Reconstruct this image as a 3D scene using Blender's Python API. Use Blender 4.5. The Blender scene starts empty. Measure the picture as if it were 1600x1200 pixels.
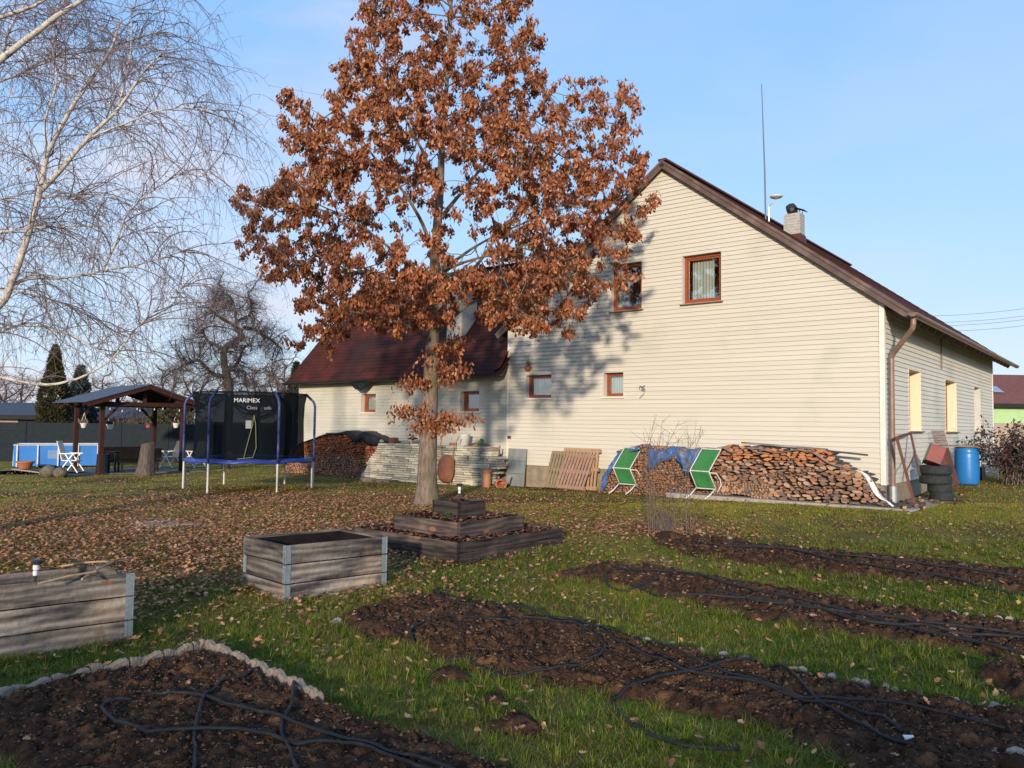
import bpy, math, random
import numpy as np
from mathutils import Matrix, Vector
random.seed(7); RNG=np.random.default_rng(11)
sc=bpy.context.scene; COL=sc.collection
PI=math.pi
# ------------------------------------------------------------------ camera, sky, sun, exposure
F_PX,PITCH,ROLL,YAW=1228.45,0.05148596,0.01264725,0.67826908
EYE=np.array([0,0,1.9])
_f=np.array([0,math.cos(PITCH),math.sin(PITCH)]); _u=np.array([0,-math.sin(PITCH),math.cos(PITCH)]); _x=np.array([1.,0,0])
CX=math.cos(ROLL)*_x+math.sin(ROLL)*_u; CU=-math.sin(ROLL)*_x+math.cos(ROLL)*_u
cam=bpy.data.objects.new('camera',bpy.data.cameras.new('camera')); COL.objects.link(cam)
cam.data.sensor_width=36; cam.data.lens=F_PX/1600*36; cam.data.clip_end=3000; cam.data.clip_start=.05
M=Matrix.Identity(4)
for i in range(3): M[i][0]=CX[i]; M[i][1]=CU[i]; M[i][2]=-_f[i]; M[i][3]=EYE[i]
cam.matrix_world=M; sc.camera=cam
SUN_DIR=Vector((-.15,-.985,math.tan(math.radians(11)))).normalized()
sun=bpy.data.objects.new('sun',bpy.data.lights.new('sun','SUN')); COL.objects.link(sun)
sun.data.energy=2.7; sun.data.angle=math.radians(2.2); sun.data.color=(1,.86,.68)
sun.rotation_euler=SUN_DIR.to_track_quat('Z','Y').to_euler(); sun.location=(-5,-20,15)
w=bpy.data.worlds.new('World'); sc.world=w; w.use_nodes=True
nt=w.node_tree; nt.nodes.clear(); N=nt.nodes.new; Lk=nt.links.new
sky=N('ShaderNodeTexSky'); sky.sky_type='NISHITA'; sky.sun_disc=False
sky.sun_elevation=math.radians(11); sky.sun_rotation=math.atan2(SUN_DIR.x,SUN_DIR.y)
sky.air_density=1.0; sky.dust_density=.6; sky.ozone_density=1.5; sky.altitude=300
bg=N('ShaderNodeBackground'); bg.inputs[1].default_value=.15
out=N('ShaderNodeOutputWorld')
tc=N('ShaderNodeTexCoord'); mp=N('ShaderNodeMapping'); mp.inputs['Scale'].default_value=(1.4,1.4,4.2); mp.inputs['Location'].default_value=(.35,.2,.1)
nz=N('ShaderNodeTexNoise'); nz.inputs['Scale'].default_value=2.1; nz.inputs['Detail'].default_value=7; nz.inputs['Roughness'].default_value=.5; nz.inputs['Distortion'].default_value=.3
cr=N('ShaderNodeValToRGB'); cr.color_ramp.elements[0].position=.42; cr.color_ramp.elements[1].position=.72
cr.color_ramp.elements[0].color=(0,0,0,1); cr.color_ramp.elements[1].color=(.5,.5,.5,1)
mx=N('ShaderNodeMixRGB'); mx.inputs[2].default_value=(3.3,3.3,3.7,1)
Lk(tc.outputs['Generated'],mp.inputs[0]); Lk(mp.outputs[0],nz.inputs[0]); Lk(nz.outputs[0],cr.inputs[0]); mr_=N('ShaderNodeMapRange'); mr_.inputs[1].default_value=.05; mr_.inputs[2].default_value=-.45; mr_.inputs[3].default_value=.35; mr_.inputs[4].default_value=1.9; sx2=N('ShaderNodeSeparateXYZ'); Lk(tc.outputs['Generated'],sx2.inputs[0]); Lk(sx2.outputs[0],mr_.inputs[0]); ml_=N('ShaderNodeMath'); ml_.operation='MULTIPLY'; ml_.use_clamp=True; Lk(cr.outputs[0],ml_.inputs[0]); Lk(mr_.outputs[0],ml_.inputs[1]); Lk(ml_.outputs[0],mx.inputs[0])
sxyz=N('ShaderNodeSeparateXYZ'); Lk(tc.outputs['Generated'],sxyz.inputs[0]); vr=N('ShaderNodeValToRGB'); vr.color_ramp.elements[0].position=0.; vr.color_ramp.elements[0].color=(.62,.72,.88,1); vr.color_ramp.elements[1].position=.62; vr.color_ramp.elements[1].color=(.20,.47,.98,1)
e_=vr.color_ramp.elements.new(.22); e_.color=(.42,.66,1.0,1)
Lk(sxyz.outputs[2],vr.inputs[0]); vs_=N('ShaderNodeVectorMath'); vs_.operation='SCALE'; vs_.inputs['Scale'].default_value=4.5; Lk(vr.outputs[0],vs_.inputs[0])
veil=N('ShaderNodeMixRGB'); veil.inputs[0].default_value=.85; Lk(sky.outputs[0],veil.inputs[1]); Lk(vs_.outputs[0],veil.inputs[2]); Lk(veil.outputs[0],mx.inputs[1]); Lk(mx.outputs[0],bg.inputs[0]); Lk(bg.outputs[0],out.inputs[0])
sc.view_settings.view_transform='Standard'; sc.view_settings.look='None'; sc.view_settings.gamma=1; sc.view_settings.exposure=.72
sc.cycles.max_bounces=6; sc.cycles.transparent_max_bounces=12; sc.cycles.use_denoising=True
# ------------------------------------------------------------------ geometry of the place: pixel rays to world points
def cl(v,a,b): return min(max(v,a),b)
def zg(x,y):
    t=cl((y-7)/8,0,1); s=t*t*(3-2*t)
    a=cl((x-8.5)/4,0,1); b=cl((y-16)/6,0,1)
    return s*(.215+.012*cl(x,-5,14)-.014*cl(y-17,0,8))+.2*a*a*(3-2*a)*b*b*(3-2*b)
def zgv(x,y):
    t=np.clip((y-7)/8,0,1); s=t*t*(3-2*t)
    a=np.clip((x-8.5)/4,0,1); b=np.clip((y-16)/6,0,1)
    return s*(.215+.012*np.clip(x,-5,14)-.014*np.clip(y-17,0,8))+.2*a*a*(3-2*a)*b*b*(3-2*b)
def ray(px,py): return CX*(px-800)+CU*(600-py)+_f*F_PX
def G(px,py,z=None):
    d=ray(px,py)
    if z is not None: return EYE+((z-1.9)/d[2])*d
    t=1.9/-d[2]
    for _ in range(150):
        q=EYE+t*d; t=.5*t+.5*(zg(q[0],q[1])-1.9)/d[2]
    return EYE+t*d
def DP(px,py,y): d=ray(px,py); return EYE+d*(y/d[1])
HA=np.array([7.883,16.645,0]); HU=np.array([-math.cos(YAW),math.sin(YAW),0]); HV=np.array([math.sin(YAW),math.cos(YAW),0])
def HW(x,y,z=0): return HA-x*HU+y*HV+np.array([0,0,z])
def HL(q): d=np.array(q)-HA; return np.array([-(d@HU),d@HV,q[2]])
def YP(px,py,y):      # point of the pixel's ray on the plane y metres behind the gable wall, in house coordinates
    n=HV; p=HA+HV*y; d=ray(px,py); return HL(EYE+d*(((p-EYE)@n)/(d@n)))
def XP(px,py,x):
    n=HU; p=HA-HU*x; d=ray(px,py); return HL(EYE+d*(((p-EYE)@n)/(d@n)))
# ------------------------------------------------------------------ mesh helpers
class MB:
    def __init__(s,mp=None): s.v=[];s.f=[];s.m=[];s.mp=mp
    def add(s,vs,fs,mi=0):
        b=len(s.v); s.v+= [tuple(map(float,p)) for p in vs]; s.f+=[tuple(i+b for i in f) for f in fs]; s.m+=[mi]*len(fs); return s
    def box(s,x0,x1,y0,y1,z0,z1,mi=0,T=None):
        vs=[(x,y,z) for z in (z0,z1) for y in (y0,y1) for x in (x0,x1)]
        if T is not None: vs=[tuple(T@Vector(p)) for p in vs]
        return s.add(vs,[(0,2,3,1),(4,5,7,6),(0,1,5,4),(2,6,7,3),(0,4,6,2),(1,3,7,5)],mi)
    def bar(s,a,b,w,h,mi=0,up=(0,0,1)):
        a=Vector(a);b=Vector(b);t=(b-a).normalized();u=Vector(up)
        if abs(t.dot(u))>.95:u=Vector((0,1,0))
        sx=t.cross(u).normalized();uu=sx.cross(t)
        vs=[tuple(p+sx*i*w/2+uu*j*h/2) for p in (a,b) for i,j in((-1,-1),(1,-1),(1,1),(-1,1))]
        return s.add(vs,[(3,2,1,0),(4,5,6,7),(0,1,5,4),(1,2,6,5),(2,3,7,6),(3,0,4,7)],mi)
    def tube(s,pts,r,n=8,mi=0,cap=True):
        P=np.array(pts,float)[None]; K=P.shape[1]
        R=np.broadcast_to(np.array(r,float),(K,))[None]
        V,Fc=tubes(P,R,n); fs=[tuple(q) for q in Fc]
        if cap: fs+=[tuple(range(n))[::-1],tuple(range((K-1)*n,K*n))]
        return s.add(V,fs,mi)
    def lathe(s,prof,n=20,c=(0,0,0),mi=0,T=None):
        vs=[];
        for r,z in prof:
            for k in range(n):
                a=2*PI*k/n; p=Vector((c[0]+r*math.cos(a),c[1]+r*math.sin(a),c[2]+z)); vs.append(tuple(T@p) if T is not None else tuple(p))
        fs=[]
        for i in range(len(prof)-1):
            for k in range(n):
                k2=(k+1)%n; fs.append((i*n+k,i*n+k2,(i+1)*n+k2,(i+1)*n+k))
        if prof[0][0]>1e-4: fs.append(tuple(range(n))[::-1])
        if prof[-1][0]>1e-4: fs.append(tuple((len(prof)-1)*n+k for k in range(n)))
        return s.add(vs,fs,mi)
    def build(s,name,mats,parent=None,smooth=False,bevel=0,loc=None,rot=None):
        if not isinstance(mats,(list,tuple)): mats=[mats]
        vs=[s.mp(*p) for p in s.v] if s.mp else s.v
        me=bpy.data.meshes.new(name); me.from_pydata(vs,[],s.f); me.validate()
        for m in mats: me.materials.append(m)
        if len(mats)>1 and len(me.polygons)==len(s.m): me.polygons.foreach_set('material_index',s.m)
        if smooth: me.polygons.foreach_set('use_smooth',[True]*len(me.polygons))
        o=bpy.data.objects.new(name,me); COL.objects.link(o)
        if parent is not None: o.parent=parent
        if loc is not None: o.location=loc
        if rot is not None: o.rotation_euler=rot
        if bevel:
            b=o.modifiers.new('bevel','BEVEL'); b.width=bevel; b.segments=1; b.limit_method='ANGLE'
        return o
def tubes(P,R,n):
    T=np.gradient(P,axis=1); T/=np.linalg.norm(T,axis=2,keepdims=True)+1e-9
    mean=P[:,-1]-P[:,0]; mean/=np.linalg.norm(mean,axis=1,keepdims=True)+1e-9
    ref=np.where(np.abs(mean[:,2:3])>.8,np.array([[1.,0,0]]),np.array([[0,0,1.]]))[:,None,:]
    B=np.cross(T,ref); B/=np.linalg.norm(B,axis=2,keepdims=True)+1e-9; Nn=np.cross(B,T)
    a=np.arange(n)*2*PI/n
    ring=B[:,:,None,:]*np.cos(a)[None,None,:,None]+Nn[:,:,None,:]*np.sin(a)[None,None,:,None]
    V=(P[:,:,None,:]+ring*R[:,:,None,None]).reshape(-1,3)
    N_,K=P.shape[:2]
    k=np.arange(n);k2=(k+1)%n
    base=np.arange(N_)[:,None,None]*K*n+np.arange(K-1)[None,:,None]*n
    Fc=np.stack([base+k,base+k2,base+n+k2,base+n+k],-1).reshape(-1,4)
    return V,Fc
def npmesh(name,V,Fs,mat,parent=None,col=None,smooth=False):
    # Fs: list of (M,k) index arrays
    me=bpy.data.meshes.new(name); V=np.asarray(V,np.float32)
    me.vertices.add(len(V)); me.vertices.foreach_set('co',V.ravel())
    nl=sum(f.size for f in Fs); npoly=sum(len(f) for f in Fs)
    me.loops.add(nl); me.loops.foreach_set('vertex_index',np.concatenate([f.ravel() for f in Fs]).astype(np.int32))
    tot=np.concatenate([np.full(len(f),f.shape[1]) for f in Fs]); st=np.concatenate([[0],np.cumsum(tot)[:-1]])
    me.polygons.add(npoly); me.polygons.foreach_set('loop_start',st.astype(np.int32)); me.polygons.foreach_set('loop_total',tot.astype(np.int32))
    if smooth: me.polygons.foreach_set('use_smooth',np.ones(npoly,bool))
    if col is not None:
        c=me.attributes.new('Col','FLOAT_COLOR','POINT'); cc=np.ones((len(V),4),np.float32); cc[:,:3]=col; c.data.foreach_set('color',cc.ravel())
    me.update(calc_edges=True)
    for m in (mat if isinstance(mat,(list,tuple)) else [mat]): me.materials.append(m)
    o=bpy.data.objects.new(name,me); COL.objects.link(o)
    if parent is not None: o.parent=parent
    return o
def tag(o,label=None,cat=None,group=None,kind=None):
    if label:o['label']=label
    if cat:o['category']=cat
    if group:o['group']=group
    if kind:o['kind']=kind
    return o
def thing(name,label,cat,loc=(0,0,0),rotz=0,group=None):
    o=bpy.data.objects.new(name,None); COL.objects.link(o); o.location=tuple(map(float,loc)); o.rotation_euler=(0,0,rotz); o.empty_display_size=.2
    return tag(o,label,cat,group)
def copy_tree(o,parent=None):
    c=o.copy(); COL.objects.link(c)
    if parent is not None: c.parent=parent
    for ch in list(o.children): copy_tree(ch,c)
    return c
# ------------------------------------------------------------------ materials
def mat(name,c1,c2=None,scale=5,rough=.7,bump=0,bscale=None,stretch=(1,1,1),metal=0,detail=5,attr=False,spec=.4,lo=.35,hi=.65,c3=None,s3=1.,t3=(.5,.7),coord='Object',trans=0,orand=False,knots=False,grain=0):
    m=bpy.data.materials.new(name); m.use_nodes=True; nt=m.node_tree; N=nt.nodes.new; L=nt.links.new
    b=nt.nodes['Principled BSDF']; b.inputs['Roughness'].default_value=rough; b.inputs['Metallic'].default_value=metal
    b.inputs['Specular IOR Level'].default_value=spec
    tc=N('ShaderNodeTexCoord'); mp=N('ShaderNodeMapping'); mp.inputs['Scale'].default_value=stretch; L(tc.outputs[coord],mp.inputs[0])
    src=None
    if c2 is not None:
        n=N('ShaderNodeTexNoise'); n.inputs['Scale'].default_value=scale; n.inputs['Detail'].default_value=detail; n.inputs['Roughness'].default_value=.6; L(mp.outputs[0],n.inputs[0])
        r=N('ShaderNodeValToRGB'); r.color_ramp.elements[0].position=lo; r.color_ramp.elements[1].position=hi
        r.color_ramp.elements[0].color=(*c1,1); r.color_ramp.elements[1].color=(*c2,1); L(n.outputs[0],r.inputs[0]); src=r.outputs[0]
    if c3 is not None:
        n=N('ShaderNodeTexNoise'); n.inputs['Scale'].default_value=s3; n.inputs['Detail'].default_value=4; L(tc.outputs[coord],n.inputs[0])
        r=N('ShaderNodeValToRGB'); r.color_ramp.elements[0].position=t3[0]; r.color_ramp.elements[1].position=t3[1]
        r.color_ramp.elements[0].color=(0,0,0,1);r.color_ramp.elements[1].color=(1,1,1,1); L(n.outputs[0],r.inputs[0])
        x=N('ShaderNodeMixRGB'); L(r.outputs[0],x.inputs[0])
        if src is None: x.inputs[1].default_value=(*c1,1)
        else: L(src,x.inputs[1])
        x.inputs[2].default_value=(*c3,1); src=x.outputs[0]
    if attr:
        a=N('ShaderNodeAttribute'); a.attribute_name='Col'
        if src is None: src=a.outputs['Color']
        else:
            x=N('ShaderNodeMixRGB'); x.blend_type='MULTIPLY'; x.inputs[0].default_value=1; L(src,x.inputs[1]); L(a.outputs['Color'],x.inputs[2]); src=x.outputs[0]
    if knots:
        m2=N('ShaderNodeMapping'); m2.inputs['Scale'].default_value=(1.9,1.9,4.2); L(mp.outputs[0],m2.inputs[0]); mp.inputs['Scale'].default_value=(1,1,1); m3=N('ShaderNodeMapping'); m3.inputs['Scale'].default_value=stretch; L(mp.outputs[0],m3.inputs[0])
        n0=[q for q in nt.nodes if q.type=='TEX_NOISE'][0]
        for l in list(nt.links):
            if l.from_node==mp and l.to_node.type=='TEX_NOISE': t_=l.to_socket; nt.links.remove(l); L(m3.outputs[0],t_)
        if grain:
            mg=N('ShaderNodeMapping'); mg.inputs['Scale'].default_value=(.16,1,1); L(mp.outputs[0],mg.inputs[0]); wv=N('ShaderNodeTexWave'); wv.bands_direction='Z'; wv.inputs['Scale'].default_value=4.2; wv.inputs['Distortion'].default_value=13; wv.inputs['Detail'].default_value=3; wv.inputs['Detail Scale'].default_value=.7; L(mg.outputs[0],wv.inputs[0]); mr=N('ShaderNodeMapRange'); mr.inputs[3].default_value=1-grain; mr.inputs[4].default_value=1.12; L(wv.outputs['Fac'],mr.inputs[0]); x=N('ShaderNodeVectorMath'); x.operation='SCALE'; L(src,x.inputs[0]); L(mr.outputs[0],x.inputs['Scale']); src=x.outputs[0]
        v=N('ShaderNodeTexVoronoi'); v.inputs['Scale'].default_value=1.; L(m2.outputs[0],v.inputs['Vector']); r=N('ShaderNodeValToRGB'); r.color_ramp.elements[0].position=.10; r.color_ramp.elements[0].color=(1,1,1,1); r.color_ramp.elements[1].position=.16; r.color_ramp.elements[1].color=(0,0,0,1); L(v.outputs['Distance'],r.inputs[0])
        x=N('ShaderNodeMixRGB'); L(r.outputs[0],x.inputs[0]); L(src,x.inputs[1]); x.inputs[2].default_value=(.20,.11,.055,1); src=x.outputs[0]
    if orand:
        oi=N('ShaderNodeObjectInfo'); mr=N('ShaderNodeMapRange'); mr.inputs[3].default_value=.62; mr.inputs[4].default_value=1.3; L(oi.outputs['Random'],mr.inputs[0]); x=N('ShaderNodeVectorMath'); x.operation='SCALE'; L(src,x.inputs[0]); L(mr.outputs[0],x.inputs['Scale']); src=x.outputs[0]
        ad=N('ShaderNodeVectorMath'); ad.operation='ADD'; L(tc.outputs[coord],ad.inputs[0]); sc_=N('ShaderNodeVectorMath'); sc_.operation='SCALE'; sc_.inputs[0].default_value=(9,5,7); L(oi.outputs['Random'],sc_.inputs['Scale']); L(sc_.outputs[0],ad.inputs[1]); L(ad.outputs[0],mp.inputs[0])
    if src is None: b.inputs['Base Color'].default_value=(*c1,1)
    else: L(src,b.inputs['Base Color'])
    if bump:
        n=N('ShaderNodeTexNoise'); n.inputs['Scale'].default_value=bscale or scale*3; n.inputs['Detail'].default_value=6; L(mp.outputs[0],n.inputs[0])
        bb=N('ShaderNodeBump'); bb.inputs['Strength'].default_value=bump; bb.inputs['Distance'].default_value=.02; L(n.outputs[0],bb.inputs['Height']); L(bb.outputs[0],b.inputs['Normal'])
    if trans:
        ou=nt.nodes['Material Output']; td=N('ShaderNodeBsdfTranslucent')
        if src is not None: L(src,td.inputs[0])
        else: td.inputs[0].default_value=(*c1,1)
        x=N('ShaderNodeMixShader'); x.inputs[0].default_value=trans; L(b.outputs[0],x.inputs[1]); L(td.outputs[0],x.inputs[2]); L(x.outputs[0],ou.inputs[0])
    return m
def rmat(name,cols,rough=.8,bump=.4,scale=8,stretch=(1,1,1)):
    # one material whose tint differs from object to object
    m=mat(name,cols[0],tuple(c*.75 for c in cols[0]),scale=scale,rough=rough,bump=bump,stretch=stretch)
    nt=m.node_tree; oi=nt.nodes.new('ShaderNodeObjectInfo'); r=nt.nodes.new('ShaderNodeValToRGB'); r.color_ramp.interpolation='CONSTANT'
    r.color_ramp.elements.remove(r.color_ramp.elements[1]); r.color_ramp.elements[0].color=(*cols[0],1)
    for i,c in enumerate(cols[1:],1): e=r.color_ramp.elements.new(i/len(cols)); e.color=(*c,1)
    nt.links.new(oi.outputs['Random'],r.inputs[0])
    b=nt.nodes['Principled BSDF']; n=nt.nodes.new('ShaderNodeTexNoise'); n.inputs['Scale'].default_value=scale
    tcn=[q for q in nt.nodes if q.type=='MAPPING'][0]; nt.links.new(tcn.outputs[0],n.inputs[0])
    mr=nt.nodes.new('ShaderNodeMapRange'); mr.inputs[1].default_value=.3; mr.inputs[2].default_value=.7; mr.inputs[3].default_value=.65; mr.inputs[4].default_value=1.2; nt.links.new(n.outputs[0],mr.inputs[0])
    x=nt.nodes.new('ShaderNodeVectorMath'); x.operation='SCALE'; nt.links.new(r.outputs[0],x.inputs[0]); nt.links.new(mr.outputs[0],x.inputs['Scale']); nt.links.new(x.outputs[0],b.inputs['Base Color'])
    return m
MT={}
def D(k,*a,**kw): MT[k]=mat(k,*a,**kw)
D('siding_old',(.58,.545,.45),(.53,.495,.405),scale=1.0,rough=.7,stretch=(.25,.25,9.26),c3=(.38,.38,.30),s3=.8,t3=(.48,.75))
D('siding',(.635,.59,.495),(.585,.54,.45),scale=1.0,rough=.6,stretch=(.25,.25,9.26),c3=(.46,.44,.35),s3=.6,t3=(.56,.80))
D('white_trim',(.78,.75,.67),(.70,.67,.58),scale=4,rough=.5)
D('jamb',(.62,.59,.52),(.55,.52,.45),scale=3,rough=.7)
D('board_yellow',(.78,.67,.48),(.72,.60,.42),scale=3,rough=.7,stretch=(6,6,.6))
D('brown_paint',(.14,.09,.075),(.10,.065,.055),scale=6,rough=.45,c3=(.22,.15,.12),s3=3)
D('gutter_brown',(.20,.115,.085),(.26,.17,.13),scale=5,rough=.4,metal=.1)
D('roof_red',(.105,.027,.018),(.050,.017,.013),scale=2.2,spec=.1,rough=.85,bump=.3,bscale=40,c3=(.03,.02,.018),s3=.5,t3=(.45,.75))
D('roof_metal',(.12,.045,.038),(.085,.034,.03),scale=3,rough=.7,spec=.2,bump=.15,bscale=30)
D('plinth',(.34,.27,.18),(.22,.18,.13),scale=5,rough=.9,bump=.6,bscale=20)
D('win_frame',(.32,.085,.035),(.24,.06,.025),scale=6,rough=.4,stretch=(1,1,4))
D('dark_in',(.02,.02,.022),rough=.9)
D('curtain',(.60,.62,.53),(.45,.48,.40),scale=8,rough=.8,stretch=(3,3,.3))
D('chim_brick',(.46,.44,.40),(.34,.32,.29),scale=9,rough=.9,bump=.3)
D('galv',(.46,.52,.52),(.36,.42,.43),scale=25,rough=.42,metal=.75)
D('mast_grey',(.10,.11,.12),rough=.5)
D('zinc',(.55,.57,.58),(.42,.44,.45),scale=9,rough=.4,metal=.6)
D('black_metal',(.02,.02,.022),rough=.45)
D('grey_wood',(.29,.25,.215),(.065,.056,.054),scale=2.2,rough=.85,bump=1.2,bscale=12,stretch=(.5,4,4.5),c3=(.34,.26,.19),s3=1.7,t3=(.50,.72),detail=9,lo=.40,hi=.58,orand=True,knots=True,grain=.42,spec=.15)
D('grey_wood_end',(.24,.21,.185),(.13,.11,.10),scale=6,rough=.9)
D('gaz_dark',(.018,.013,.012),(.01,.008,.008),spec=.1)
D('dark_wood',(.115,.085,.073),(.036,.029,.027),scale=4,rough=.8,bump=.5,bscale=14,stretch=(.6,5,5),c3=(.15,.105,.085),s3=2.5,t3=(.5,.75),detail=7,orand=True,knots=True,grain=.4,spec=.15)
D('pallet_wood',(.42,.25,.17),(.28,.165,.12),scale=4,rough=.8,bump=.3,stretch=(5,5,.6))
D('pallet_green',(.22,.18,.09),(.30,.21,.13),scale=4,rough=.85,bump=.3,stretch=(5,5,.6))
D('pallet_new',(.48,.31,.18),(.36,.22,.13),scale=4,rough=.8,bump=.3,stretch=(5,5,.6))
D('concrete',(.42,.37,.31),(.30,.27,.23),scale=9,rough=.9,bump=.5,bscale=40)
D('kerb_stone',(.30,.225,.165),(.19,.145,.11),scale=14,rough=.95,bump=.8,bscale=50)
D('stone',(.34,.29,.23),(.22,.19,.155),scale=12,rough=.9,bump=.7,bscale=40)
D('grey_panel',(.25,.26,.26),(.18,.19,.19),scale=3,rough=.85,bump=.2,stretch=(2,2,.5))
D('terracotta',(.42,.15,.075),(.34,.115,.055),scale=6,rough=.7)
D('pipe_orange',(.42,.20,.11),(.36,.16,.085),scale=6,rough=.55)
D('rust',(.18,.075,.045),(.13,.05,.03),scale=9,rough=.8,bump=.4,bscale=40)
D('tarp_black',(.010,.012,.015),(.018,.02,.024),scale=8,rough=.5,spec=.25)
D('tarp_blue',(.03,.10,.30),(.06,.15,.36),scale=6,rough=.45,c3=(.18,.2,.25),s3=6,t3=(.5,.7))
D('sheet_grey',(.13,.125,.115),(.22,.2,.18),scale=5,rough=.8)
D('plastic_white',(.75,.74,.72),(.66,.64,.62),scale=4,rough=.4)
D('white_chair',(.80,.77,.70),rough=.45)
D('white_steel',(.72,.70,.66),(.6,.58,.54),scale=10,rough=.4)
D('green_fabric',(.05,.25,.07),(.035,.20,.055),scale=20,rough=.75,trans=.25)
D('blue_sleeve',(.02,.035,.15),(.06,.08,.22),scale=10,rough=.5)
D('blue_pad',(.025,.05,.27),(.02,.04,.20),scale=10,rough=.4)
D('mat_black',(.010,.010,.012),rough=.7,spec=.1)
D('letter',(.6,.6,.6),rough=.6); D('letter_dim',(.25,.26,.28),rough=.6)
D('rope',(.17,.17,.08),rough=.8)
D('blue_plastic',(.02,.19,.52),(.025,.16,.44),scale=2,rough=.35)
D('pool_blue',(.06,.25,.66),(.05,.20,.56),scale=2,rough=.35)
D('water',(.05,.2,.3),rough=.05)
D('tyre',(.018,.022,.024),(.03,.034,.036),scale=12,rough=.75,bump=.4,bscale=60)
D('red_metal',(.28,.07,.06),(.2,.06,.05),scale=5,rough=.6)
D('green_metal',(.03,.11,.07),rough=.6)
D('brown_wood',(.060,.024,.02),(.038,.016,.014),scale=5,rough=.7,stretch=(3,3,.5),spec=.15)
D('gaz_roof',(.05,.065,.085),(.07,.085,.11),scale=8,rough=.7,bump=.2)
D('fence_slat',(.011,.017,.022),(.016,.024,.030),scale=5,rough=.6,spec=.1)
D('patio',(.09,.10,.11),(.13,.14,.15),scale=10,rough=.85)
D('boulder',(.19,.15,.09),(.09,.08,.06),scale=9,rough=.95,bump=.6,bscale=30)
D('stump_bark',(.16,.12,.095),(.06,.048,.04),scale=9,rough=.95,bump=1,bscale=25,stretch=(3,3,.4))
D('oak_bark',(.27,.20,.15),(.115,.088,.068),scale=11,rough=.95,bump=1,bscale=26,stretch=(2.2,2.2,.45),c3=(.13,.12,.055),s3=1.3,t3=(.5,.68))
D('birch_bark',(.60,.55,.48),(.48,.42,.36),scale=12,rough=.8,bump=.3,c3=(.10,.08,.07),s3=7,t3=(.60,.72))
D('birch_twig',(.21,.145,.13),rough=.8)
D('willow_bark',(.075,.062,.05),(.04,.034,.03),scale=12,rough=.95)
D('willow_twig',(.075,.052,.048),rough=.8)
D('bare_twig',(.17,.12,.105),rough=.9)
D('hazel_stem',(.20,.14,.10),(.13,.09,.07),scale=20,rough=.85)
D('soil_crumb',(1,1,1),attr=True,rough=.95,spec=.05)
D('oak_leaf',(1,1,1),attr=True,rough=.8,trans=.3,spec=.12)
D('grass_blade',(1,1,1),attr=True,rough=.8,trans=.35,spec=.08)
D('fallen_leaf',(1,1,1),attr=True,rough=.9,trans=.12,spec=.08)
D('foliage',(1,1,1),attr=True,rough=.8,trans=.15,spec=.2)
D('soil',(.088,.046,.027),(.032,.018,.012),scale=14,rough=.95,bump=1,bscale=70,c3=(.17,.082,.038),s3=6,t3=(.54,.70),detail=9,spec=.06)
D('hose',(.018,.019,.021),(.045,.038,.032),scale=14,rough=.6,spec=.2,lo=.5,hi=.72)
D('lamp_black',(.03,.03,.035),rough=.4)
D('tan_wall',(.42,.33,.25),(.36,.28,.21),scale=2,rough=.9)
D('lime_wall',(.42,.62,.30),(.38,.57,.27),scale=2,rough=.9)
D('red_tile',(.20,.07,.05),(.15,.055,.04),scale=3,rough=.8,bump=.3)
D('dark_roof',(.05,.06,.075),(.035,.04,.05),scale=3,rough=.7)
D('block_tan',(.38,.27,.20),(.32,.23,.17),scale=3,rough=.9)
D('red_wall',(.10,.03,.035),(.07,.02,.025),scale=2,rough=.9)
D('wood_stuff',(1,1,1),attr=True,rough=.85,bump=.5,scale=8)
def glass(name,tint=(.9,.95,.95),thru=.55):
    m=bpy.data.materials.new(name); m.use_nodes=True; nt=m.node_tree; N=nt.nodes.new; L=nt.links.new; nt.nodes.remove(nt.nodes['Principled BSDF'])
    g=N('ShaderNodeBsdfGlossy'); g.inputs['Roughness'].default_value=.02; t=N('ShaderNodeBsdfTransparent'); t.inputs[0].default_value=(*tint,1)
    x=N('ShaderNodeMixShader'); x.inputs[0].default_value=.30; L(t.outputs[0],x.inputs[1]); L(g.outputs[0],x.inputs[2]); L(x.outputs[0],nt.nodes['Material Output'].inputs[0]); return m
MT['glass']=glass('window_glass')
def netmat(name,c,a):
    m=bpy.data.materials.new(name); m.use_nodes=True; nt=m.node_tree; N=nt.nodes.new; L=nt.links.new; b=nt.nodes['Principled BSDF']; b.inputs['Base Color'].default_value=(*c,1); b.inputs['Roughness'].default_value=.9; b.inputs['Specular IOR Level'].default_value=.05
    t=N('ShaderNodeBsdfTransparent'); x=N('ShaderNodeMixShader'); x.inputs[0].default_value=a; L(t.outputs[0],x.inputs[1]); L(b.outputs[0],x.inputs[2]); L(x.outputs[0],nt.nodes['Material Output'].inputs[0]); return m
MT['net']=netmat('safety_net',(.006,.009,.013),.82)
MT['log']=rmat('log_ends',[(.38,.19,.11),(.48,.27,.16),(.30,.17,.11),(.42,.21,.12),(.22,.16,.12),(.50,.33,.22),(.26,.13,.08),(.18,.13,.11)],scale=9)
MT['slab']=rmat('stack_slabs',[(.66,.60,.46),(.52,.47,.36),(.72,.66,.52),(.44,.41,.31),(.34,.33,.28),(.60,.50,.38)],scale=7)
MT['clod']=MT['soil']
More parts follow.
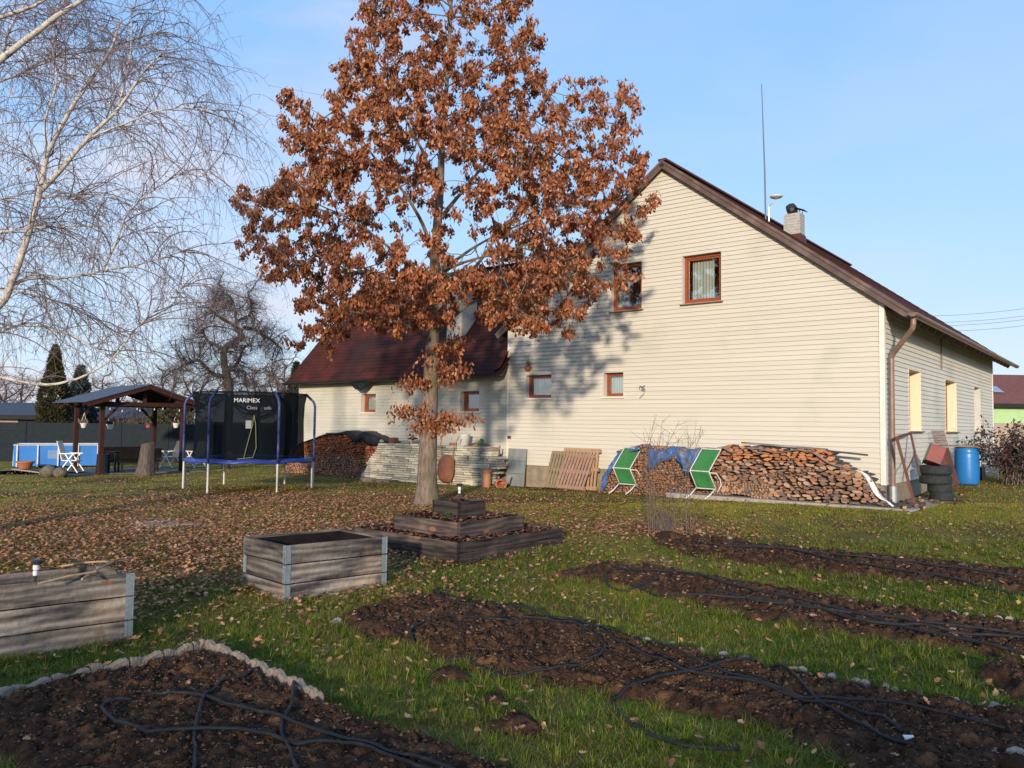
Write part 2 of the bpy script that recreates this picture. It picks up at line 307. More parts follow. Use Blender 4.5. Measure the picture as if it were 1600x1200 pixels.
# ================================================================== GROUND, PATIO, SOIL BEDS
def inpoly(X,Y,poly):
    ins=np.zeros(X.shape,bool); n=len(poly)
    for i in range(n):
        x1,y1=poly[i];x2,y2=poly[(i+1)%n]
        c=((y1>Y)!=(y2>Y))&(X<(x2-x1)*(Y-y1)/((y2-y1)+1e-12)+x1); ins^=c
    return ins
def vnoise(X,Y,s,seed):
    r=np.random.default_rng(seed); T=r.random((256,256)); x=X/s; y=Y/s
    xi=np.floor(x).astype(int);yi=np.floor(y).astype(int); fx=x-xi;fy=y-yi; fx=fx*fx*(3-2*fx);fy=fy*fy*(3-2*fy)
    g=lambda a,b:T[a%256,b%256]
    return (g(xi,yi)*(1-fx)+g(xi+1,yi)*fx)*(1-fy)+(g(xi,yi+1)*(1-fx)+g(xi+1,yi+1)*fx)*fy
BEDS_PX=[[(-60,1125),(60,1085),(130,1068),(230,1045),(320,1025),(400,1058),(470,1092),(560,1128),(680,1168),(800,1215),(760,1260),(80,1260),(60,1205),(-60,1180)],
 [(520,968),(600,945),(690,932),(800,958),(900,983),(1000,1008),(1100,1032),(1200,1048),(1300,1072),(1450,1098),(1640,1130),(1700,1200),(1640,1260),(1420,1260),(1330,1195),(1250,1160),(1150,1128),(1000,1095),(900,1075),(760,1050),(650,1015),(560,990)],
 [(868,900),(940,884),(1020,888),(1100,903),(1250,928),(1400,953),(1640,980),(1700,1010),(1700,1045),(1600,1034),(1450,1012),(1300,987),(1180,967),(1060,938),(950,915)],
 [(1028,850),(1090,840),(1200,853),(1350,868),(1500,884),(1700,900),(1700,938),(1600,927),(1450,912),(1300,894),(1180,882),(1080,867)],
 [(1525,1062),(1560,1042),(1700,1040),(1700,1100),(1600,1092)]]
BEDS=[[tuple(G(*p)[:2]) for p in b] for b in BEDS_PX]
def bedmask(X,Y):
    m=np.zeros(X.shape,bool)
    for b in BEDS: m|=inpoly(X,Y,b)
    return m
# the lawn sheet: finer near the camera
def axis(lo,hi,n,c,k):
    t=np.linspace(-1,1,n); s=np.sinh(t*k)/math.sinh(k); return np.where(s<0,c+s*(c-lo),c+s*(hi-c))
gx=axis(-900,900,280,0,6.2); gy=axis(-300,1500,420,9,6.6)
GX,GY=np.meshgrid(gx,gy); GZ=zgv(GX,GY)
amp=np.clip(1-np.hypot(GX,GY-8)/60,0,1)
GZ=GZ+amp*(.05*(vnoise(GX+50,GY+50,2.3,1)-.5)*0+.022*(vnoise(GX+50,GY+50,.55,2)-.5))-.012
far=np.clip((np.hypot(GX,GY)-80)/300,0,1); GZ=GZ-far*.5
nx,ny=len(gx),len(gy); idx=np.arange(nx*ny).reshape(ny,nx)
Fg=np.stack([idx[:-1,:-1],idx[:-1,1:],idx[1:,1:],idx[1:,:-1]],-1).reshape(-1,4)
D('lawn',(.15,.14,.03),(.20,.145,.05),scale=1.3,rough=.95,bump=.8,bscale=35,c3=(.085,.05,.028),s3=.35,t3=(.45,.62),detail=8,spec=.05)
o=npmesh('lawn',np.stack([GX,GY,GZ],-1).reshape(-1,3),[Fg],MT['lawn'],smooth=True); tag(o,'green and brown autumn lawn around the house','lawn',kind='structure')
# dug soil beds, heaped with clods
SOILG=[]
def soilz(x,y,rad=.03):
    z=zg(x,y)+.015
    for x0,y0,res,Z in SOILG:
        i=int((x-x0)/res);j=int((y-y0)/res);k=max(1,int(rad/res))
        if -k<=i<Z.shape[1]+k and -k<=j<Z.shape[0]+k:
            w_=Z[max(0,j-k):max(0,j+k+1),max(0,i-k):max(0,i+k+1)]
            if w_.size: z=max(z,float(np.percentile(w_,80)))
    return z
def soil(poly,res,nclod,seed,label,h0=.03,rmax=.085):
    r=np.random.default_rng(seed); P=np.array(poly); x0,y0=P.min(0)-.15; x1,y1=P.max(0)+.15
    x1=min(x1,9);
    xs=np.arange(x0,x1,res); ys=np.arange(y0,y1,res); X,Y=np.meshgrid(xs,ys)
    # distance to outline for soft edge
    d=np.full(X.shape,9.)
    for i in range(len(P)):
        a=P[i];b=P[(i+1)%len(P)];ab=b-a;t=np.clip(((X-a[0])*ab[0]+(Y-a[1])*ab[1])/(ab@ab+1e-9),0,1)
        d=np.minimum(d,np.hypot(X-a[0]-t*ab[0],Y-a[1]-t*ab[1]))
    ins=inpoly(X,Y,poly); sd=np.where(ins,d,-d)+.10*(vnoise(X+30,Y+30,.16,seed+3)-.5)+.10*(vnoise(X+30,Y+30,.45,seed+4)-.5)
    e=np.clip((sd+.06)/.14,0,1)
    H=h0*e+.035*(vnoise(X+9,Y+9,.30,seed)-.4)*e
    C=np.zeros(X.shape); wx=.022*(vnoise(X+3,Y,.05,seed+11)-.5); wy=.022*(vnoise(X,Y+5,.05,seed+12)-.5); XW=X+wx; YW=Y+wy
    for k in range(nclod):
        cx=r.uniform(x0,x1); cy=r.uniform(y0,y1); R=min(rmax,.012+.019*r.exponential(1.)); RR=R+.02
        ix0=max(0,int((cx-RR-x0)/res));ix1=min(len(xs),int((cx+RR-x0)/res)+2);iy0=max(0,int((cy-RR-y0)/res));iy1=min(len(ys),int((cy+RR-y0)/res)+2)
        if ix1<=ix0 or iy1<=iy0: continue
        sx=r.uniform(.7,1.4); an=r.uniform(0,3.1); ca_,sa_=math.cos(an),math.sin(an); dx=XW[iy0:iy1,ix0:ix1]-cx; dy=YW[iy0:iy1,ix0:ix1]-cy; u_=(dx*ca_+dy*sa_)/R*sx; v_=(-dx*sa_+dy*ca_)/R/sx
        q=1-(np.abs(u_)**2.4+np.abs(v_)**2.4)
        hh=np.clip(q,0,1)**.38*R*r.uniform(.7,1.25)+r.uniform(0,.015)+dx*r.uniform(-.4,.4)
        C[iy0:iy1,ix0:ix1]=np.maximum(C[iy0:iy1,ix0:ix1],np.where(q>0,hh,0))
    H+=C*e+.016*(vnoise(X,Y,res*1.7,seed+8)-.5)*e+.016*(np.abs(vnoise(X,Y,res*3.3,seed+9)-.5))*e+.012*(vnoise(X,Y,.09,seed+10)-.5)*e
    Z=zgv(X,Y)+H+np.where(sd>-.05,.004,-.05); SOILG.append((x0,y0,res,np.where(sd>-.05,Z,-9)))
    n1,n2=X.shape; id=np.arange(n1*n2).reshape(n1,n2); keep=(sd[:-1,:-1]>-.08)
    Fq=np.stack([id[:-1,:-1],id[:-1,1:],id[1:,1:],id[1:,:-1]],-1)[keep]
    used=np.unique(Fq); rm=np.zeros(n1*n2,int); rm[used]=np.arange(len(used))
    jit=np.stack([X,Y,Z],-1).reshape(-1,3)[used]; jit[:,:2]+=r.normal(0,res*.12,(len(used),2))
    o=npmesh('soil_bed',jit,[rm[Fq]],MT['soil']); tag(o,label,'soil bed',kind='structure')
    return o
soil(BEDS[0],.011,15000,21,'dug soil bed inside the scalloped concrete edging, nearest the camera on the left',h0=-.005,rmax=.065)
soil(BEDS[1],.013,24000,22,'dug soil bed in the foreground under coiled black hoses',h0=.0,rmax=.06)
soil(BEDS[2],.02,13000,23,'dug soil bed second from the front on the right',h0=.0,rmax=.055)
soil(BEDS[3],.025,8000,24,'narrow dug soil bed nearest the house',h0=.0,rmax=.055)
soil(BEDS[4],.02,500,25,'bare soil patch at the right edge of the lawn')
for px,py,s in ((700,1055,.16),(770,1098,.14),(712,1060,.05),(808,1132,.17),(1250,975,.1),(1045,842,.3)):
    c=G(px,py); mb=MB(); n=22; 
    for j in range(7):
        for k in range(n):
            a=2*PI*k/n; rr=s*j/6*(1+.18*math.sin(3*a+px)+.08*random.random()); mb.v.append((c[0]+rr*math.cos(a),c[1]+rr*math.sin(a)*1.0,c[2]+s*.42*(1-(j/6)**2)+random.uniform(-.012,.012)*(j<6)-.01))
    for j in range(6):
        for k in range(n): mb.f.append((j*n+k,j*n+(k+1)%n,(j+1)*n+(k+1)%n,(j+1)*n+k)); mb.m.append(0)
    o=mb.build('soil_mound',MT['soil'],smooth=True); tag(o,'soil mound in the lawn','soil mound',kind='structure')
# ================================================================== HOUSE
house=thing('house','cream sided gabled house with maroon roofs and a lower wing on its left','house',HA,-YAW)
RZ,RX,SL=8.66,-5.17,.755     # ridge height, ridge x, slope of the main roof
ex=.108
def siding(mb,L,R,z0,z1,wins):
    z=z0; k=0
    while z<z1-1e-4:
        zn=min(z+ex,z1); cuts=sorted({z,zn,*[c for w_ in wins for c in w_[2:4] if z+1e-3<c<zn-1e-3]})
        for a,b in zip(cuts[:-1],cuts[1:]):
            mid=(a+b)/2; ed=[(L(a),L(b))]
            for wn in sorted(wins):
                if wn[2]<mid<wn[3]: ed+=[(wn[0],wn[0]),(wn[1],wn[1])]
            ed.append((R(a),R(b)))
            oa=-.024*(1-(a-z)/ex)-.002; ob=-.024*(1-(b-z)/ex)-.002
            for i in range(0,len(ed),2):
                (xa,xb),(ya,yb)=ed[i],ed[i+1]
                if ya-xa<.01 and yb-xb<.01: continue
                mb.add([(xa,oa,a),(ya,oa,a),(yb,ob,b),(xb,ob,b)],[(0,1,2,3)])
                if a==z: mb.add([(xa,0,a),(ya,0,a),(ya,oa,a),(xa,oa,a)],[(0,1,2,3)])
        z=zn; k+=1
# windows: (x0,x1,z0,z1) in house coordinates
WF_UP=[(-6.76,-5.80,4.93,6.21),(-4.68,-3.62,4.95,6.19)]
WF_LO=[(-9.62,-8.67,2.65,3.34),(-6.98,-6.34,2.66,3.33)]
WA=[(-16.82,-16.02,2.24,2.90),(-12.17,-11.36,2.27,2.92)]
WS=[(2.2,3.47,1.86,3.33),(6.5,8.15,1.85,3.31),(11.2,12.45,1.86,3.33)]
topm=lambda z:(RZ-.10-z)/SL
mb=MB(); siding(mb,lambda z:max(-10.25,RX-topm(z)),lambda z:min(0,RX+topm(z)),.75,RZ-.12,WF_UP+WF_LO)
wall=mb.build('wall',MT['siding'],house); wall['label']='cream lap siding of the tall gable wall'
mb=MB(); siding(mb,lambda z:-20.35,lambda z:-10.25,.75,3.75,WA)
wa=mb.build('wall',MT['siding_old'],house); wa['label']='greyer lap siding of the low wing'
smap=lambda a,off,z:(-off,a,z)
mb=MB(smap); siding(mb,lambda z:0,lambda z:15.2,.72,4.70,WS)
D('siding_side',(.68,.63,.52),(.61,.57,.48),scale=1.0,rough=.6,stretch=(.25,.25,9.26),c3=(.46,.45,.37),s3=.6,t3=(.56,.80)); wsd=mb.build('wall',MT['siding_side'],house); wsd['label']='side wall turned away from the camera'
mb=MB(); mb.box(-.075,.032,-.034,.0,.72,4.62).box(0,.032,-.0,.075,.72,4.62); mb.build('corner_trim',MT['white_trim'],house)
MB().box(-10.275,-10.235,-.034,0,.75,4.9).build('corner_trim',MT['white_trim'],house); MB().box(0,.032,15.12,15.2,.72,4.6).build('corner_trim',MT['white_trim'],house)
mb=MB(); mb.box(-20.3,-.02,.03,.2,-.2,.76).box(-.2,-.03,.2,15.15,-.2,.76).box(-20.3,-20.1,.2,7,-.2,3.2)
mb.build('plinth',MT['plinth'],house)
mb=MB(); mb.box(-10.25,-.02,15.1,15.18,.7,4.7); mb.add([(-10.2,15.15,4.7),(-.05,15.15,4.7),(RX,15.15,RZ-.15)],[(0,1,2)]); mb.box(-10.25,-10.15,.05,15.1,.7,4.6); mb.box(-20.3,-10.3,7.1,7.15,.7,3.3)
mb.add([(-20.34,.02,.7),(-20.34,7.15,.7),(-20.34,7.15,3.3),(-20.34,3.12,7.2),(-20.34,.02,3.7)],[(0,1,2,3,4)])
mb.build('back_wall',MT['siding'],house)
def roofplane(mb,p,q,run,rise,w0,w1,course,mi=0,th=.014,cut=None):
    # courses climb from point line p; run/rise unit-step vector; w0..w1 along the eave
    n=int(math.ceil(run/course))
    for k in range(n):
        a=k*course; b=min(run,a+course+.02); wa0,wa1=(w0,w1) if cut is None else cut(a)
        f=lambda t,w_,o:p(t,w_,o)
        mb.add([f(a,wa0,th+.02),f(a,wa1,th+.02),f(b,wa1,.02),f(b,wa0,.02)],[(0,1,2,3)],mi)
        mb.add([f(a,wa0,.0),f(a,wa1,.0),f(a,wa1,th+.02),f(a,wa0,th+.02)],[(0,1,2,3)],mi)
ca,sa=1/math.hypot(1,SL),SL/math.hypot(1,SL)
run=(0.6-RX)/ca
mb=MB()
pR=lambda t,w_,o:(.6-t*ca+o*sa,w_,RZ-SL*(.6-RX)+t*sa+o*ca)
roofplane(mb,pR,None,run,0,-.15,16.2,.36)
pL=lambda t,w_,o:(-10.62+t*ca-o*sa,w_,RZ-SL*(RX+10.62)+t*sa+o*ca)
roofplane(mb,pL,None,(RX+10.62)/ca,0,-.15,16.2,.36)
# deck under the courses
for P_ in (pR,pL):
    r_=run if P_ is pR else (RX+10.62)/ca
    mb.add([P_(0,-.13,.0),P_(0,16.18,.0),P_(r_,16.18,.0),P_(r_,-.13,.0),P_(0,-.13,-.05),P_(0,16.18,-.05),P_(r_,16.18,-.05),P_(r_,-.13,-.05)],[(0,1,2,3),(7,6,5,4),(0,4,5,1),(1,5,6,2),(3,7,4,0)],1)
mb.bar((RX,-.17,RZ+.05),(RX,16.2,RZ+.05),.22,.05,0)
rf=mb.build('roof',[MT['roof_metal'],MT['brown_paint']],house); rf['label']='main maroon roof over the gable'
mb=MB()
for P_,r_ in ((pR,run),(pL,(RX+10.62)/ca)):
    a=Vector(P_(-.02,-.160,-.08)); b=Vector(P_(r_+.02,-.160,-.08)); mb.bar(a,b,.03,.13)
    a=Vector(P_(-.02,-.18,.0)); b=Vector(P_(r_+.02,-.18,.0)); mb.bar(a,b,.03,.07)
mb.build('rake_board',MT['brown_paint'],rf,bevel=.006)
mb=MB()
for k in range(20):
    y=.3+k*.8; a=Vector(pR(.02,y,-.13)); b=Vector(pR(.75,y,-.13)); mb.bar(a,b,.08,.14)
mb.build('rafter',MT['brown_paint'],rf)
# gutters and downpipe of the main eave
def gut(mb,a,b,r=.075,n=8):
    a=Vector(a);b=Vector(b);t=(b-a).normalized();s=t.cross(Vector((0,0,1))).normalized()
    vs=[];
    for p in (a,b):
        for rr in (r,r-.006):
            for k in range(n+1):
                an=PI+PI*k/n; vs.append(tuple(p+s*rr*math.cos(an)+Vector((0,0,1))*rr*math.sin(an)))
    m=n+1; fs=[]
    for k in range(n): fs+=[(k,k+1,2*m+k+1,2*m+k),(m+k+1,m+k,3*m+k,3*m+k+1)]
    fs+=[tuple(range(m))[::-1],tuple(range(2*m,3*m))]; mb.add(vs,fs)
GZc=RZ-SL*(.6-RX)-.02
mb=MB(); gut(mb,(.66,-.42,GZc),(.66,16.25,GZc),.085)
for k in range(16): y=.2+k; mb.bar((.66,y,GZc-.09),(.55,y,GZc+.02),.02,.01)
g=mb.build('gutter',MT['gutter_brown'],house); g['label']='long brown gutter under the right eave'
mb=MB(); mb.tube([(.62,-.16,GZc-.05),(.62,-.16,GZc-.22)],.055,12).tube([(.62,-.16,GZc-.2),(.6,-.15,GZc-.3),(.16,.13,GZc-.78),(.12,.16,GZc-.88),(.12,.16,.68)],.055,12)
for z in (3.3,.95): mb.tube([(.12,.16,z),(.12,.16,z+.04)],.062,12)
dp=mb.build('downpipe',MT['gutter_brown'],house,smooth=False)
mb=MB(); mb.lathe([(.068,.36),(.068,.70),(.075,.70),(.075,.36)],16,(.12,.16,0)); mb.build('pipe_foot',MT['zinc'],dp)
# roof of the low wing
EY,EZ,RY2,RZ2,AL=-.45,3.36,3.12,7.42,-20.52
sl2=(RZ2-EZ)/(RY2-EY); c2,s2=1/math.hypot(1,sl2),sl2/math.hypot(1,sl2)
pA=lambda t,w_,o:(w_,EY+t*c2-o*s2,EZ+t*s2+o*c2)
pB=lambda t,w_,o:(w_,2*RY2-EY-t*c2+o*s2,EZ+t*s2+o*c2)
mb=MB(); ln=(RY2-EY)/c2
cutf=lambda t:(AL,-10.2) if EY+t*c2<.05 else (AL,-7.4)
roofplane(mb,pA,None,ln,0,AL,-7.4,.17,cut=cutf,th=.010)
roofplane(mb,pB,None,ln,0,AL,-7.4,.6)
t0=.5/c2
for a_,b_,x1 in ((0,t0,-10.2),(t0,ln,-7.4)):
    mb.add([pA(a_,AL,.0),pA(a_,x1,.0),pA(b_,x1,.0),pA(b_,AL,.0),pA(a_,AL,-.1),pA(a_,x1,-.1),pA(b_,x1,-.1),pA(b_,AL,-.1)],[(0,1,2,3),(7,6,5,4),(0,4,5,1),(0,3,7,4)],1)
mb.add([pB(0,AL,-.02),pB(0,-10.4,-.02),pB(ln,-10.4,-.02),pB(ln,AL,-.02)],[(0,1,2,3)],1)
mb.bar((AL,RY2,RZ2+.03),(-7.6,RY2,RZ2+.03),.2,.05)
# lifted flap where the lead meets the gable
mb.add([(-10.5,-.46,3.45),(-10.18,-.47,3.55),(-10.16,-.2,4.0),(-10.22,.0,4.12),(-10.5,0,3.9)],[(0,1,2,3,4)],0)
rf2=mb.build('roof',[MT['roof_red'],MT['brown_paint']],house); rf2['label']='steep dark maroon roof of the low wing'
mb=MB(); gut(mb,(AL-.1,EY-.07,EZ-.03),(-10.24,EY-.07,EZ+.0),.075)
for k in range(12): x=AL+.3+k*.9; mb.bar((x,EY-.07,EZ-.10),(x,EY+.04,EZ-.01),.02,.01)
g=mb.build('gutter',MT['black_metal'],house); g['label']='dark gutter of the low wing'
mb=MB(); mb.add([(-16.9,-.50,3.30),(-15.85,-.50,3.31),(-16.1,-.47,3.12),(-16.3,-.46,2.98),(-16.6,-.46,3.03),(-16.75,-.47,3.14)],[(0,1,2,3,4,5)]); mb.v+= [(x,y+.03,z) for x,y,z in mb.v]; mb.f+=[(11,10,9,8,7,6)]+[(i,(i+1)%6,(i+1)%6+6,i+6) for i in range(6)]; mb.m+=[0]*7
o=mb.build('torn_membrane',MT['tarp_black'],rf2)
# chimneys
def chimney(x,y,zb,zt,wx,wy,par,label):
    mb=MB(); z=zb; h=.085
    while z<zt:
        e=.0 if True else 0; mb.box(x-wx/2,x+wx/2,y-wy/2,y+wy/2,z,min(zt,z+h-.008)); mb.box(x-wx/2+.008,x+wx/2-.008,y-wy/2+.008,y+wy/2-.008,z+h-.008,min(zt,z+h)); z+=h
    c=mb.build('chimney',MT['chim_brick'],par); c['label']=label; return c
c1=HL([0,0,0]); q=YP(1241,366,5.2)
chx,chy=q[0],5.2; ct=YP(1241,336,5.2)[2]
ch=chimney(chx,chy,ct-1.6,ct,.48,.42,rf,'brick chimney high on the main roof')
mb=MB(); mb.lathe([(.42,-.25),(.36,.1),(.28,.28)],4,(chx,chy,YP(1247,372,5.2)[2]+.1),T=None); 
o=MB(); o.add([(chx-.3,chy-.3,ct-1.3),(chx+.3,chy-.3,ct-1.3),(chx+.3,chy+.3,ct-1.3),(chx-.3,chy+.3,ct-1.3),(chx-.26,chy-.24,ct-.62),(chx+.26,chy-.24,ct-.62),(chx+.26,chy+.24,ct-.62),(chx-.26,chy+.24,ct-.62)],[(0,1,5,4),(1,2,6,5),(2,3,7,6),(3,0,4,7)]).build('flashing',MT['roof_metal'],ch)
mb=MB(); T=Matrix.Translation((chx-.06,chy,ct+.17))@Matrix.Rotation(math.radians(75),4,'Y'); mb.lathe([(.17,-.12),(.20,0),(.17,.1),(.08,.14),(0.02,.15)],12,T=T); mb.tube([(chx-.05,chy,ct-.02),(chx-.05,chy,ct+.1)],.07,10)
for s in (-1,1): mb.bar((chx+.1,chy+s*.14,ct),(chx+.1,chy+s*.14,ct+.18),.015,.015); mb.bar((chx+.2,chy+s*.14,ct),(chx+.2,chy+s*.14,ct+.1),.015,.015)
mb.bar((chx,chy,ct+.22),(chx+.34,chy,ct+.07),.36,.015); mb.build('cowl',MT['black_metal'],ch)
ch2=chimney(-13.0,.92,4.2,6.2,.66,.72,rf2,'pale chimney rising from the low wing roof behind the oak')
mb=MB(); mb.box(-13.38,-12.62,.5,1.34,6.2,6.27); mb.tube([(-12.95,.9,6.27),(-12.95,.9,6.5)],.12,10); mb.box(-13.2,-12.7,.65,1.15,6.5,6.53); mb.build('cowl',MT['black_metal'],ch2)
# windows
def window(wn,mp,label,depth,fw,sash=1,curt=True,sillmat='brown_paint',jm='jamb',sillout=.05,inner=True):
    x0,x1,z0,z1=wn; mb=MB(mp); e=.0
    # lining of the recess
    t=.018
    mb.box(x0,x0+t,-.020,depth,z0,z1,1).box(x1-t,x1,-.020,depth,z0,z1,1).box(x0+t,x1-t,-.019,depth,z1-t,z1,1).box(x0+t,x1-t,0,depth,z0,z0+t,1)
    # frame
    f=fw
    a,b,c,d=x0+t,x1-t,z0+t,z1-t
    mb.box(a,a+f,depth-.05,depth,c,d).box(b-f,b,depth-.05,depth,c,d).box(a+f,b-f,depth-.05,depth,d-f,d).box(a+f,b-f,depth-.05,depth,c,c+f)
    if sash:
        g_=f*.55; a2,b2,c2_,d2=a+f+.004,b-f-.004,c+f+.004,d-f-.004
        mb.box(a2,a2+g_,depth-.035,depth-.005,c2_,d2).box(b2-g_,b2,depth-.035,depth-.005,c2_,d2).box(a2+g_,b2-g_,depth-.035,depth-.005,d2-g_,d2).box(a2+g_,b2-g_,depth-.035,depth-.005,c2_,c2_+g_)
    # dark room behind
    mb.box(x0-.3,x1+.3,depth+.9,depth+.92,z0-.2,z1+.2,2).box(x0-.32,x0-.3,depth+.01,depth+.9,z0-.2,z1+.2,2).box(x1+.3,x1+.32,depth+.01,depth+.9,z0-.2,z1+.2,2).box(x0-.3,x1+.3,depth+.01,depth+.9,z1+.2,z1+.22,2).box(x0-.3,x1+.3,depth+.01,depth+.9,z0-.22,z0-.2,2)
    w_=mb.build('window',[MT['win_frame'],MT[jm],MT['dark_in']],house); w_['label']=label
    mb=MB(mp); mb.add([(a+f*.8,depth-.02,c+f*.8),(b-f*.8,depth-.02,c+f*.8),(b-f*.8,depth-.02,d-f*.8),(a+f*.8,depth-.02,d-f*.8)],[(0,1,2,3)]); mb.build('pane',MT['glass'],w_)
    mb=MB(mp); mb.box(x0-.03,x1+.03,-.02-sillout,depth-.051,z0-.03,z0-.002 if False else z0+.0); mb.build('sill',MT[sillmat],w_)
    if curt:
        mb=MB(mp); n=60; a3,b3=(a+f,b-f) if curt is True else (a+f+(b-a)*curt[0],a+f+(b-a-2*f)*curt[1])
        zs=np.linspace(c+f+.03,d-f*.6,5)
        vs=[(a3+(b3-a3)*i/n,depth+.10+.010*math.sin(i*.75)+.006*math.sin(i*.31),zz) for zz in zs for i in range(n+1)]
        fs=[(j*(n+1)+i,j*(n+1)+i+1,(j+1)*(n+1)+i+1,(j+1)*(n+1)+i) for j in range(4) for i in range(n)]
        mb.add(vs,fs); mb.build('curtain',MT['curtain'],w_,smooth=True)
idm=lambda a,o,z:(a,o,z)
window(WF_UP[0],idm,'left upper window of the gable',.16,.07,curt=(0,.42))
window(WF_UP[1],idm,'right upper window of the gable',.16,.07,curt=(0.08,.74))
window(WF_LO[0],idm,'wider small window low in the gable',.20,.055,sash=1,sillmat='white_trim')
window(WF_LO[1],idm,'narrow small window low in the gable',.20,.055,sash=1,sillmat='white_trim')
window(WA[0],idm,'left small window of the low wing',.20,.06,curt=True,sillmat='white_trim')
window(WA[1],idm,'right small window of the low wing',.20,.06,curt=False,sillmat='white_trim')
sm=lambda a,o,z:(-o,a,z)
for i,wn in enumerate(WS):
    window(wn,sm,['side window nearest the corner with bright reveal','middle side window with bright reveal','far side window with pale reveal'][i],.28,.07,curt=True,jm='board_yellow' if i<2 else 'jamb',sillout=.07)
mb=MB(); mb.box(.03,.05,5.9,5.98,3.55,4.45); mb.build('batten',MT['gutter_brown'],house)
# antenna on the ridge side
q=YP(1197,341,5.5); tp=YP(1190,131,5.5)
an=thing('antenna','tall thin whip antenna with a small disc arm on the main roof','antenna',HW(q[0],5.5,q[2]-.4),-YAW)
H_=tp[2]-q[2]+.4; dx=tp[0]-q[0]
mb=MB(); mb.tube([(0,0,-.3),(dx*.3,0,H_*.4),(dx,0,H_)],[.03,.024,.012],8); mb.build('mast',MT['mast_grey'],an)
zz=YP(1200,318,5.5)[2]-q[2]+.4
mb=MB(); mb.tube([(.10,0,-.3),(.08,0,zz-.1)],.028,8).tube([(.06,0,zz-.12),(.2,0,zz),(.28,0,zz+.12)],.02,8); mb.tube([(-.35,.1,.05),(.03,0,.4)],.008,5); mb.build('bracket',MT['zinc'],an)
mb=MB(); mb.lathe([(.03,-.05),(.17,.0),(.2,.03),(.17,.06),(.02,.09)],16,(.32,0,zz+.14)); mb.build('disc',MT['plastic_white'],an)
# ornaments hung on the wall
q=YP(825,574,-.06); t=thing('wall_ornament','orange bell ornament hanging above the wider small window','ornament',HW(q[0],-.06,q[2]),-YAW)
mb=MB(); mb.lathe([(.02,.10),(.05,.06),(.10,.02),(.11,-.05),(.06,-.10)],14); mb.build('bell',MT['terracotta'],t,smooth=True)
mb=MB(); mb.lathe([(.02,.2),(.06,.18),(.06,.12),(.02,.1)],12); mb.tube([(0,0,.18),(0,0,.33)],.006,5); mb.build('hanger',MT['pallet_new'],t)
q=YP(1005,609,-.04); t=thing('wall_bracket','small twisted metal bracket on the siding right of the narrow small window','bracket',HW(q[0],-.05,q[2]),-YAW)
mb=MB(); mb.tube([(-.1,0,.02),(-.08,-.02,.1),(0,-.03,.07),(.06,0,.11)],.015,6).tube([(-.06,0,0),(0,0,-.03),(.07,0,.0),(.03,0,-.1),(-.1,0,-.22)],.009,5); mb.box(-.03,.05,-.02,.02,-.03,.05); mb.build('hook',MT['galv'],t)
q=YP(796,683,-.03); t=MB().box(-.05,.05,-.04,.02,-.04,.04).box(-.03,.03,-.055,-.04,-.02,.02).build('junction_box',MT['rust'],None,loc=HW(q[0],-.03,q[2]),rot=(0,0,-YAW)); tag(t,'little brown junction box on the siding above the grey panel','box')
# concrete slab along the wall
zs=.335
mb=MB(); mb.box(-4.6,.75,-1.0,.02,zs-.5,zs).box(.02+.003,.85-.003,.025,2.3,zs-.5,zs-.006)
o=mb.build('concrete_slab',MT['concrete'],None,bevel=.01,loc=HA,rot=(0,0,-YAW)); tag(o,'concrete slab at the foot of the gable wall','slab',kind='structure')
# ================================================================== THINGS ALONG THE HOUSE WALL
def HG(x,y): q=HW(x,y); return zg(q[0],q[1])
def hthing(name,label,cat,x,y,group=None,dz=0,rz=0,z=None):
    return thing(name,label,cat,HW(x,y,(HG(x,y) if z is None else z)+dz),-YAW+rz,group)
rg=np.random.default_rng(5)
MT['log2']=rmat('log_ends_fresh',[(.50,.20,.08),(.58,.26,.12),(.42,.15,.06),(.60,.24,.09),(.36,.16,.09)],scale=9)
def logmesh(seed,m,round_=False):
    r=np.random.default_rng(seed); n=9 if round_ else 7
    a=np.sort((np.arange(n)+r.uniform(-.3,.3,n)*(.2 if round_ else 1))*2*PI/n)
    rad=(.98+.05*r.standard_normal(n)) if round_ else r.uniform(.6,1.15,n)
    xs=rad*np.cos(a)*.53; zs=rad*np.sin(a)*.5*(1 if round_ else 1)
    me=bpy.data.meshes.new('log'); vs=[(x,0,z) for x,z in zip(xs,zs)]+[(x*.96,.42,z*.96) for x,z in zip(xs,zs)]+[(x*.9,-.012,z*.9) for x,z in zip(xs,zs)]
    fs=[tuple(range(2*n,3*n))[::-1],tuple(range(n,2*n))]+[(i,(i+1)%n,(i+1)%n+n,i+n)[::-1] for i in range(n)]+[(i,(i+1)%n,(i+1)%n+2*n,i+2*n) for i in range(n)]
    me.from_pydata(vs,[],fs); me.materials.append(MT[m]); me.materials.append(MT['stump_bark'])
    me.polygons.foreach_set('material_index',[0,0]+[1]*n+[0]*n); return me,vs,fs
LM=[logmesh(i,'log') for i in range(9)]; LM2=[logmesh(20+i,'log2') for i in range(6)]; LR=[logmesh(40+i,'log',True) for i in range(4)]
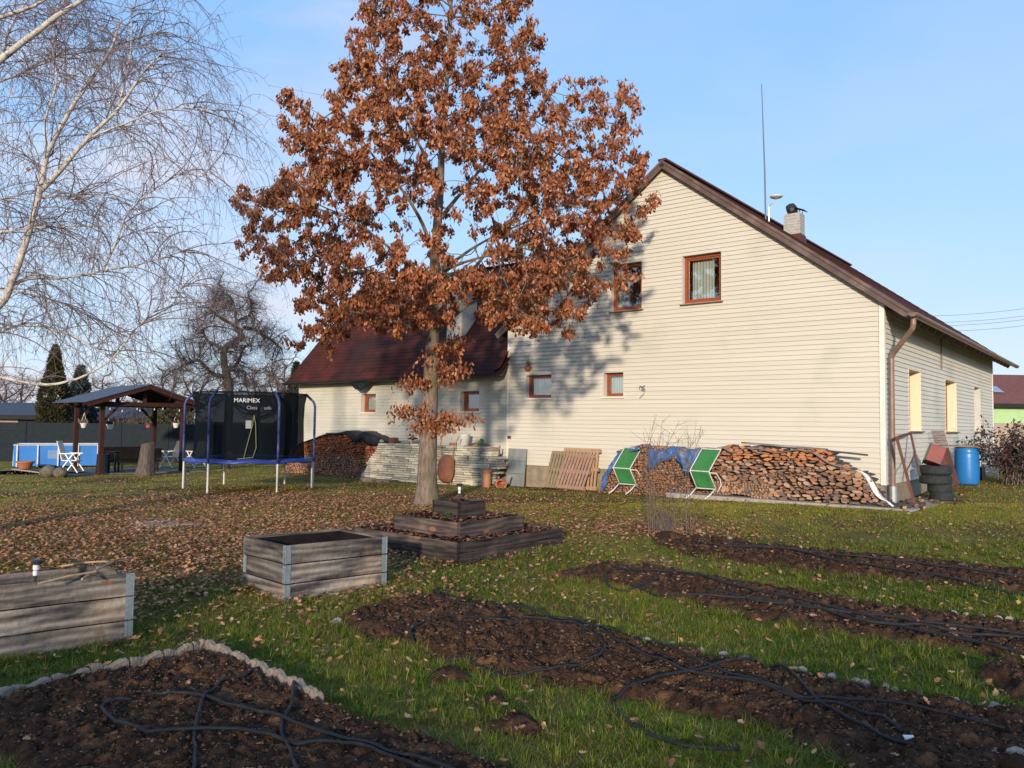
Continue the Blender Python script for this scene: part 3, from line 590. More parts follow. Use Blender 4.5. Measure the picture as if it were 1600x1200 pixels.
def packpile(poly,y0,hm=(.042,.07),wm=(.10,.24),roundzone=None,freshz=9,seed=1):
    r=np.random.default_rng(seed); P=np.array(poly); out=[]; z=P[:,1].min(); X0,X1=P[:,0].min(),P[:,0].max(); ph=r.uniform(0,6)
    while z<P[:,1].max():
        h=r.uniform(*hm); x=X0+r.uniform(-.1,0); rowh=h
        while x<X1:
            w=r.uniform(*wm); zz=z+h/2+.035*math.sin(x*2.1+ph+z*4)+.015*math.sin(x*7+z*9)+r.uniform(-.014,.014); rd=False; hh=h*r.uniform(1.1,1.75)
            if roundzone and roundzone(x+w/2,zz): w=h*r.uniform(1.2,1.7); hh=w; rd=True
            if inpoly(np.array([x+w/2]),np.array([zz]),poly)[0]:
                k='r' if rd else ('f' if zz>freshz+r.uniform(-.1,.1) else 'l'); out.append((x+w/2,y0+r.uniform(-.03,.05),zz,w*1.04,hh,r.uniform(-.35,.35),k))
            x+=w
        z+=rowh
    return out
def tr(px,py,y): q=YP(px,py,y); return (q[0],q[2])
y0=-.78
pr_=[tr(*p,y0) for p in ((1116,783),(1120,702),(1150,694),(1215,703),(1292,702),(1312,726),(1335,733),(1356,745),(1375,775),(1388,795))]
zb=.345
pr_[0]=(pr_[0][0],zb); pr_[-1]=(pr_[-1][0],zb)
logsR=packpile(pr_,y0,roundzone=lambda x,z:z<.345+.30 and x<pr_[0][0]+1.35 ,freshz=1.17,seed=3)
pm=[tr(*p,-.7) for p in ((932,762),(950,735),(966,705),(1000,697),(1040,699),(1070,703),(1100,703),(1120,705),(1122,782))]
pm[0]=(pm[0][0],HG(pm[0][0],-.7)-.03);pm[-1]=(pm[-1][0],HG(-3.4,-.7)-.03)
logsM=packpile(pm,-.68,seed=4,hm=(.045,.065),wm=(.08,.17))
pl=[tr(*p,-.6) for p in ((440,745),(449,714),(470,692),(512,677),(542,679),(575,688),(599,692),(585,718),(556,745))]
pl[0]=(pl[0][0],HG(-20,-.6)-.03);pl[-1]=(pl[-1][0],HG(-16,-.6)-.03)
logsL=packpile(pl,-.58,seed=5,hm=(.06,.085),wm=(.10,.2),freshz=.75)
order=sorted(logsR,key=lambda q:-q[3]*q[4])
indiv=order[:300]; rest=[(q,) for q in order[300:]]
def meshfor(q): return random.choice({'r':LR,'f':LM2,'l':LM}[q[6]])
for q in indiv:
    me,_,_=meshfor(q); o=bpy.data.objects.new('firewood_log',me); COL.objects.link(o)
    o.location=tuple(map(float,HW(q[0],q[1],q[2]))); o.rotation_euler=(0,q[5]*.4,-YAW+random.uniform(-.04,.04)); o.scale=(q[3],1,q[4])
    tag(o,'split firewood log in the long stack on the concrete slab before the gable wall','log','split logs of the long stack on the slab')
mb=MB()
logs_rest=order[300:]+logsM+logsL
cols=[]
palette={'l':[(.42,.19,.10),(.50,.26,.15),(.32,.17,.11),(.24,.17,.13),(.38,.2,.12)],'f':[(.52,.19,.08),(.44,.14,.06),(.36,.12,.06)],'r':[(.4,.24,.15)]}
for q in logs_rest:
    me,vs,fs=meshfor(q); ca_,sa_=math.cos(q[5]*.4),math.sin(q[5]*.4)
    vv=[]
    for x,y,z in vs:
        x*=q[3];z*=q[4]; x,z=x*ca_+z*sa_,-x*sa_+z*ca_; vv.append(tuple(HW(q[0]+x,q[1]+y,q[2]+z)))
    mb.add(vv,fs); c=random.choice(palette[q[6]]); k=random.uniform(.7,1.15); n=len(vs)//3
    cols+=[(c[0]*k,c[1]*k,c[2]*k)]*n+[(.12,.08,.06)]*n+[(c[0]*k,c[1]*k,c[2]*k)]*n
V_=np.array(mb.v); byk={}
for f in mb.f: byk.setdefault(len(f),[]).append(f)
o=npmesh('firewood',V_,[np.array(v) for v in byk.values()],MT['wood_stuff'],col=np.array(cols)); tag(o,'split firewood heaped under the blue and black tarps along the house','firewood',kind='stuff')
# covers on the piles
def drape(name,top,yb,yf,drops,mt,label,cat,amp=.02,seed=1,thick=.008,n=70,loc0=None,up=.0):
    # top: (x,z) polyline; cloth runs from yb (wall side) to yf (front) then hangs by the drop at each x
    r=np.random.default_rng(seed); T=np.array(top); s=np.linspace(T[0,0],T[-1,0],n); zt=np.interp(s,T[:,0],T[:,1]); D_=np.array(drops); dr=np.interp(s,np.linspace(T[0,0],T[-1,0],len(D_)),D_)
    rows=[(yb,0,0),(yb*.5+yf*.5,0,0.01),(yf+.04,0,0.0),(yf-.01,.12,0),(yf-.03,.4,0),(yf-.03,.7,0),(yf-.02,1.,0)]
    vs=[]
    for j,(y,d,b) in enumerate(rows):
        for i,x in enumerate(s):
            k=amp*(math.sin(x*9+seed)+.6*math.sin(x*23+j)+.8*(r.random()-.5)); vs.append((x+(.3*k if j>3 else 0)-T[0,0],y+(k if j>2 else 0)*.9-yf,zt[i]+up+b+(k*.5 if j<=3 else 0)-d*max(.015,dr[i])-T[0,1]))
    fs=[(j*n+i,j*n+i+1,(j+1)*n+i+1,(j+1)*n+i) for j in range(len(rows)-1) for i in range(n-1)]
    o=MB().add(vs,fs).build(name,MT[mt],None,smooth=True,loc=tuple(map(float,HW(T[0,0],yf,T[0,1]))),rot=(0,0,-YAW))
    m=o.modifiers.new('solid','SOLIDIFY'); m.thickness=thick; m.offset=1
    return tag(o,label,cat)
drape('tarp',[tr(*p,-.6) for p in ((443,726),(470,692),(512,677),(522,677),(542,673),(556,681),(566,674),(580,680),(604,690))],0,-.62,[.08,.05,.05,.05,.07,.22,.36,.12],'tarp_black','crumpled black tarp over the woodpile by the trampoline','tarp',amp=.018,seed=2)
drape('tarp',[tr(*p,-.7) for p in ((940,748),(952,727),(968,704),(985,700),(1003,697))],-.1,-.72,[.35,.3,.25,.12,.10],'tarp_blue','blue tarp scrap on the sloping left end of the woodpile behind a green chair','tarp',seed=4,amp=.05)
drape('tarp',[tr(*p,-.7) for p in ((1012,700),(1035,701),(1055,702),(1080,702),(1100,703),(1116,704))],-.1,-.73,[.55,.50,.30,.22,.32,.62,.30,.34,.26],'tarp_blue','crumpled blue tarp spilling down the woodpile between the two green chairs','tarp',seed=5,amp=.06)
def wavy(name,a,b,y0_,y1_,wl,am,mt,label,n=60,sag=0):
    (xa,za),(xb,zb_)=a,b; vs=[]
    for i in range(n):
        t=i/(n-1); x=(xb-xa)*t; z=(zb_-za)*t+am*math.sin(2*PI*x/wl+.8)-sag*4*t*(1-t)
        for y in (y0_,y1_): vs.append((x,y-y0_,z+(.05 if y==y1_ else 0)))
    fs=[(2*i,2*i+2,2*i+3,2*i+1) for i in range(n-1)]
    o=MB().add(vs,fs).build(name,MT[mt],None,smooth=True,loc=tuple(map(float,HW(xa,y0_,za))),rot=(0,0,-YAW)); m=o.modifiers.new('solid','SOLIDIFY'); m.thickness=.014
    return tag(o,label,'roof sheet')
wavy('roofing_sheet',tr(1121,702,-.85),tr(1192,704,-.85),-.88,-.1,.62,.055,'sheet_grey','wavy dark roofing sheet curling over the left end of the long log stack')
wavy('roofing_sheet',tr(1176,703,-.8),tr(1262,706,-.8),-.86,-.1,.9,.035,'sheet_grey','flat grey roofing sheet over the middle of the long log stack')
wavy('roofing_sheet',tr(1262,706,-.8),tr(1314,728,-.8),-.87,-.1,.8,.04,'sheet_grey','bent grey roofing sheet drooping over the right shoulder of the long log stack')
for (a,b,y,w_,mt,lb) in (((1160,695),(1292,706),-.62,.14,'grey_wood','long weathered plank lying on the roofing sheets'),((1190,699),(1312,711),-.35,.12,'grey_wood','weathered plank behind the longer one on the log stack'),((1285,707),(1356,715),-.5,.07,'dark_wood','dark batten jutting right from the top of the log stack')):
    q0=YP(*a,y);q1=YP(*b,y); o=MB().bar((0,0,0.05),tuple(q1-q0+np.array([0,0,.05])),w_,.035).build('plank',MT[mt],None,loc=tuple(map(float,HW(*q0))),rot=(0,0,-YAW),bevel=.003); tag(o,lb,'plank')
# white plastic sheet hanging at the corner
q=[YP(*p,-.72) for p in ((1338,735),(1352,738),(1363,752),(1373,768),(1386,780),(1396,785))]
vs=[]
for k,p in enumerate(q):
    wd=[.08,.16,.17,.15,.17,.10][k]
    for j in range(5): vs.append((p[0]-q[0][0]-wd/2+wd*j/4,-.06+.05*math.sin(j*1.7+k*1.3)-.06*k/5,p[2]-q[0][2]+.03*math.cos(j*2+k)-.10*(j/4)*(k/5)))
fs=[(k*5+j,k*5+j+1,(k+1)*5+j+1,(k+1)*5+j) for k in range(5) for j in range(4)]
o=MB().add(vs,fs).build('plastic_sheet',MT['plastic_white'],None,smooth=True,loc=tuple(map(float,HW(q[0][0],-.72,q[0][2]))),rot=(0,0,-YAW)); m=o.modifiers.new('s','SOLIDIFY'); m.thickness=.006; m=o.modifiers.new('ss','SUBSURF'); m.levels=1; m.render_levels=2; tag(o,'white plastic sheet trailing down the right end of the log stack','sheet')
# loose logs and rubble at the corner
for i,(px,py,y,s,lb) in enumerate(((1322,731,-.75,.17,'fat round log on the right shoulder of the log stack'),(1341,742,-.8,.15,'square cut log end beside the white plastic'),)):
    q=YP(px,py,y); me,_,_=LR[i]; o=bpy.data.objects.new('firewood_log',me); COL.objects.link(o); o.location=tuple(map(float,HW(q[0],y,q[2]))); o.scale=(s,.9,s*.9); o.rotation_euler=(0,0,-YAW+.3); tag(o,lb,'log')
for i in range(46):
    x=random.uniform(.15,1.0); y=random.uniform(-.7,3.6) if x>.76 else random.uniform(-.9,2.3); me,_,_=random.choice(LM+LM2); o=bpy.data.objects.new('wood_chunk',me); COL.objects.link(o)
    z=(.335 if (x<.75 and y<2.3) else HG(x,y)); sx=random.uniform(.05,.12); o.location=tuple(map(float,HW(x,y,z+.03))); o.scale=(sx,random.uniform(.2,.5),sx*.7); o.rotation_euler=(random.uniform(-.1,.1),0,random.uniform(0,6.3)); tag(o,'short wood chunk scattered on the ground round the house corner','wood chunk','wood chunks scattered round the corner')
# paving slabs stacked against the wing
tp0=[tr(*p,-.62) for p in ((560,752),(575,722),(586,699),(770,693),(773,757))]
zb=HG(-13,-.7)-.02; nrow=17; ztop=tr(680,695,-.7)[1]; hh=(ztop-zb)/nrow; SM=[]
for i in range(5):
    r=np.random.default_rng(70+i); m=MB(); m.box(-.5,.5,0,1,-.5,.5); m.v=[(x+r.uniform(-.02,.02),y+r.uniform(-.03,.03),z+r.uniform(-.09,.09)) for x,y,z in m.v]
    me=bpy.data.meshes.new('slab'); me.from_pydata(m.v,[],m.f); me.materials.append(MT['slab']); SM.append(me)
xl=-16.0; xr=-10.35; cnt=0
for k in range(nrow):
    z=zb+hh*(k+.5); x=xl+.0+.058*k+random.uniform(-.05,.1)
    xe=xr-(.0 if k<nrow-2 else .25)+random.uniform(-.06,.06)
    while x<xe:
        w_=random.uniform(.30,.44)
        if cnt<290:
            o=bpy.data.objects.new('paving_slab',random.choice(SM)); COL.objects.link(o); y=-.72+random.uniform(-.03,.03)
            o.location=tuple(map(float,HW(x+w_/2,y,z+.012*math.sin(x*1.7)*k/nrow))); o.scale=(w_-.022,.35,hh*.80); o.rotation_euler=(0,random.uniform(-.01,.01),-YAW); cnt+=1
            tag(o,'thin weathered concrete slab in the long low stack against the wing','slab','thin slabs stacked against the low wing','thing')
        x+=w_
o=MB().box(xl+.45,xr-.15,-.42,-.06,zb,ztop-.03).build('rubble_fill',MT['plinth'],None,loc=HA,rot=(0,0,-YAW)); tag(o,'rubble packed behind the slab stack','rubble',kind='stuff')
zt=ztop+.005
def yt(px,py,y=-.55): return YP(px,py,y)
q=yt(615,690); t=hthing('brick_block','brown hollow block standing on the left half of the slab stack','block',q[0],-.55,z=zt); MB().box(-.13,.13,-.1,.1,0,.17).box(-.11,.11,-.08,.08,.17,.175,1).build('block',[MT['rust'],MT['dark_in']],t,bevel=.008)
for i,(px,lb,rr,hh2) in enumerate(((645,'dark flat mushroom shaped garden ornament on the slab stack left of the oak',.17,.2),(660,'small tan mushroom ornament next to the dark one on the slab stack',.10,.17))):
    q=yt(px,690,-.5-.1*i); t=hthing('mushroom_ornament',lb,'ornament',q[0],-.5-.1*i,z=zt); MB().lathe([(.045,0),(.04,hh2*.7)],12).build('stem',MT['stone'],t,smooth=True); MB().lathe([(.03,hh2*.62),(rr,hh2*.68),(rr*.9,hh2*.85),(rr*.4,hh2),(.01,hh2*1.03)],16).build('cap',MT['dark_wood' if i==0 else 'boulder'],t,smooth=True)
for i,(px,lb) in enumerate(((633,'pale stone lump between the block and the mushrooms'),(638,'yellowish stone lump below the mushroom cap'),(598,'cream stone lump at the left end of the slab stack'))):
    q=yt(px,692,-.62); me=MB().lathe([(.06,0),(.09,.03),(.07,.08),(.02,.1)],7); o=me.build('stone',MT['stone'],None,smooth=False,loc=tuple(map(float,HW(q[0],-.66,zt))),rot=(0,0,i)); tag(o,lb,'stone')
q=yt(726,680,-.45); t=hthing('bucket','dirty white plastic bucket standing on the slab stack','bucket',q[0],-.45,z=zt); MB().lathe([(.13,0),(.165,.30),(.175,.30),(.175,.33),(.15,.33),(.12,.02)],20).build('body',MT['jamb'],t,smooth=False); MB().tube([(.17*math.cos(a),-.02,.31+.0+.12*math.sin(a)*-1) for a in np.linspace(0,PI,12)],.006,5).build('handle',MT['galv'],t)
q=yt(708,690,-.6); o=MB().box(-.11,.11,-.05,.05,0,.07).build('brick',MT['terracotta'],None,bevel=.006,loc=tuple(map(float,HW(q[0],-.6,zt))),rot=(0,0,-YAW+.2)); tag(o,'single red brick on the slab stack left of the bucket','brick')
q=yt(750,686,-.5); r=np.random.default_rng(3); m=MB(); n=14
for j in range(6):
    for k in range(n): a=2*PI*k/n; rr=(.22,.21,.17,.11,.06,.01)[j]; m.v.append((rr*1.25*math.cos(a)*(1+.15*math.sin(3*a)),rr*.6*math.sin(a),(0,.04,.09,.13,.16,.17)[j]*(1+.35*math.cos(a-.6))))
for j in range(5):
    for k in range(n): m.f.append((j*n+k,j*n+(k+1)%n,(j+1)*n+(k+1)%n,(j+1)*n+k)); m.m.append(0)
D('yellow_cloth',(.50,.45,.05),(.12,.13,.09),scale=6,rough=.8,lo=.45,hi=.55); o=m.build('crumpled_bag',MT['yellow_cloth'],None,smooth=True,loc=tuple(map(float,HW(q[0],-.5,zt))),rot=(0,0,-YAW)); tag(o,'crumpled yellow and grey bag at the right end of the slab stack','bag')
q=yt(742,688,-.35); o=MB().add([(-.25,-.05,0),(.25,-.05,0),(.25,.1,0),(-.25,.1,0),(-.1,0,.05),(.2,.02,.13)],[(0,1,5,4),(1,2,5),(2,3,4,5),(3,0,4),(3,2,1,0)]).build('roof_tile',MT['red_metal'],None,loc=tuple(map(float,HW(q[0],-.42,zt))),rot=(0,0,-YAW)); tag(o,'dull red tile leaning between bucket and yellow bag','tile')
# wheelbarrow stood on its nose
q=YP(693,745,-.95); t=hthing('wheelbarrow','rusty wheelbarrow stood on end against the slab stack behind the oak trunk','wheelbarrow',q[0]+.02,-1.0)
m=MB(); n=20
for j,(s,d) in enumerate(((1,0),(.97,.03),(.72,.17),(.0,.18))):
    for k in range(n):
        a=2*PI*k/n; m.v.append((.30*s*math.copysign(abs(math.cos(a))**.6,math.cos(a)),.1-d,.48+.42*s*math.copysign(abs(math.sin(a))**.7,math.sin(a))))
for j in range(3):
    for k in range(n): m.f.append((j*n+k,j*n+(k+1)%n,(j+1)*n+(k+1)%n,(j+1)*n+k)); m.m.append(0)
D('rusty_tray',(.28,.105,.055),(.20,.075,.045),scale=5,rough=.75)
tr_=m.build('tray',MT['rusty_tray'],t,smooth=True); tr_.rotation_euler=(-.12,0,0)
m=MB(); [m.tube([(s*.16,.16,.05),(s*.2,.2,.6),(s*.26,.14,1.05),(s*.34+.25,.02,1.42)],.016,6) for s in (-1,1)]; m.build('handle_bar',MT['pallet_new'],t)
m=MB().lathe([(.03,-.04),(.15,-.035),(.17,0),(.15,.035),(.03,.04)],16,T=Matrix.Translation((0,.22,.19))@Matrix.Rotation(PI/2,4,'Y')); m.build('wheel',MT['tyre'],t)
q=YP(760,742,-1.0); t=hthing('clay_pipe','upright orange clay pipe at the right end of the slab stack','pipe',q[0],-1.0); MB().lathe([(.13,0),(.13,.42),(.155,.42),(.155,.5),(.12,.5),(.10,.40),(.10,.02)],20).build('pipe',MT['pipe_orange'],t,smooth=False)
q=YP(784,750,-.75); t=hthing('flower_pot','broken terracotta pot lying on its side near the grey panel','pot',q[0],-.75,dz=.12); t2=MB().lathe([(.09,-.12),(.14,.10),(.16,.10),(.16,.14),(.12,.14),(.07,-.1)],16,T=Matrix.Rotation(1.9,4,'X')@Matrix.Rotation(.5,4,'Y')).build('pot',MT['terracotta'],t,smooth=False); MB().bar((.16,-.05,-.12),(.2,.1,.22),.05,.02).build('shard',MT['concrete'],t)
q=YP(770,720,-.6); o=MB().bar((0,0,0),(-.03,.25,1.15),.035,.02).build('batten',MT['grey_wood'],None,loc=tuple(map(float,HW(q[0]+.18,-.72,HG(q[0],-.7)))),rot=(0,0,-YAW)); tag(o,'thin leaning batten at the right end of the slab stack','batten')
# grey panel
xa=YP(795,730,-.12)[0]; xb=YP(823,730,-.12)[0]; t=hthing('grey_panel','grey three part cement panel leaning on the wall left of the pallets','panel',(xa+xb)/2,-.22)
w_=(xb-xa)/2; m=MB()
for j in range(3): m.box(-w_,w_,-.03-.01*(2-j),.0,.36*j,.36*(j+1)-.006)
o=m.build('panel',MT['grey_panel'],t,bevel=.004); o.rotation_euler=(-.10,0,0)
# pallets
def pallet(name,label,mt,x,y,wid,hgt,lean,roll,nb,rows):
    t=hthing(name,label,'pallet',x,y,group='wooden pallets leaning on the gable wall'); E=Matrix.Rotation(-lean,4,'X')@Matrix.Rotation(roll,4,'Y')
    z0,z1=0,hgt
    for k in range(nb):
        xx=-wid/2+wid*(k+.5)/nb; bw=wid/nb*.66; m=MB(); m.box(xx-bw/2,xx+bw/2,-.125,-.105,z0,z1,T=E); m.build('deck_board',MT[mt],t,bevel=.002)
    for z in rows:
        m=MB(); m.box(-wid/2,wid/2,-.104,-.012,z-.05,z+.05,T=E); m.build('stringer',MT[mt],t)
    return t
xL=YP(850,760,-.75)[0]; xR=YP(917,766,-.75)[0]
cx_=lambda px,py,y:YP(px,py,y)[0]
ta=pallet('pallet','fresh tan pallet standing upright at the back, right of the others','pallet_new',cx_(906,760,-.30),-.30,1.15,1.10,.16,0.0,11,(.06,.56,1.05))
tb=pallet('pallet','mossy greenish pallet tilting in the middle, its left edge showing','pallet_green',cx_(875,762,-.58),-.58,1.0,1.06,.40,.0,10,(.06,.53,1.0))
tcx=pallet('pallet','reddish pallet in front with slats leaning to the right','pallet_wood',cx_(892,766,-.74),-.74,.92,1.06,.52,.02,9,(.05,.52,1.0))
# green loungers stood on end
def lounger(px,py,label):
    q=G(px,py); t=thing('lounge_chair',label,'lounge chair',q,-.42,'green lounge chairs stood on end')
    w=.215
    prof=[(.0,.20,.20),(-.085,.0,.62),(.235,-.02,1.10)]   # x offset, y offset, z of the three cross bars (zigzag)
    P=[(.10,.06,.24),(-.04,-.05,.64),(.20,.14,1.14)]
    m=MB(); n=8; vs=[];fs=[]
    for seg in range(2):
        a=np.array(P[seg]);b=np.array(P[seg+1])
        m=MB(); g=[]
        for j in range(n+1):
            c=a+(b-a)*j/n; 
            for i in range(n+1):
                s=(i/n-.5)*2*w*.95; g.append((c[0]+s,c[1]+.03*(1-(i/n*2-1)**2)*math.sin(PI*j/n)*1.0+.0,c[2]+s*-.03))
        m.add(g,[(j*(n+1)+i,j*(n+1)+i+1,(j+1)*(n+1)+i+1,(j+1)*(n+1)+i) for j in range(n) for i in range(n)])
        o=m.build('fabric',MT['green_fabric'],t,smooth=True)
        k=o.modifiers.new('s','SOLIDIFY'); k.thickness=.004
    for s in (-w,w):
        m=MB(); m.tube([tuple(np.array(p)+np.array([s,0,-.03*s])) for p in P],.013,8); m.build('side_rail',MT['white_steel'],t,smooth=True)
        m=MB(); m.tube([(P[0][0]-.02+s,P[0][1],.24-.03*s),(P[0][0]-.12+s,-.06,.10),(P[0][0]-.22+s,-.14,.01)],.017,8).build('leg',MT['white_steel'],t,smooth=True)
    for p in P: MB().tube([(p[0]-w,p[1],p[2]+.03*w),(p[0]+w,p[1],p[2]-.03*w)],.012,8).build('cross_bar',MT['white_steel'],t)
    m=MB(); m.tube([(P[1][0]+w,P[1][1],.61),(P[1][0]+w+.14,.08,.60),(P[1][0]+w+.22,.14,.45),(P[1][0]+w+.24,.16,.33),(P[1][0]+w+.16,.12,.16)],.014,8); m.build('armrest',MT['white_steel'],t,smooth=True)
    m=MB(); m.tube([(P[1][0]-w,P[1][1],.63),(P[1][0]-w-.14,.22,.62),(P[1][0]-w-.38,.35,.60)],.009,6) if 'left' in label else m.tube([(P[1][0]-w,P[1][1],.63),(P[1][0]-w-.2,.2,.64)],.009,6); m.build('armrest',MT['white_steel'],t)
    return t
lounger(974,772,'green fabric lounge chair stood on end, left one beside the pallets')
lounger(1096,780,'green fabric lounge chair stood on end, right one overlapping the long log stack')
# things along the side wall
def sx(px,py,x): return XP(px,py,x)
y_=sx(1424,757,.55)[1]
a=XP(1401,683,.12); b=XP(1424,676,.08); 
t=hthing('iron_rack','rusty angle iron rack leaning on the side wall by the downpipe','rack',.62,sx(1430,762,.62)[1])
L0=HL(np.array(t.location)); 
def rel(px,py,x): q=XP(px,py,x); return (q[0]-L0[0],q[1]-L0[1],q[2]-L0[2])
A1=rel(1401,684,.30);A2=rel(1423,677,.12);B1=(0,.0,.0);B2=rel(1437,742,.55)
m=MB(); m.bar(A1,B1,.05,.05).bar(A1,A2,.05,.05).bar(A2,B2,.04,.04).bar(tuple(.5*(np.array(A1)+np.array(B1))),tuple(.5*(np.array(A2)+np.array(B2))),.02,.02); m.build('rails',MT['rust'],t)
tx,ty=.62,sx(1462,775,.62)[1]
for i,(R,z,dx,dy) in enumerate(((.24,.09,.12,.0),(.25,.27,.08,.02),(.33,.46,.0,.02),(.33,.67,0,.04))):
    q=HW(tx+dx,ty+dy); zz=zg(q[0],q[1])
    o=MB().lathe([(R*.58,-.06),(R*.6,-.09),(R*.9,-.10),(R,-.06),(R,.06),(R*.9,.10),(R*.6,.09),(R*.58,.06)],28).build('tyre',MT['tyre'],None,smooth=False,loc=(q[0],q[1],zz+z+.01)); tag(o,['smaller tyre at the bottom of the stack by the side wall','smaller tyre second from the bottom of the stack','wide tyre third from the bottom of the stack','wide tyre on top of the stack holding the red metal box'][i],'tyre')
zt2=zg(*HW(tx,ty)[:2])+.79
q=HW(tx-.08,ty+.02,zt2)
t=thing('metal_box','red and green sheet metal box tilted on top of the tyre stack','box',q,-YAW+.2); E=Matrix.Rotation(.35,4,'Y')@Matrix.Rotation(-.3,4,'X'); MB().box(-.16,.16,-.2,.2,0.02,.42,T=E).build('box_body',MT['red_metal'],t,bevel=.01); MB().box(-.19,-.163,-.2,.2,0.0,.42,T=E).build('side_panel',MT['green_metal'],t)
# barrel
by=sx(1508,757,.55)[1]; t=hthing('barrel','bright blue plastic barrel with a board lid beside the side wall','barrel',.6,by)
R=.29; MB().lathe([(R*.93,0),(R*.97,.04),(R,.2),(R*1.02,.45),(R,.7),(R*1.0,.78),(R*.98,.80),(R*1.0,.82),(R*.97,.95),(R*.9,.97)],32).build('drum',MT['blue_plastic'],t,smooth=True)
m=MB().box(-.38,.0,-.36,.30,.975,1.0,T=Matrix.Rotation(.03,4,'Y')).box(.005,.32,-.30,.34,.975,1.0).box(-.1,.2,-.25,.1,1.002,1.03); m.build('lid_board',MT['pallet_green'],t)
o=MB().box(-.02,.02,-.5,.45,0,.98,T=Matrix.Rotation(-.25,4,'Y')).build('rusty_sheet',MT['rust'],None,loc=tuple(map(float,HW(.42,by-.55,HG(.4,by)))),rot=(0,0,-YAW)); tag(o,'dark rusty sheet leaning between tyres and blue barrel','sheet')
# mesh panel
my=sx(1462,690,.2)[1]; t=hthing('mesh_panel','rusty reinforcing mesh panel leaning on the side wall behind the barrel','mesh panel',.5,my+.6)
m=MB()
for k in range(11): yy=-.75+.15*k; m.tube([(.0,yy,0),(-.36,yy,1.45)],.007,4)
for k in range(13): f_=k/12; m.tube([(-.36*f_,-.75,1.45*f_),(-.36*f_,.75,1.45*f_)],.007,4)
m.build('wire_mesh',MT['rust'],t)
# junk beyond the barrel
jy=sx(1545,745,.7)[1]
t=hthing('garden_chair','old folded garden chair with pale slats leaning beyond the blue barrel','chair',.75,jy); m=MB()
for s in (-.22,.22): m.tube([(s,-.3,0),(s,.1,.75),(s,.2,.95)],.014,6).tube([(s,.3,.02),(s,-.1,.5)],.014,6)
m.build('frame',MT['white_steel'],t); m=MB(); [m.box(-.22,.22,-.28+.06*k,-.24+.06*k,.12+.11*k,.2+.11*k) for k in range(7)]; m.build('slats',MT['plastic_white'],t)
t=hthing('crate','dark plastic crate on the grass behind the blue barrel','crate',.45,jy-.9); m=MB(); m.box(-.25,.25,-.3,.3,0,.03).box(-.25,-.23,-.3,.3,.03,.34).box(.23,.25,-.3,.3,.03,.34).box(-.23,.23,-.3,-.28,.03,.34).box(-.23,.23,.28,.3,.03,.34).box(-.28,.28,-.33,.33,.34,.37); m.build('crate_body',MT['black_metal'],t)
t=hthing('board','reddish board propped among the junk beyond the blue barrel','board',.3,jy+.5); MB().box(-.02,.02,-.35,.35,0,.95,T=Matrix.Rotation(-.2,4,'Y')).build('board_panel',MT['rust'],t)
def pr_px(x,y,z):
    q=np.array([x,y,z])-EYE; return 800+F_PX*(q@CX)/(q@_f),600-F_PX*(q@CU)/(q@_f)
ORD=['first','second','third','fourth','fifth','sixth','seventh','eighth','ninth','tenth','eleventh','twelfth','thirteenth','fourteenth','fifteenth','sixteenth','seventeenth','eighteenth','nineteenth','twentieth']+['twenty-'+q for q in ('first','second','third','fourth','fifth','sixth','seventh','eighth','ninth')]
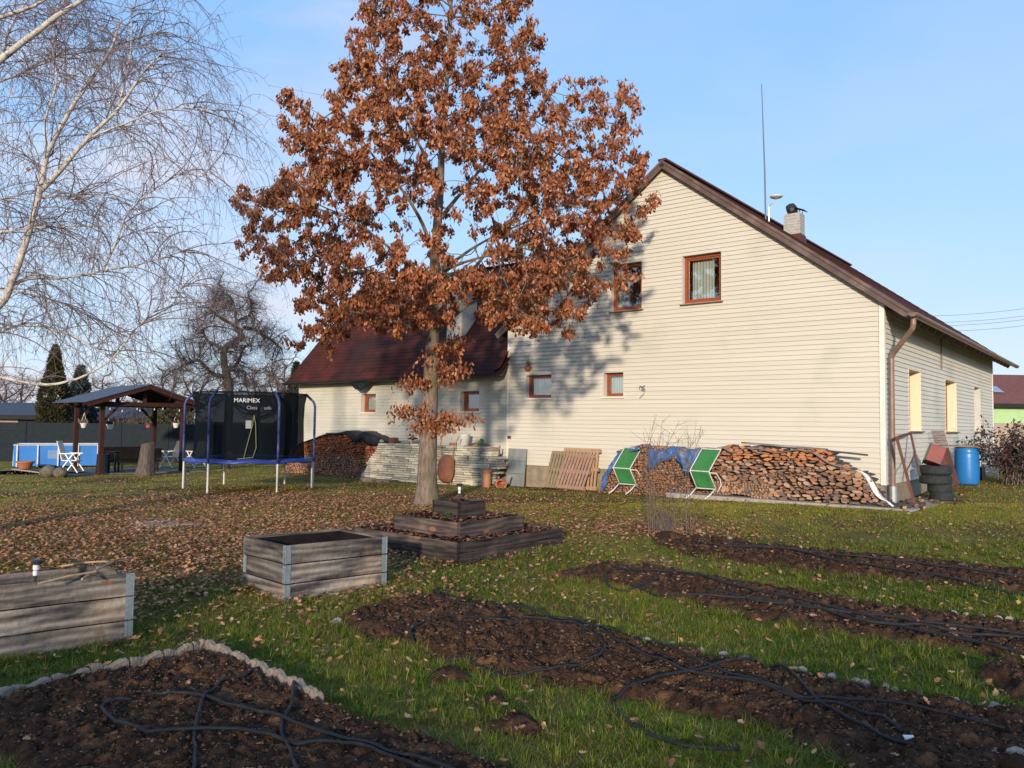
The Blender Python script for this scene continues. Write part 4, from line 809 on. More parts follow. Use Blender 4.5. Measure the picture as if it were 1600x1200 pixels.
# ================================================================== RAISED BEDS
def board_between(name,a,b,z0,z1,th,mt,par,off=0,bev=.004):
    # a,b: xy ends on the outer face (relative to par); board local x along its length
    a=np.array(a,float);b=np.array(b,float);L=np.linalg.norm(b-a); ang=math.atan2(b[1]-a[1],b[0]-a[0])
    m=MB().box(0,L,off,off+th,z0,z1); o=m.build(name,MT[mt],par,bevel=bev,loc=(a[0],a[1],0),rot=(0,0,ang)); return o
def collarbox(label,c,r,l,ncol,h=.207,sink=.035,group=None):
    # c near corner, r right corner, l left corner (xy); fourth corner by parallelogram
    c,r,l=[np.array(p[:2]) for p in (c,r,l)]; d=r+l-c
    t=thing('raised_bed',label,'raised bed',(c[0],c[1],zg(*c)-sink),0,group)
    C=np.array([0,0.]);R_=r-c;L_=l-c;Dd=d-c; rr=random.Random(int(abs(c[0])*100))
    for k in range(ncol):
        z0,z1=h*k+.005,h*(k+1)-.005; j=lambda:rr.uniform(-.009,.009)
        for a,b in ((C,R_),(R_,Dd),(Dd,L_),(L_,C)):
            board_between('plank',a+j(),b+j(),z0+j()*.3,z1,.022,'grey_wood',t)
    # galvanised corner hinges
    ctr=Dd/2
    for P_,Q1,Q2 in ((C,R_,L_),(R_,Dd,C),(L_,C,Dd),(Dd,L_,R_)):
        for k in range(ncol):
            m=MB(); z0,z1=h*k+.01,h*(k+1)-.006; sh=(.012 if k%2 else 0)
            for Q in (Q1,Q2):
                u=(Q-P_)/np.linalg.norm(Q-P_); nrm=np.array([u[1],-u[0]]); 
                if nrm@(P_-ctr)<0:nrm=-nrm
                a=P_+nrm*.006; b=P_+u*.055+nrm*.006
                m.add([(a[0],a[1],z0),(b[0],b[1],z0),(b[0],b[1],z1),(a[0],a[1],z1),(a[0]-nrm[0]*.003,a[1]-nrm[1]*.003,z0),(b[0]-nrm[0]*.003,b[1]-nrm[1]*.003,z0),(b[0]-nrm[0]*.003,b[1]-nrm[1]*.003,z1),(a[0]-nrm[0]*.003,a[1]-nrm[1]*.003,z1)],[(0,1,2,3),(7,6,5,4),(0,4,5,1),(3,2,6,7),(1,5,6,2),(0,3,7,4)])
                for i in range(4):
                    zc=z0+.025+(z1-z0-.05)*i/3; e=P_+u*.035+nrm*.0075; m.lathe([(.007,0),(.004,.004)],6,T=Matrix.Translation((e[0],e[1],zc))@Matrix(((u[0],0,nrm[0],0),(u[1],0,nrm[1],0),(0,1,0,0),(0,0,0,1))),mi=0)
            e=P_+(P_-ctr)/np.linalg.norm(P_-ctr)*.008; m.tube([(e[0],e[1],z0),(e[0],e[1],z1)],.007,6)
            m.build('hinge',MT['galv'],t)
    return t,C,R_,L_,Dd,h*ncol
b2=collarbox('taller looking grey plank raised bed with empty top, right of the other one',G(445,940)[:2],G(602,915)[:2],G(381,917)[:2],3)
t,C,R_,L_,Dd,hz=b2
def fillpoly(name,pts,z,mt,par,jit=.02,n=14,skirt=.0):
    a,b,c,d=[np.array(p) for p in pts]; vs=[]
    for j in range(n+1):
        for i in range(n+1):
            u,v=i/n,j/n; p=(a*(1-u)+b*u)*(1-v)+(d*(1-u)+c*u)*v; vs.append((p[0],p[1],z+random.uniform(-jit,jit)))
    return MB().add(vs,[(j*(n+1)+i,j*(n+1)+i+1,(j+1)*(n+1)+i+1,(j+1)*(n+1)+i) for j in range(n) for i in range(n)]).build(name,MT[mt],par)
s_=lambda P_,k=.90:Dd/2+(P_-Dd/2)*k
fillpoly('earth',(s_(C),s_(R_),s_(Dd),s_(L_)),.12,'soil',t)
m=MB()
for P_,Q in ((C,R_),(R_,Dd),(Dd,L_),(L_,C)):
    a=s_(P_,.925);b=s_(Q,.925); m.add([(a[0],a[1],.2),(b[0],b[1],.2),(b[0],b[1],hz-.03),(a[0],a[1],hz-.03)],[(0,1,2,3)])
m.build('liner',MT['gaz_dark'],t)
# a fallen post inside it
for f1,f2,lb in ((.38,.42,'short pale plant stake inside the right plank bed'),(.72,.66,'pale wooden stake leaning inside the right plank bed')):
    p=R_*f1+L_*.35; o=MB().tube([(0,0,0),(.02*(f1>.5),.04,.34)],.014,7).build('stake',MT['grey_wood_end'],None,loc=(t.location[0]+p[0],t.location[1]+p[1],t.location[2]+.22)); tag(o,lb,'stake')
# left bed, cut by the frame
c0=G(204,1000)[:2]; bk=G(154,882,.585)[:2]; dirl=(G(0,1030)[:2]-c0); dirl=dirl/np.linalg.norm(dirl)*1.22
b1=collarbox('weathered grey plank raised bed cut off by the left edge of the photo',c0,c0+(bk-c0)*1.0,c0+dirl,3,h=.205)
t1,C,R_,L_,Dd,hz=b1
fillpoly('earth',(s_(C),s_(R_),s_(Dd),s_(L_)),.44,'soil',t1,jit=.03)
# moss and leaf litter wedged in the seam
for i,(a,b,lb) in enumerate((((95,885),(165,877),'dry stick lying on the back rim of the left plank bed'),((128,905),(176,878),'thin stick slanting across the left plank bed'),((60,912),(150,893),'short dry stick inside the left plank bed'))):
    p=G(*a,.60);q=G(*b,.63); o=MB().tube([p-p,q*.5+p*.5-p+np.array([0,0,.01]),q-p],.009,6).build('stick',MT['pallet_new'],None,loc=tuple(map(float,p))); tag(o,lb,'stick')
def solar(px,py,z,top,label,tilt=0,yy=None):
    p=G(px,py,z); t=thing('solar_lamp',label,'solar lamp',p); H_=top
    m=MB().tube([(0,0,-.1),(tilt*H_*.4,0,H_*.45)],.012,8); m.build('spike',MT['lamp_black'],t)
    m=MB().lathe([(.016,H_*.45),(.019,H_*.48),(.019,H_*.60),(.014,H_*.62)],12,(tilt*H_*.4,0,0)).lathe([(.020,H_*.64),(.024,H_*.66),(.024,H_*.80),(.020,H_*.82)],14,(tilt*H_*.55,0,0)); m.build('tube',MT['plastic_white'],t,smooth=False)
    m=MB().lathe([(.022,H_*.82),(.040,H_*.84),(.046,H_*.95),(.03,H_)],14,(tilt*H_*.7,0,0)); m.build('cap',MT['lamp_black'],t)
solar(52,920,.50,.24,'small solar garden lamp standing in the left plank bed',tilt=.12)
# three tier planter
A0=np.array([-.66,10.19]); e1=np.array([.66,.751]); e2=np.array([-.751,.66]); A0z=zg(-.7,11.6)-.04
S1=2.2; ctr=A0+e1*S1/2+e2*S1/2
tp_=thing('tiered_planter','dark wooden three tier square planter with leaves on its steps, in front of the oak','planter',(ctr[0],ctr[1],A0z))
zz=0
for ti,(S,h,nm,shift) in enumerate(((2.2,.285,'lower',(0,0)),(1.37,.215,'middle',(-.0,0)),(.56,.25,'top',(0,-.03)))):
    ce=np.array(shift); cs=[ce-e1*S/2-e2*S/2,ce+e1*S/2-e2*S/2,ce+e1*S/2+e2*S/2,ce-e1*S/2+e2*S/2]
    holder=thing('tier',None,None,(0,0,zz)); holder.parent=tp_; holder['label']='%s square tier of the planter'%nm
    nb=2 if ti<1 else 1
    for k in range(nb):
        for i in range(4):
            board_between('plank',cs[i],cs[(i+1)%4],h*k/nb+.002,h*(k+1)/nb-.002,.035,'dark_wood',holder)
    c2=[ce+(c-ce)*.965 for c in cs]; fillpoly('earth',c2,h-.045,'soil',holder,jit=.012)
    zz+=h-(.0 if ti==0 else .0)-.03
_pc=pr_px(ctr[0],ctr[1],A0z+.66); solar(_pc[0],_pc[1],A0z+.66,.27,'small solar garden lamp in the top tier of the dark planter')
def smallplant(px,py,z,h,n,label,name='weed',colr=(.05,.10,.03)):
    p=G(px,py,z) if z is not None else G(px,py); V=[];F=[]
    for i in range(n):
        a=random.uniform(0,6.28); d=np.array([math.cos(a),math.sin(a),random.uniform(.6,2)]);d/=np.linalg.norm(d); L=h*random.uniform(.5,1); s=np.cross(d,[0,0,1]); s/=np.linalg.norm(s)+1e-6
        b=len(V); q=np.array([0,0,0.]); V+= [q-s*.004,q+s*.004,q+d*L*.6+s*.018,q+d*L*.6-s*.018,q+d*L+np.array([0,0,-.02])]; F+=[(b,b+1,b+2,b+3),(b+3,b+2,b+4)]
    o=MB().add(V,F).build(name,mat('weed_leaf',colr,tuple(c*1.6 for c in colr),scale=8,trans=.2),None,loc=tuple(map(float,p))); return tag(o,label,'weed')
smallplant(700,810,A0z+.52,.16,22,'small green weed growing against the top tier of the planter')
# ================================================================== EDGING AND STONES
def edging(pts,w,label,h=.09,step=.19,scallop=True,grp=None):
    P=[G(*p)[:2] for p in pts]; out=[]; seg=[np.linalg.norm(P[i+1]-P[i]) for i in range(len(P)-1)]; tot=sum(seg); s=0; k=0
    while s<tot-.05:
        def at(v):
            for i,L in enumerate(seg):
                if v<=L: return P[i]+(P[i+1]-P[i])*v/L
                v-=L
            return P[-1]
        a=at(s);b=at(min(tot,s+step-.012)); c=(a+b)/2; L=np.linalg.norm(b-a); ang=math.atan2(b[1]-a[1],b[0]-a[0])+random.uniform(-.05,.05)
        n=18; dd_=random.uniform(.02,.032); prof=[h+.008-dd_*math.sin(PI*min(1,max(0,(i/n-.22)/.56)))**1.3+(-.012 if i in (0,n) else 0)+random.uniform(-.0015,.0015) for i in range(n+1)]
        vs=[];fs=[]
        for i in range(n+1):
            x=-L/2+L*i/n; r_=random.uniform(-.001,.001); vs+=[(x,-w/2+r_,-.06),(x,-w/2+r_,prof[i]-.012),(x,-w/2*.6,prof[i]),(x,w/2*.6,prof[i]+random.uniform(-.004,.004)),(x,w/2+r_,prof[i]-.012),(x,w/2+r_,-.06)]
        for i in range(n):
            for j in range(5): fs.append((6*i+j,6*(i+1)+j,6*(i+1)+j+1,6*i+j+1)[::-1])
        fs+=[(0,1,2,3,4,5)[::-1],tuple(6*n+j for j in range(6))]
        o=MB().add(vs,fs).build('edging_stone',MT['kerb_stone'],None,loc=(c[0],c[1],zg(*c)+random.uniform(-.008,.008)),rot=(random.uniform(-.05,.05),random.uniform(-.04,.04),ang)); tag(o,label+', '+ORD[k]+' from the left','edging',grp); s+=step; k+=1
edging([(-40,1122),(0,1104),(60,1086),(130,1068),(230,1046),(318,1020)],.055,'scalloped concrete piece on the left side of the nearest bed',grp='scalloped edging left of the nearest bed',step=.27,h=.11)
edging([(324,1022),(400,1056),(470,1090),(500,1112)],.055,'scalloped concrete piece on the right side of the nearest bed',grp="scalloped edging on the lawn side of the nearest bed",step=.27,h=.11)
def stones(pts,label,grp,s0=.05):
    for i,(px,py,s) in enumerate(pts):
        p=G(px,py); s*=.8; r=random.Random(px*7+py); n=7; m=MB(); prof=[(.9,-.3),(1,.1),(.85,.6),(.45,.9),(.02,.95)]
        for R_,z in prof:
            for k in range(n): a=2*PI*k/n; m.v.append((s*R_*math.cos(a)*r.uniform(.8,1.25),s*R_*math.sin(a)*r.uniform(.7,1.0),s*z*1.0+r.uniform(-.004,.004)))
        for j in range(4):
            for k in range(n): m.f.append((j*n+k,j*n+(k+1)%n,(j+1)*n+(k+1)%n,(j+1)*n+k)); m.m.append(0)
        o=m.build('edging_stone',MT['stone'],None,bevel=.004,loc=(p[0],p[1],p[2]+.008),rot=(0,0,r.uniform(0,6))); tag(o,label+(', '+ORD[sorted(pts).index(pts[i])]+' from the left' if grp else ''),'stone',grp)
stones([(830,962,.04),(857,970,.05),(885,975,.055),(913,983,.055),(940,990,.05),(990,1001,.045),(1010,1005,.06),(1038,1010,.04),(1050,1010,.045),(1095,1020,.05),(1130,1028,.06),(1165,1034,.06),(1185,1040,.04),(1242,1050,.045),(1254,1051,.055),(1286,1060,.045),(1300,1062,.055),(1338,1070,.055),(1352,1073,.06),(1384,1078,.05),(1398,1083,.05),(1437,1090,.035),(1492,1102,.06),(1510,1106,.05),(1555,1112,.07),(765,948,.04),(700,938,.035)],'pale stone edging the bed with coiled hoses','pale stones edging the foreground bed')
stones([(985,890,.05),(1003,888,.05),(1020,890,.06),(1060,900,.05),(1290,938,.05),(1490,962,.06),(1510,964,.05),(1535,967,.05),(1560,970,.06),(1577,971,.06),(1490,966,.05)],'pale stone edging the second soil bed from the front','pale stones edging the second bed')
stones([(1095,840,.06),(1110,842,.05),(1140,845,.07),(1170,849,.05),(1250,858,.06)],'pale stone edging the narrow bed nearest the house','pale stones edging the narrow bed')
stones([(528,975,.07)],'lone grey stone at the left tip of the foreground bed',None)
stones([(1592,1195,.11)],'grey block of stone in the bottom right corner',None)
# ================================================================== HOSES
def spline(P,per=6):
    P=np.array(P,float); P=np.vstack([2*P[0]-P[1],P,2*P[-1]-P[-2]]); out=[]
    for i in range(1,len(P)-2):
        for t in np.linspace(0,1,per,endpoint=False):
            p0,p1,p2,p3=P[i-1:i+3]; out.append(.5*((2*p1)+(-p0+p2)*t+(2*p0-5*p1+4*p2-p3)*t*t+(-p0+3*p1-3*p2+p3)*t**3))
    out.append(P[-2]); return np.array(out)
def hose(pts,label,r=.0115,lift=.03,wob=.012):
    W_=[]
    for i,p in enumerate(pts): q=G(p[0],p[1]); q=G(p[0],p[1],soilz(q[0],q[1])+r); W_.append(q)
    S=spline(W_,8); z=np.array([soilz(q[0],q[1],.02) for q in S]); n=len(z); zm=np.array([z[max(0,i-2):i+3].max() for i in range(n)]); k=np.array([.1,.2,.4,.2,.1]); zp=np.pad(zm,2,mode='edge'); zs_=np.convolve(zp,k,'valid')
    S[:,2]=zs_+r*.9; rk=np.random.default_rng(int(pts[0][0])); jj=np.cumsum(rk.normal(0,.0035,(n,2)),axis=0); jj-=np.linspace(0,1,n)[:,None]*jj[-1]; S[:,:2]+=jj
    b=S[0].copy(); o=MB().tube(S-b,r,8).build('hose',MT['hose'],None,smooth=True,loc=tuple(map(float,b))); return tag(o,label,'hose')
hose([(298,1215),(303,1180),(307,1140),(312,1105),(325,1082),(350,1066),(385,1054),(420,1049),(448,1058),(459,1078),(456,1100),(445,1122),(441,1143),(450,1170),(468,1215)],'black hose looping upright through the nearest soil bed')
hose([(236,1084),(270,1087),(310,1093),(360,1102),(410,1116),(460,1132),(520,1150),(580,1166),(650,1184),(740,1215)],'upper of the two black hoses running to the lower right in the nearest bed')
hose([(205,1090),(175,1097),(161,1107),(172,1122),(210,1134),(260,1142),(330,1144),(400,1146),(460,1152),(530,1163),(600,1178),(660,1192),(730,1215)],'lower of the two black hoses in the nearest bed, hooking back at its left end')
hose([(812,970),(770,966),(720,963),(680,970),(650,980),(640,992),(652,1006),(690,1015),(727,1024),(745,1034),(790,1042),(840,1045),(890,1041),(930,1029),(947,1014),(938,998),(910,984),(870,976),(815,965)],'black hose coil lying in a wide loop on the left half of the foreground bed')
hose([(742,948),(712,944),(690,935),(680,926),(695,919),(725,924),(760,940),(800,955),(850,965),(905,974),(950,986),(1000,1000),(1050,1020),(1100,1040),(1160,1062),(1240,1082),(1330,1098),(1440,1110),(1570,1132)],'long black hose running the whole length of the foreground bed',lift=.085)
hose([(860,970),(910,980),(960,1000),(1020,1025),(1070,1048),(1150,1068),(1220,1080),(1300,1096),(1370,1118),(1410,1145)],'second black hose beside the long one, ending at the white connector')
hose([(1155,1170),(1100,1168),(1060,1161),(1010,1145),(975,1120),(956,1096),(962,1078),(985,1066),(1030,1058),(1080,1048),(1130,1040),(1180,1040),(1220,1050),(1262,1076),(1310,1112),(1360,1142),(1400,1158),(1428,1162)],'black hose curving over the lawn edge and back across the foreground bed')
hose([(1030,905),(980,915),(950,906),(943,895),(960,888),(1000,889),(1060,896),(1130,910),(1200,925),(1280,945),(1360,965),(1440,985),(1520,1003),(1640,1026)],'black hose hooking round at the left end of the second bed',lift=.06,r=.014)
hose([(985,909),(1040,918),(1110,928),(1190,938),(1280,950),(1370,962),(1470,972),(1640,992)],'upper black hose crossing the second bed',lift=.06,r=.014)
hose([(1100,922),(1180,936),(1260,946),(1350,968),(1420,980),(1500,988),(1640,1004)],'middle black hose crossing the second bed',lift=.055,r=.014)
hose([(1085,845),(1140,850),(1220,860),(1300,874),(1380,887),(1480,903),(1640,927)],'lower black hose in the narrow bed nearest the house',lift=.05,r=.014)
hose([(1125,846),(1190,853),(1260,862),(1330,872),(1420,882),(1520,890),(1640,902)],'upper black hose in the narrow bed nearest the house',lift=.05,r=.013)
p=G(1419,1154,.07); t=MB().tube([(-.03,0,0),(.03,0,0)],.02,10).build('hose_connector',MT['plastic_white'],None,loc=tuple(p)); tag(t,'small white hose connector at the right end of the foreground hoses','connector')
# pavers half buried in the leaves
for i,(px,py) in enumerate(((225,826),(243,823),(262,823),(281,822),(300,821),(230,818),(262,817))):
    p=G(px,py); o=MB().box(-.16,.16,-.12,.12,-.03,.035).build('paver',MT['concrete'],None,bevel=.01,loc=tuple(p),rot=(0,0,random.uniform(-.3,.3))); tag(o,'flat grey paver half buried among the fallen leaves, '+['first of the front row','second of the front row','third of the front row','fourth of the front row','last of the front row','left one at the back','right one at the back'][i],'paver','pavers lying in the leafy lawn')
# slabs on the grass before the slab stack
for i,(px,py,lx,ly,lz,lb) in enumerate(((575,752,.28,.12,.10,'pale block lying in the grass left of the flat board'),(598,752,.45,.2,.05,'flat weathered board lying in the grass before the slab stack'),(582,748,.12,.12,.16,'small upright stone block behind the flat board'))):
    p=G(px,py); o=MB().box(-lx,lx,-ly,ly,-.02,lz).build('block' if i!=1 else 'board',MT['kerb_stone' if i!=1 else 'grey_wood'],None,bevel=.01,loc=tuple(p),rot=(0,0,-YAW+.1*i)); tag(o,lb,'block' if i!=1 else 'board')
# ================================================================== TRAMPOLINE
TD=21.0; tcx=(393-800)/F_PX*TD*1.0; TC=np.array([tcx,TD]); TR=1.57; tz=zg(*TC)
tr0=thing('trampoline','round blue and black trampoline with tall safety net on the leafy lawn','trampoline',(TC[0],TC[1],tz))
rimz=.80; topz=2.52; a0=math.atan2(-TC[1],-TC[0])
angs=[a0+math.radians(x) for x in (-36,24,84,144,204,264)]
# direction: positive to the right as seen from the camera
def pc(a,r,z): return (r*math.cos(a),r*math.sin(a),z)
ring=lambda r,z,n=64:[pc(2*PI*k/n,r,z) for k in range(n+1)]
m=MB().tube(ring(TR,rimz),.02,6,cap=False); m.build('rim',MT['white_steel'],tr0)
m=MB(); n=72
for r,z in ((TR*.80,rimz+.02),(TR*.86,rimz+.045),(TR*.97,rimz+.05),(TR*1.04,rimz+.01),(TR*1.05,rimz-.05)):
    for k in range(n): a=2*PI*k/n; m.v.append(pc(a,r+random.uniform(-.006,.006),z+.015*math.sin(a*9)+(random.uniform(-.02,.01) if z<rimz else 0)))
for j in range(4):
    for k in range(n): m.f.append((j*n+k,j*n+(k+1)%n,(j+1)*n+(k+1)%n,(j+1)*n+k)[::-1]); m.m.append(0)
o=m.build('edge_pad',MT['blue_pad'],tr0,smooth=True); k_=o.modifiers.new('s','SOLIDIFY'); k_.thickness=.012
m=MB(); m.v=[(0,0,rimz-.02)]+[pc(2*PI*k/48,TR*.80,rimz+.01) for k in range(48)]; m.f=[(0,k+1,(k+1)%48+1) for k in range(48)]; m.m=[0]*48; m.build('jumping_mat',MT['mat_black'],tr0)
rt=TR*.89
for i,a in enumerate(angs):
    m=MB().tube([pc(a,TR*1.045,.02),pc(a,TR*1.045,rimz-.06)],.024,8); 
    m.build('leg',MT['white_steel'],tr0)
    m=MB().tube([pc(a,TR*1.055,rimz-.05),pc(a,TR*1.055,1.45)],.030,8).tube([pc(a,TR*1.055,1.44),pc(a,TR*1.055,2.22),pc(a,TR*1.03,2.34),pc(a,rt*1.0,topz+.04)],.034,8); m.build('net_pole',MT['blue_sleeve'],tr0,smooth=True)
    if i in (2,5):
        m=MB().tube([pc(a-.06,TR*1.03,.02),pc(a-.06,TR*1.03,rimz-.06)],.018,8); m.build('leg',MT['white_steel'],tr0)
m=MB(); n=72; prof=[(TR*.90,rimz+.05),(TR*.88,rimz+.5),(TR*.87,rimz+1.),(rt*.99,topz-.25),(rt*1.03,topz)]
for r,z in prof:
    for k in range(n): a=2*PI*k/n; m.v.append(pc(a,r*(1+.008*math.sin(a*17)+.006*math.sin(a*31+z)),z))
for j in range(4):
    for k in range(n): m.f.append((j*n+k,j*n+(k+1)%n,(j+1)*n+(k+1)%n,(j+1)*n+k)); m.m.append(0)
m.build('safety_net',MT['net'],tr0,smooth=True)
m=MB().tube(ring(rt*1.035,topz+.01),.018,6,cap=False); m.build('top_ring',MT['mat_black'],tr0)
def text(name,s,size,mt,par,loc,rot,ext=.002):
    c=bpy.data.curves.new(name,'FONT'); c.body=s; c.size=size; c.extrude=ext; c.align_x='CENTER'; c.materials.append(MT[mt])
    o=bpy.data.objects.new(name,c); COL.objects.link(o); bpy.context.view_layer.update(); me=bpy.data.meshes.new_from_object(o.evaluated_get(bpy.context.evaluated_depsgraph_get())); me.name=name; bpy.data.objects.remove(o); o=bpy.data.objects.new(name,me); COL.objects.link(o); o.location=loc; o.rotation_euler=rot; o.parent=par; return o
aT=a0+math.radians(-4)
rr=rt*1.045
text('brand_lettering','MARIMEX',.145,'letter',tr0,pc(aT,rr+.01,topz-.25),(PI/2,0,aT+PI/2),ext=.004)
aT2=a0+math.radians(6); text('small_lettering','Class',.12,'letter_dim',tr0,pc(aT2-.09,rr+.005,topz-.42),(PI/2,0,aT2-.09+PI/2)); text('small_lettering','safe',.12,'letter_dim',tr0,pc(aT2+.17,rr+.005,topz-.42),(PI/2,0,aT2+.17+PI/2))
aL=a0+math.radians(-2); 
m=MB().box(-.07,.07,-.004,.004,-.1,.1); m.build('care_label',MT['letter_dim'],tr0,loc=pc(aL,TR*.885,1.72),rot=(0,0,aL+PI/2))
aZ=a0+math.radians(3); m=MB().tube([pc(aZ,rt*1.04,topz-.05),pc(aZ,TR*.89,1.95)],.012,5).tube([pc(aZ,TR*.885,1.95),pc(aZ,TR*.885,.9)],.006,4); m.build('zip',MT['mat_black'],tr0)
m=MB().tube([pc(aZ,TR*.90,1.95),pc(aZ-.02,TR*.91,1.7),pc(aZ-.10,TR*.91,1.2),pc(aZ-.15,TR*.93,.86)],.011,6).tube([pc(aZ,TR*.90,1.95),pc(aZ+.03,TR*.91,1.75),pc(aZ+.05,TR*.93,1.15),pc(aZ+.0,TR*.93,.9),pc(aZ-.25,TR*.94,.86)],.011,6)
b_=m.build('rope',MT['rope'],None,smooth=True,loc=(TC[0],TC[1],tz)); tag(b_,'yellow green rope hanging down the trampoline net','rope')
p=(TC[0]+pc(a0-.45,TR*.72,0)[0],TC[1]+pc(a0-.45,TR*.72,0)[1],tz+rimz+.13); o=MB().lathe([(.02,-.11),(.08,-.08),(.11,0),(.08,.08),(.02,.11)],16).build('ball',MT['pallet_green'],None,smooth=True,loc=p); tag(o,'dull ball lying on the trampoline','ball')
# ================================================================== GAZEBO
F1=np.array([(161-800)/F_PX*26.5,26.5]);F2=np.array([(287-800)/F_PX*28.5,28.5]); gd=F2-F1; gl=np.linalg.norm(gd); gdir=gd/gl; gp=np.array([-gdir[1],gdir[0]]); gang=math.atan2(gdir[1],gdir[0])
gzz=zg(*F1); gz=thing('gazebo','dark timber garden gazebo with blue grey felt roof beside the pool','gazebo',(F1[0],F1[1],gzz),gang)
GLn=2.45; eav=2.32; pk=3.0; ov=.42
for x,y in ((0,0),(gl,0),(0,GLn),(gl,GLn)):
    m=MB().box(x-.07,x+.07,y-.07,y+.07,.0,eav); m.build('post',MT['brown_wood'],gz,bevel=.006)
    m=MB()
    sx_=1 if x==0 else -1; m.bar((x+sx_*.06,y,eav-.5),(x+sx_*.5,y,eav-.04),.07,.07); m.build('brace',MT['brown_wood'],gz)
for y in (0,GLn):
    m=MB().box(-.3,gl+.3,y-.06,y+.06,eav,eav+.14); m.build('tie_beam',MT['brown_wood'],gz)
    m=MB().box(gl/2-.06,gl/2+.06,y-.05,y+.05,eav+.14,pk-.05); m.build('king_post',MT['brown_wood'],gz)
for x in (0,gl): m=MB().box(x-.06,x+.06,-.35,GLn+.35,eav+.142,eav+.25); m.build('wall_plate',MT['brown_wood'],gz)
xe=.62
for s,(xa_,xb_) in enumerate(((-xe,gl/2),(gl+xe,gl/2))):
    za=eav+.08; zb_=pk+.06
    for y in (-.42,GLn+.42): MB().bar((xa_,y,za-.06),(xb_,y,zb_-.06),.04,.15).build('rafter',MT['brown_wood'],gz)
    for y in np.linspace(0,GLn,4): MB().bar((xa_,y,za-.055),(xb_,y,zb_-.055),.05,.09).build('rafter',MT['brown_wood'],gz)
m=MB(); y0g,y1g=-.48,GLn+.48; za=eav+.09; zb_=pk+.07
m.add([(-xe-.04,y0g,za),(-xe-.04,y1g,za),(gl/2,y1g,zb_),(gl/2,y0g,zb_),(gl+xe+.04,y0g,za),(gl+xe+.04,y1g,za)],[(0,3,2,1),(3,4,5,2)])
o=m.build('roof',MT['gaz_roof'],gz); k_=o.modifiers.new('s','SOLIDIFY'); k_.thickness=.03; k_.offset=1
def GW(x,y,z): q=F1+gdir*x+gp*y; return (q[0],q[1],gzz+z)
def GWp(px,py,d): q=DP(px,py,d); return q
# hanging pots
for i,(px,py,mt,lb,d) in enumerate(((131,665,'plastic_white','white hanging pot between the two left gazebo posts',27.8),(172,667,'plastic_white','white hanging pot just right of the front left gazebo post',27.0),(275,665,'plastic_white','white hanging pot by the right gazebo post',28.6),(232,665,'terracotta','terracotta hanging pot near the back right gazebo post',29.5))):
    q=DP(px,py,d); t=thing('hanging_pot',lb,'hanging pot',q); MB().lathe([(.07,-.08),(.11,.06),(.125,.06),(.125,.09),(.1,.09)],14).build('pot',MT[mt],t)
    zt_=gzz+eav-q[2]; m=MB(); [m.tube([(.1*s,0,.08),(0,0,min(.45,zt_-.05)),(0,0,zt_)],.008,5) for s in (-1,1)]; m.build('hanger',MT['plastic_white'],t)
    if i<3:
        V=[];Fm=[]
        for k in range(26): a=random.uniform(0,6.28); L=random.uniform(.08,.2); b=len(V); V+=[(0,0,.08),(L*math.cos(a),L*math.sin(a),.08+random.uniform(-.05,.2)),(L*math.cos(a+.3),L*math.sin(a+.3),.1)]; Fm.append((b,b+1,b+2))
        MB().add(V,Fm).build('dry_plant',MT['bare_twig'],t)
# string of bulbs along the front tie beam
cnt=0
t=thing('string_lights','string of clear bulbs drooping under the front beam of the gazebo','string lights',GW(0,-.1,eav)); pts=[]
for k in range(29): u=k/28; pts.append(((GW(gl*u,-.14,0)[0]-t.location[0]),(GW(gl*u,-.14,0)[1]-t.location[1]),.05-.22*abs(math.sin(u*PI*3))))
MB().tube(pts,.008,4).build('cord',MT['mat_black'],t)
for k in (2,6,11,12,17,20,26): MB().lathe([(.01,.02),(.022,-.02),(.026,-.04),(.01,-.06)],8,pts[k]).build('bulb',MT['letter'],t)
# furniture in the gazebo
q=GW(gl*.5,1.0,0); t=thing('garden_table','dark garden table under the gazebo roof','table',q,gang); MB().box(-.75,.75,-.4,.4,.70,.74).build('table_top',MT['gaz_dark'],t); [MB().box(x-.03,x+.03,y-.03,y+.03,0,.7).build('leg',MT['black_metal'],t) for x in (-.65,.65) for y in (-.32,.32)]
for i,(x,y,r_) in enumerate(((.5,.35,0),(.5,1.75,PI))):
    q=GW(gl*x,y,0); t=thing('garden_bench',['dark garden bench on the near side of the table','dark garden bench on the far side of the table'][i],'bench',q,gang+r_); MB().box(-.7,.7,-.2,.2,.40,.45).build('seat',MT['gaz_dark'],t); MB().box(-.7,.7,-.24,-.2,.5,.86).build('backrest',MT['gaz_dark'],t); [MB().box(x_-.03,x_+.03,y_-.03,y_+.03,0,.4).build('leg',MT['black_metal'],t) for x_ in (-.6,.6) for y_ in (-.16,.16)]
q=GW(gl-.35,1.9,0); t=thing('kettle_grill','dark round grill on legs at the back of the gazebo','grill',q); MB().lathe([(.02,.45),(.2,.5),(.28,.65),(.28,.7),(.2,.85),(.02,.9)],16).build('bowl',MT['black_metal'],t,smooth=True); [MB().tube([(.0,0,.55),(.25*math.cos(a),.25*math.sin(a),0)],.015,5).build('leg',MT['black_metal'],t) for a in (0,2.1,4.2)]
q=GW(.3,.6,0); t=MB().lathe([(.2,0),(.22,.05),(.2,.62),(.21,.66),(.01,.66)],16).build('bin',MT['fence_slat'],None,loc=q); tag(t,'dark bin behind the front left gazebo post','bin')
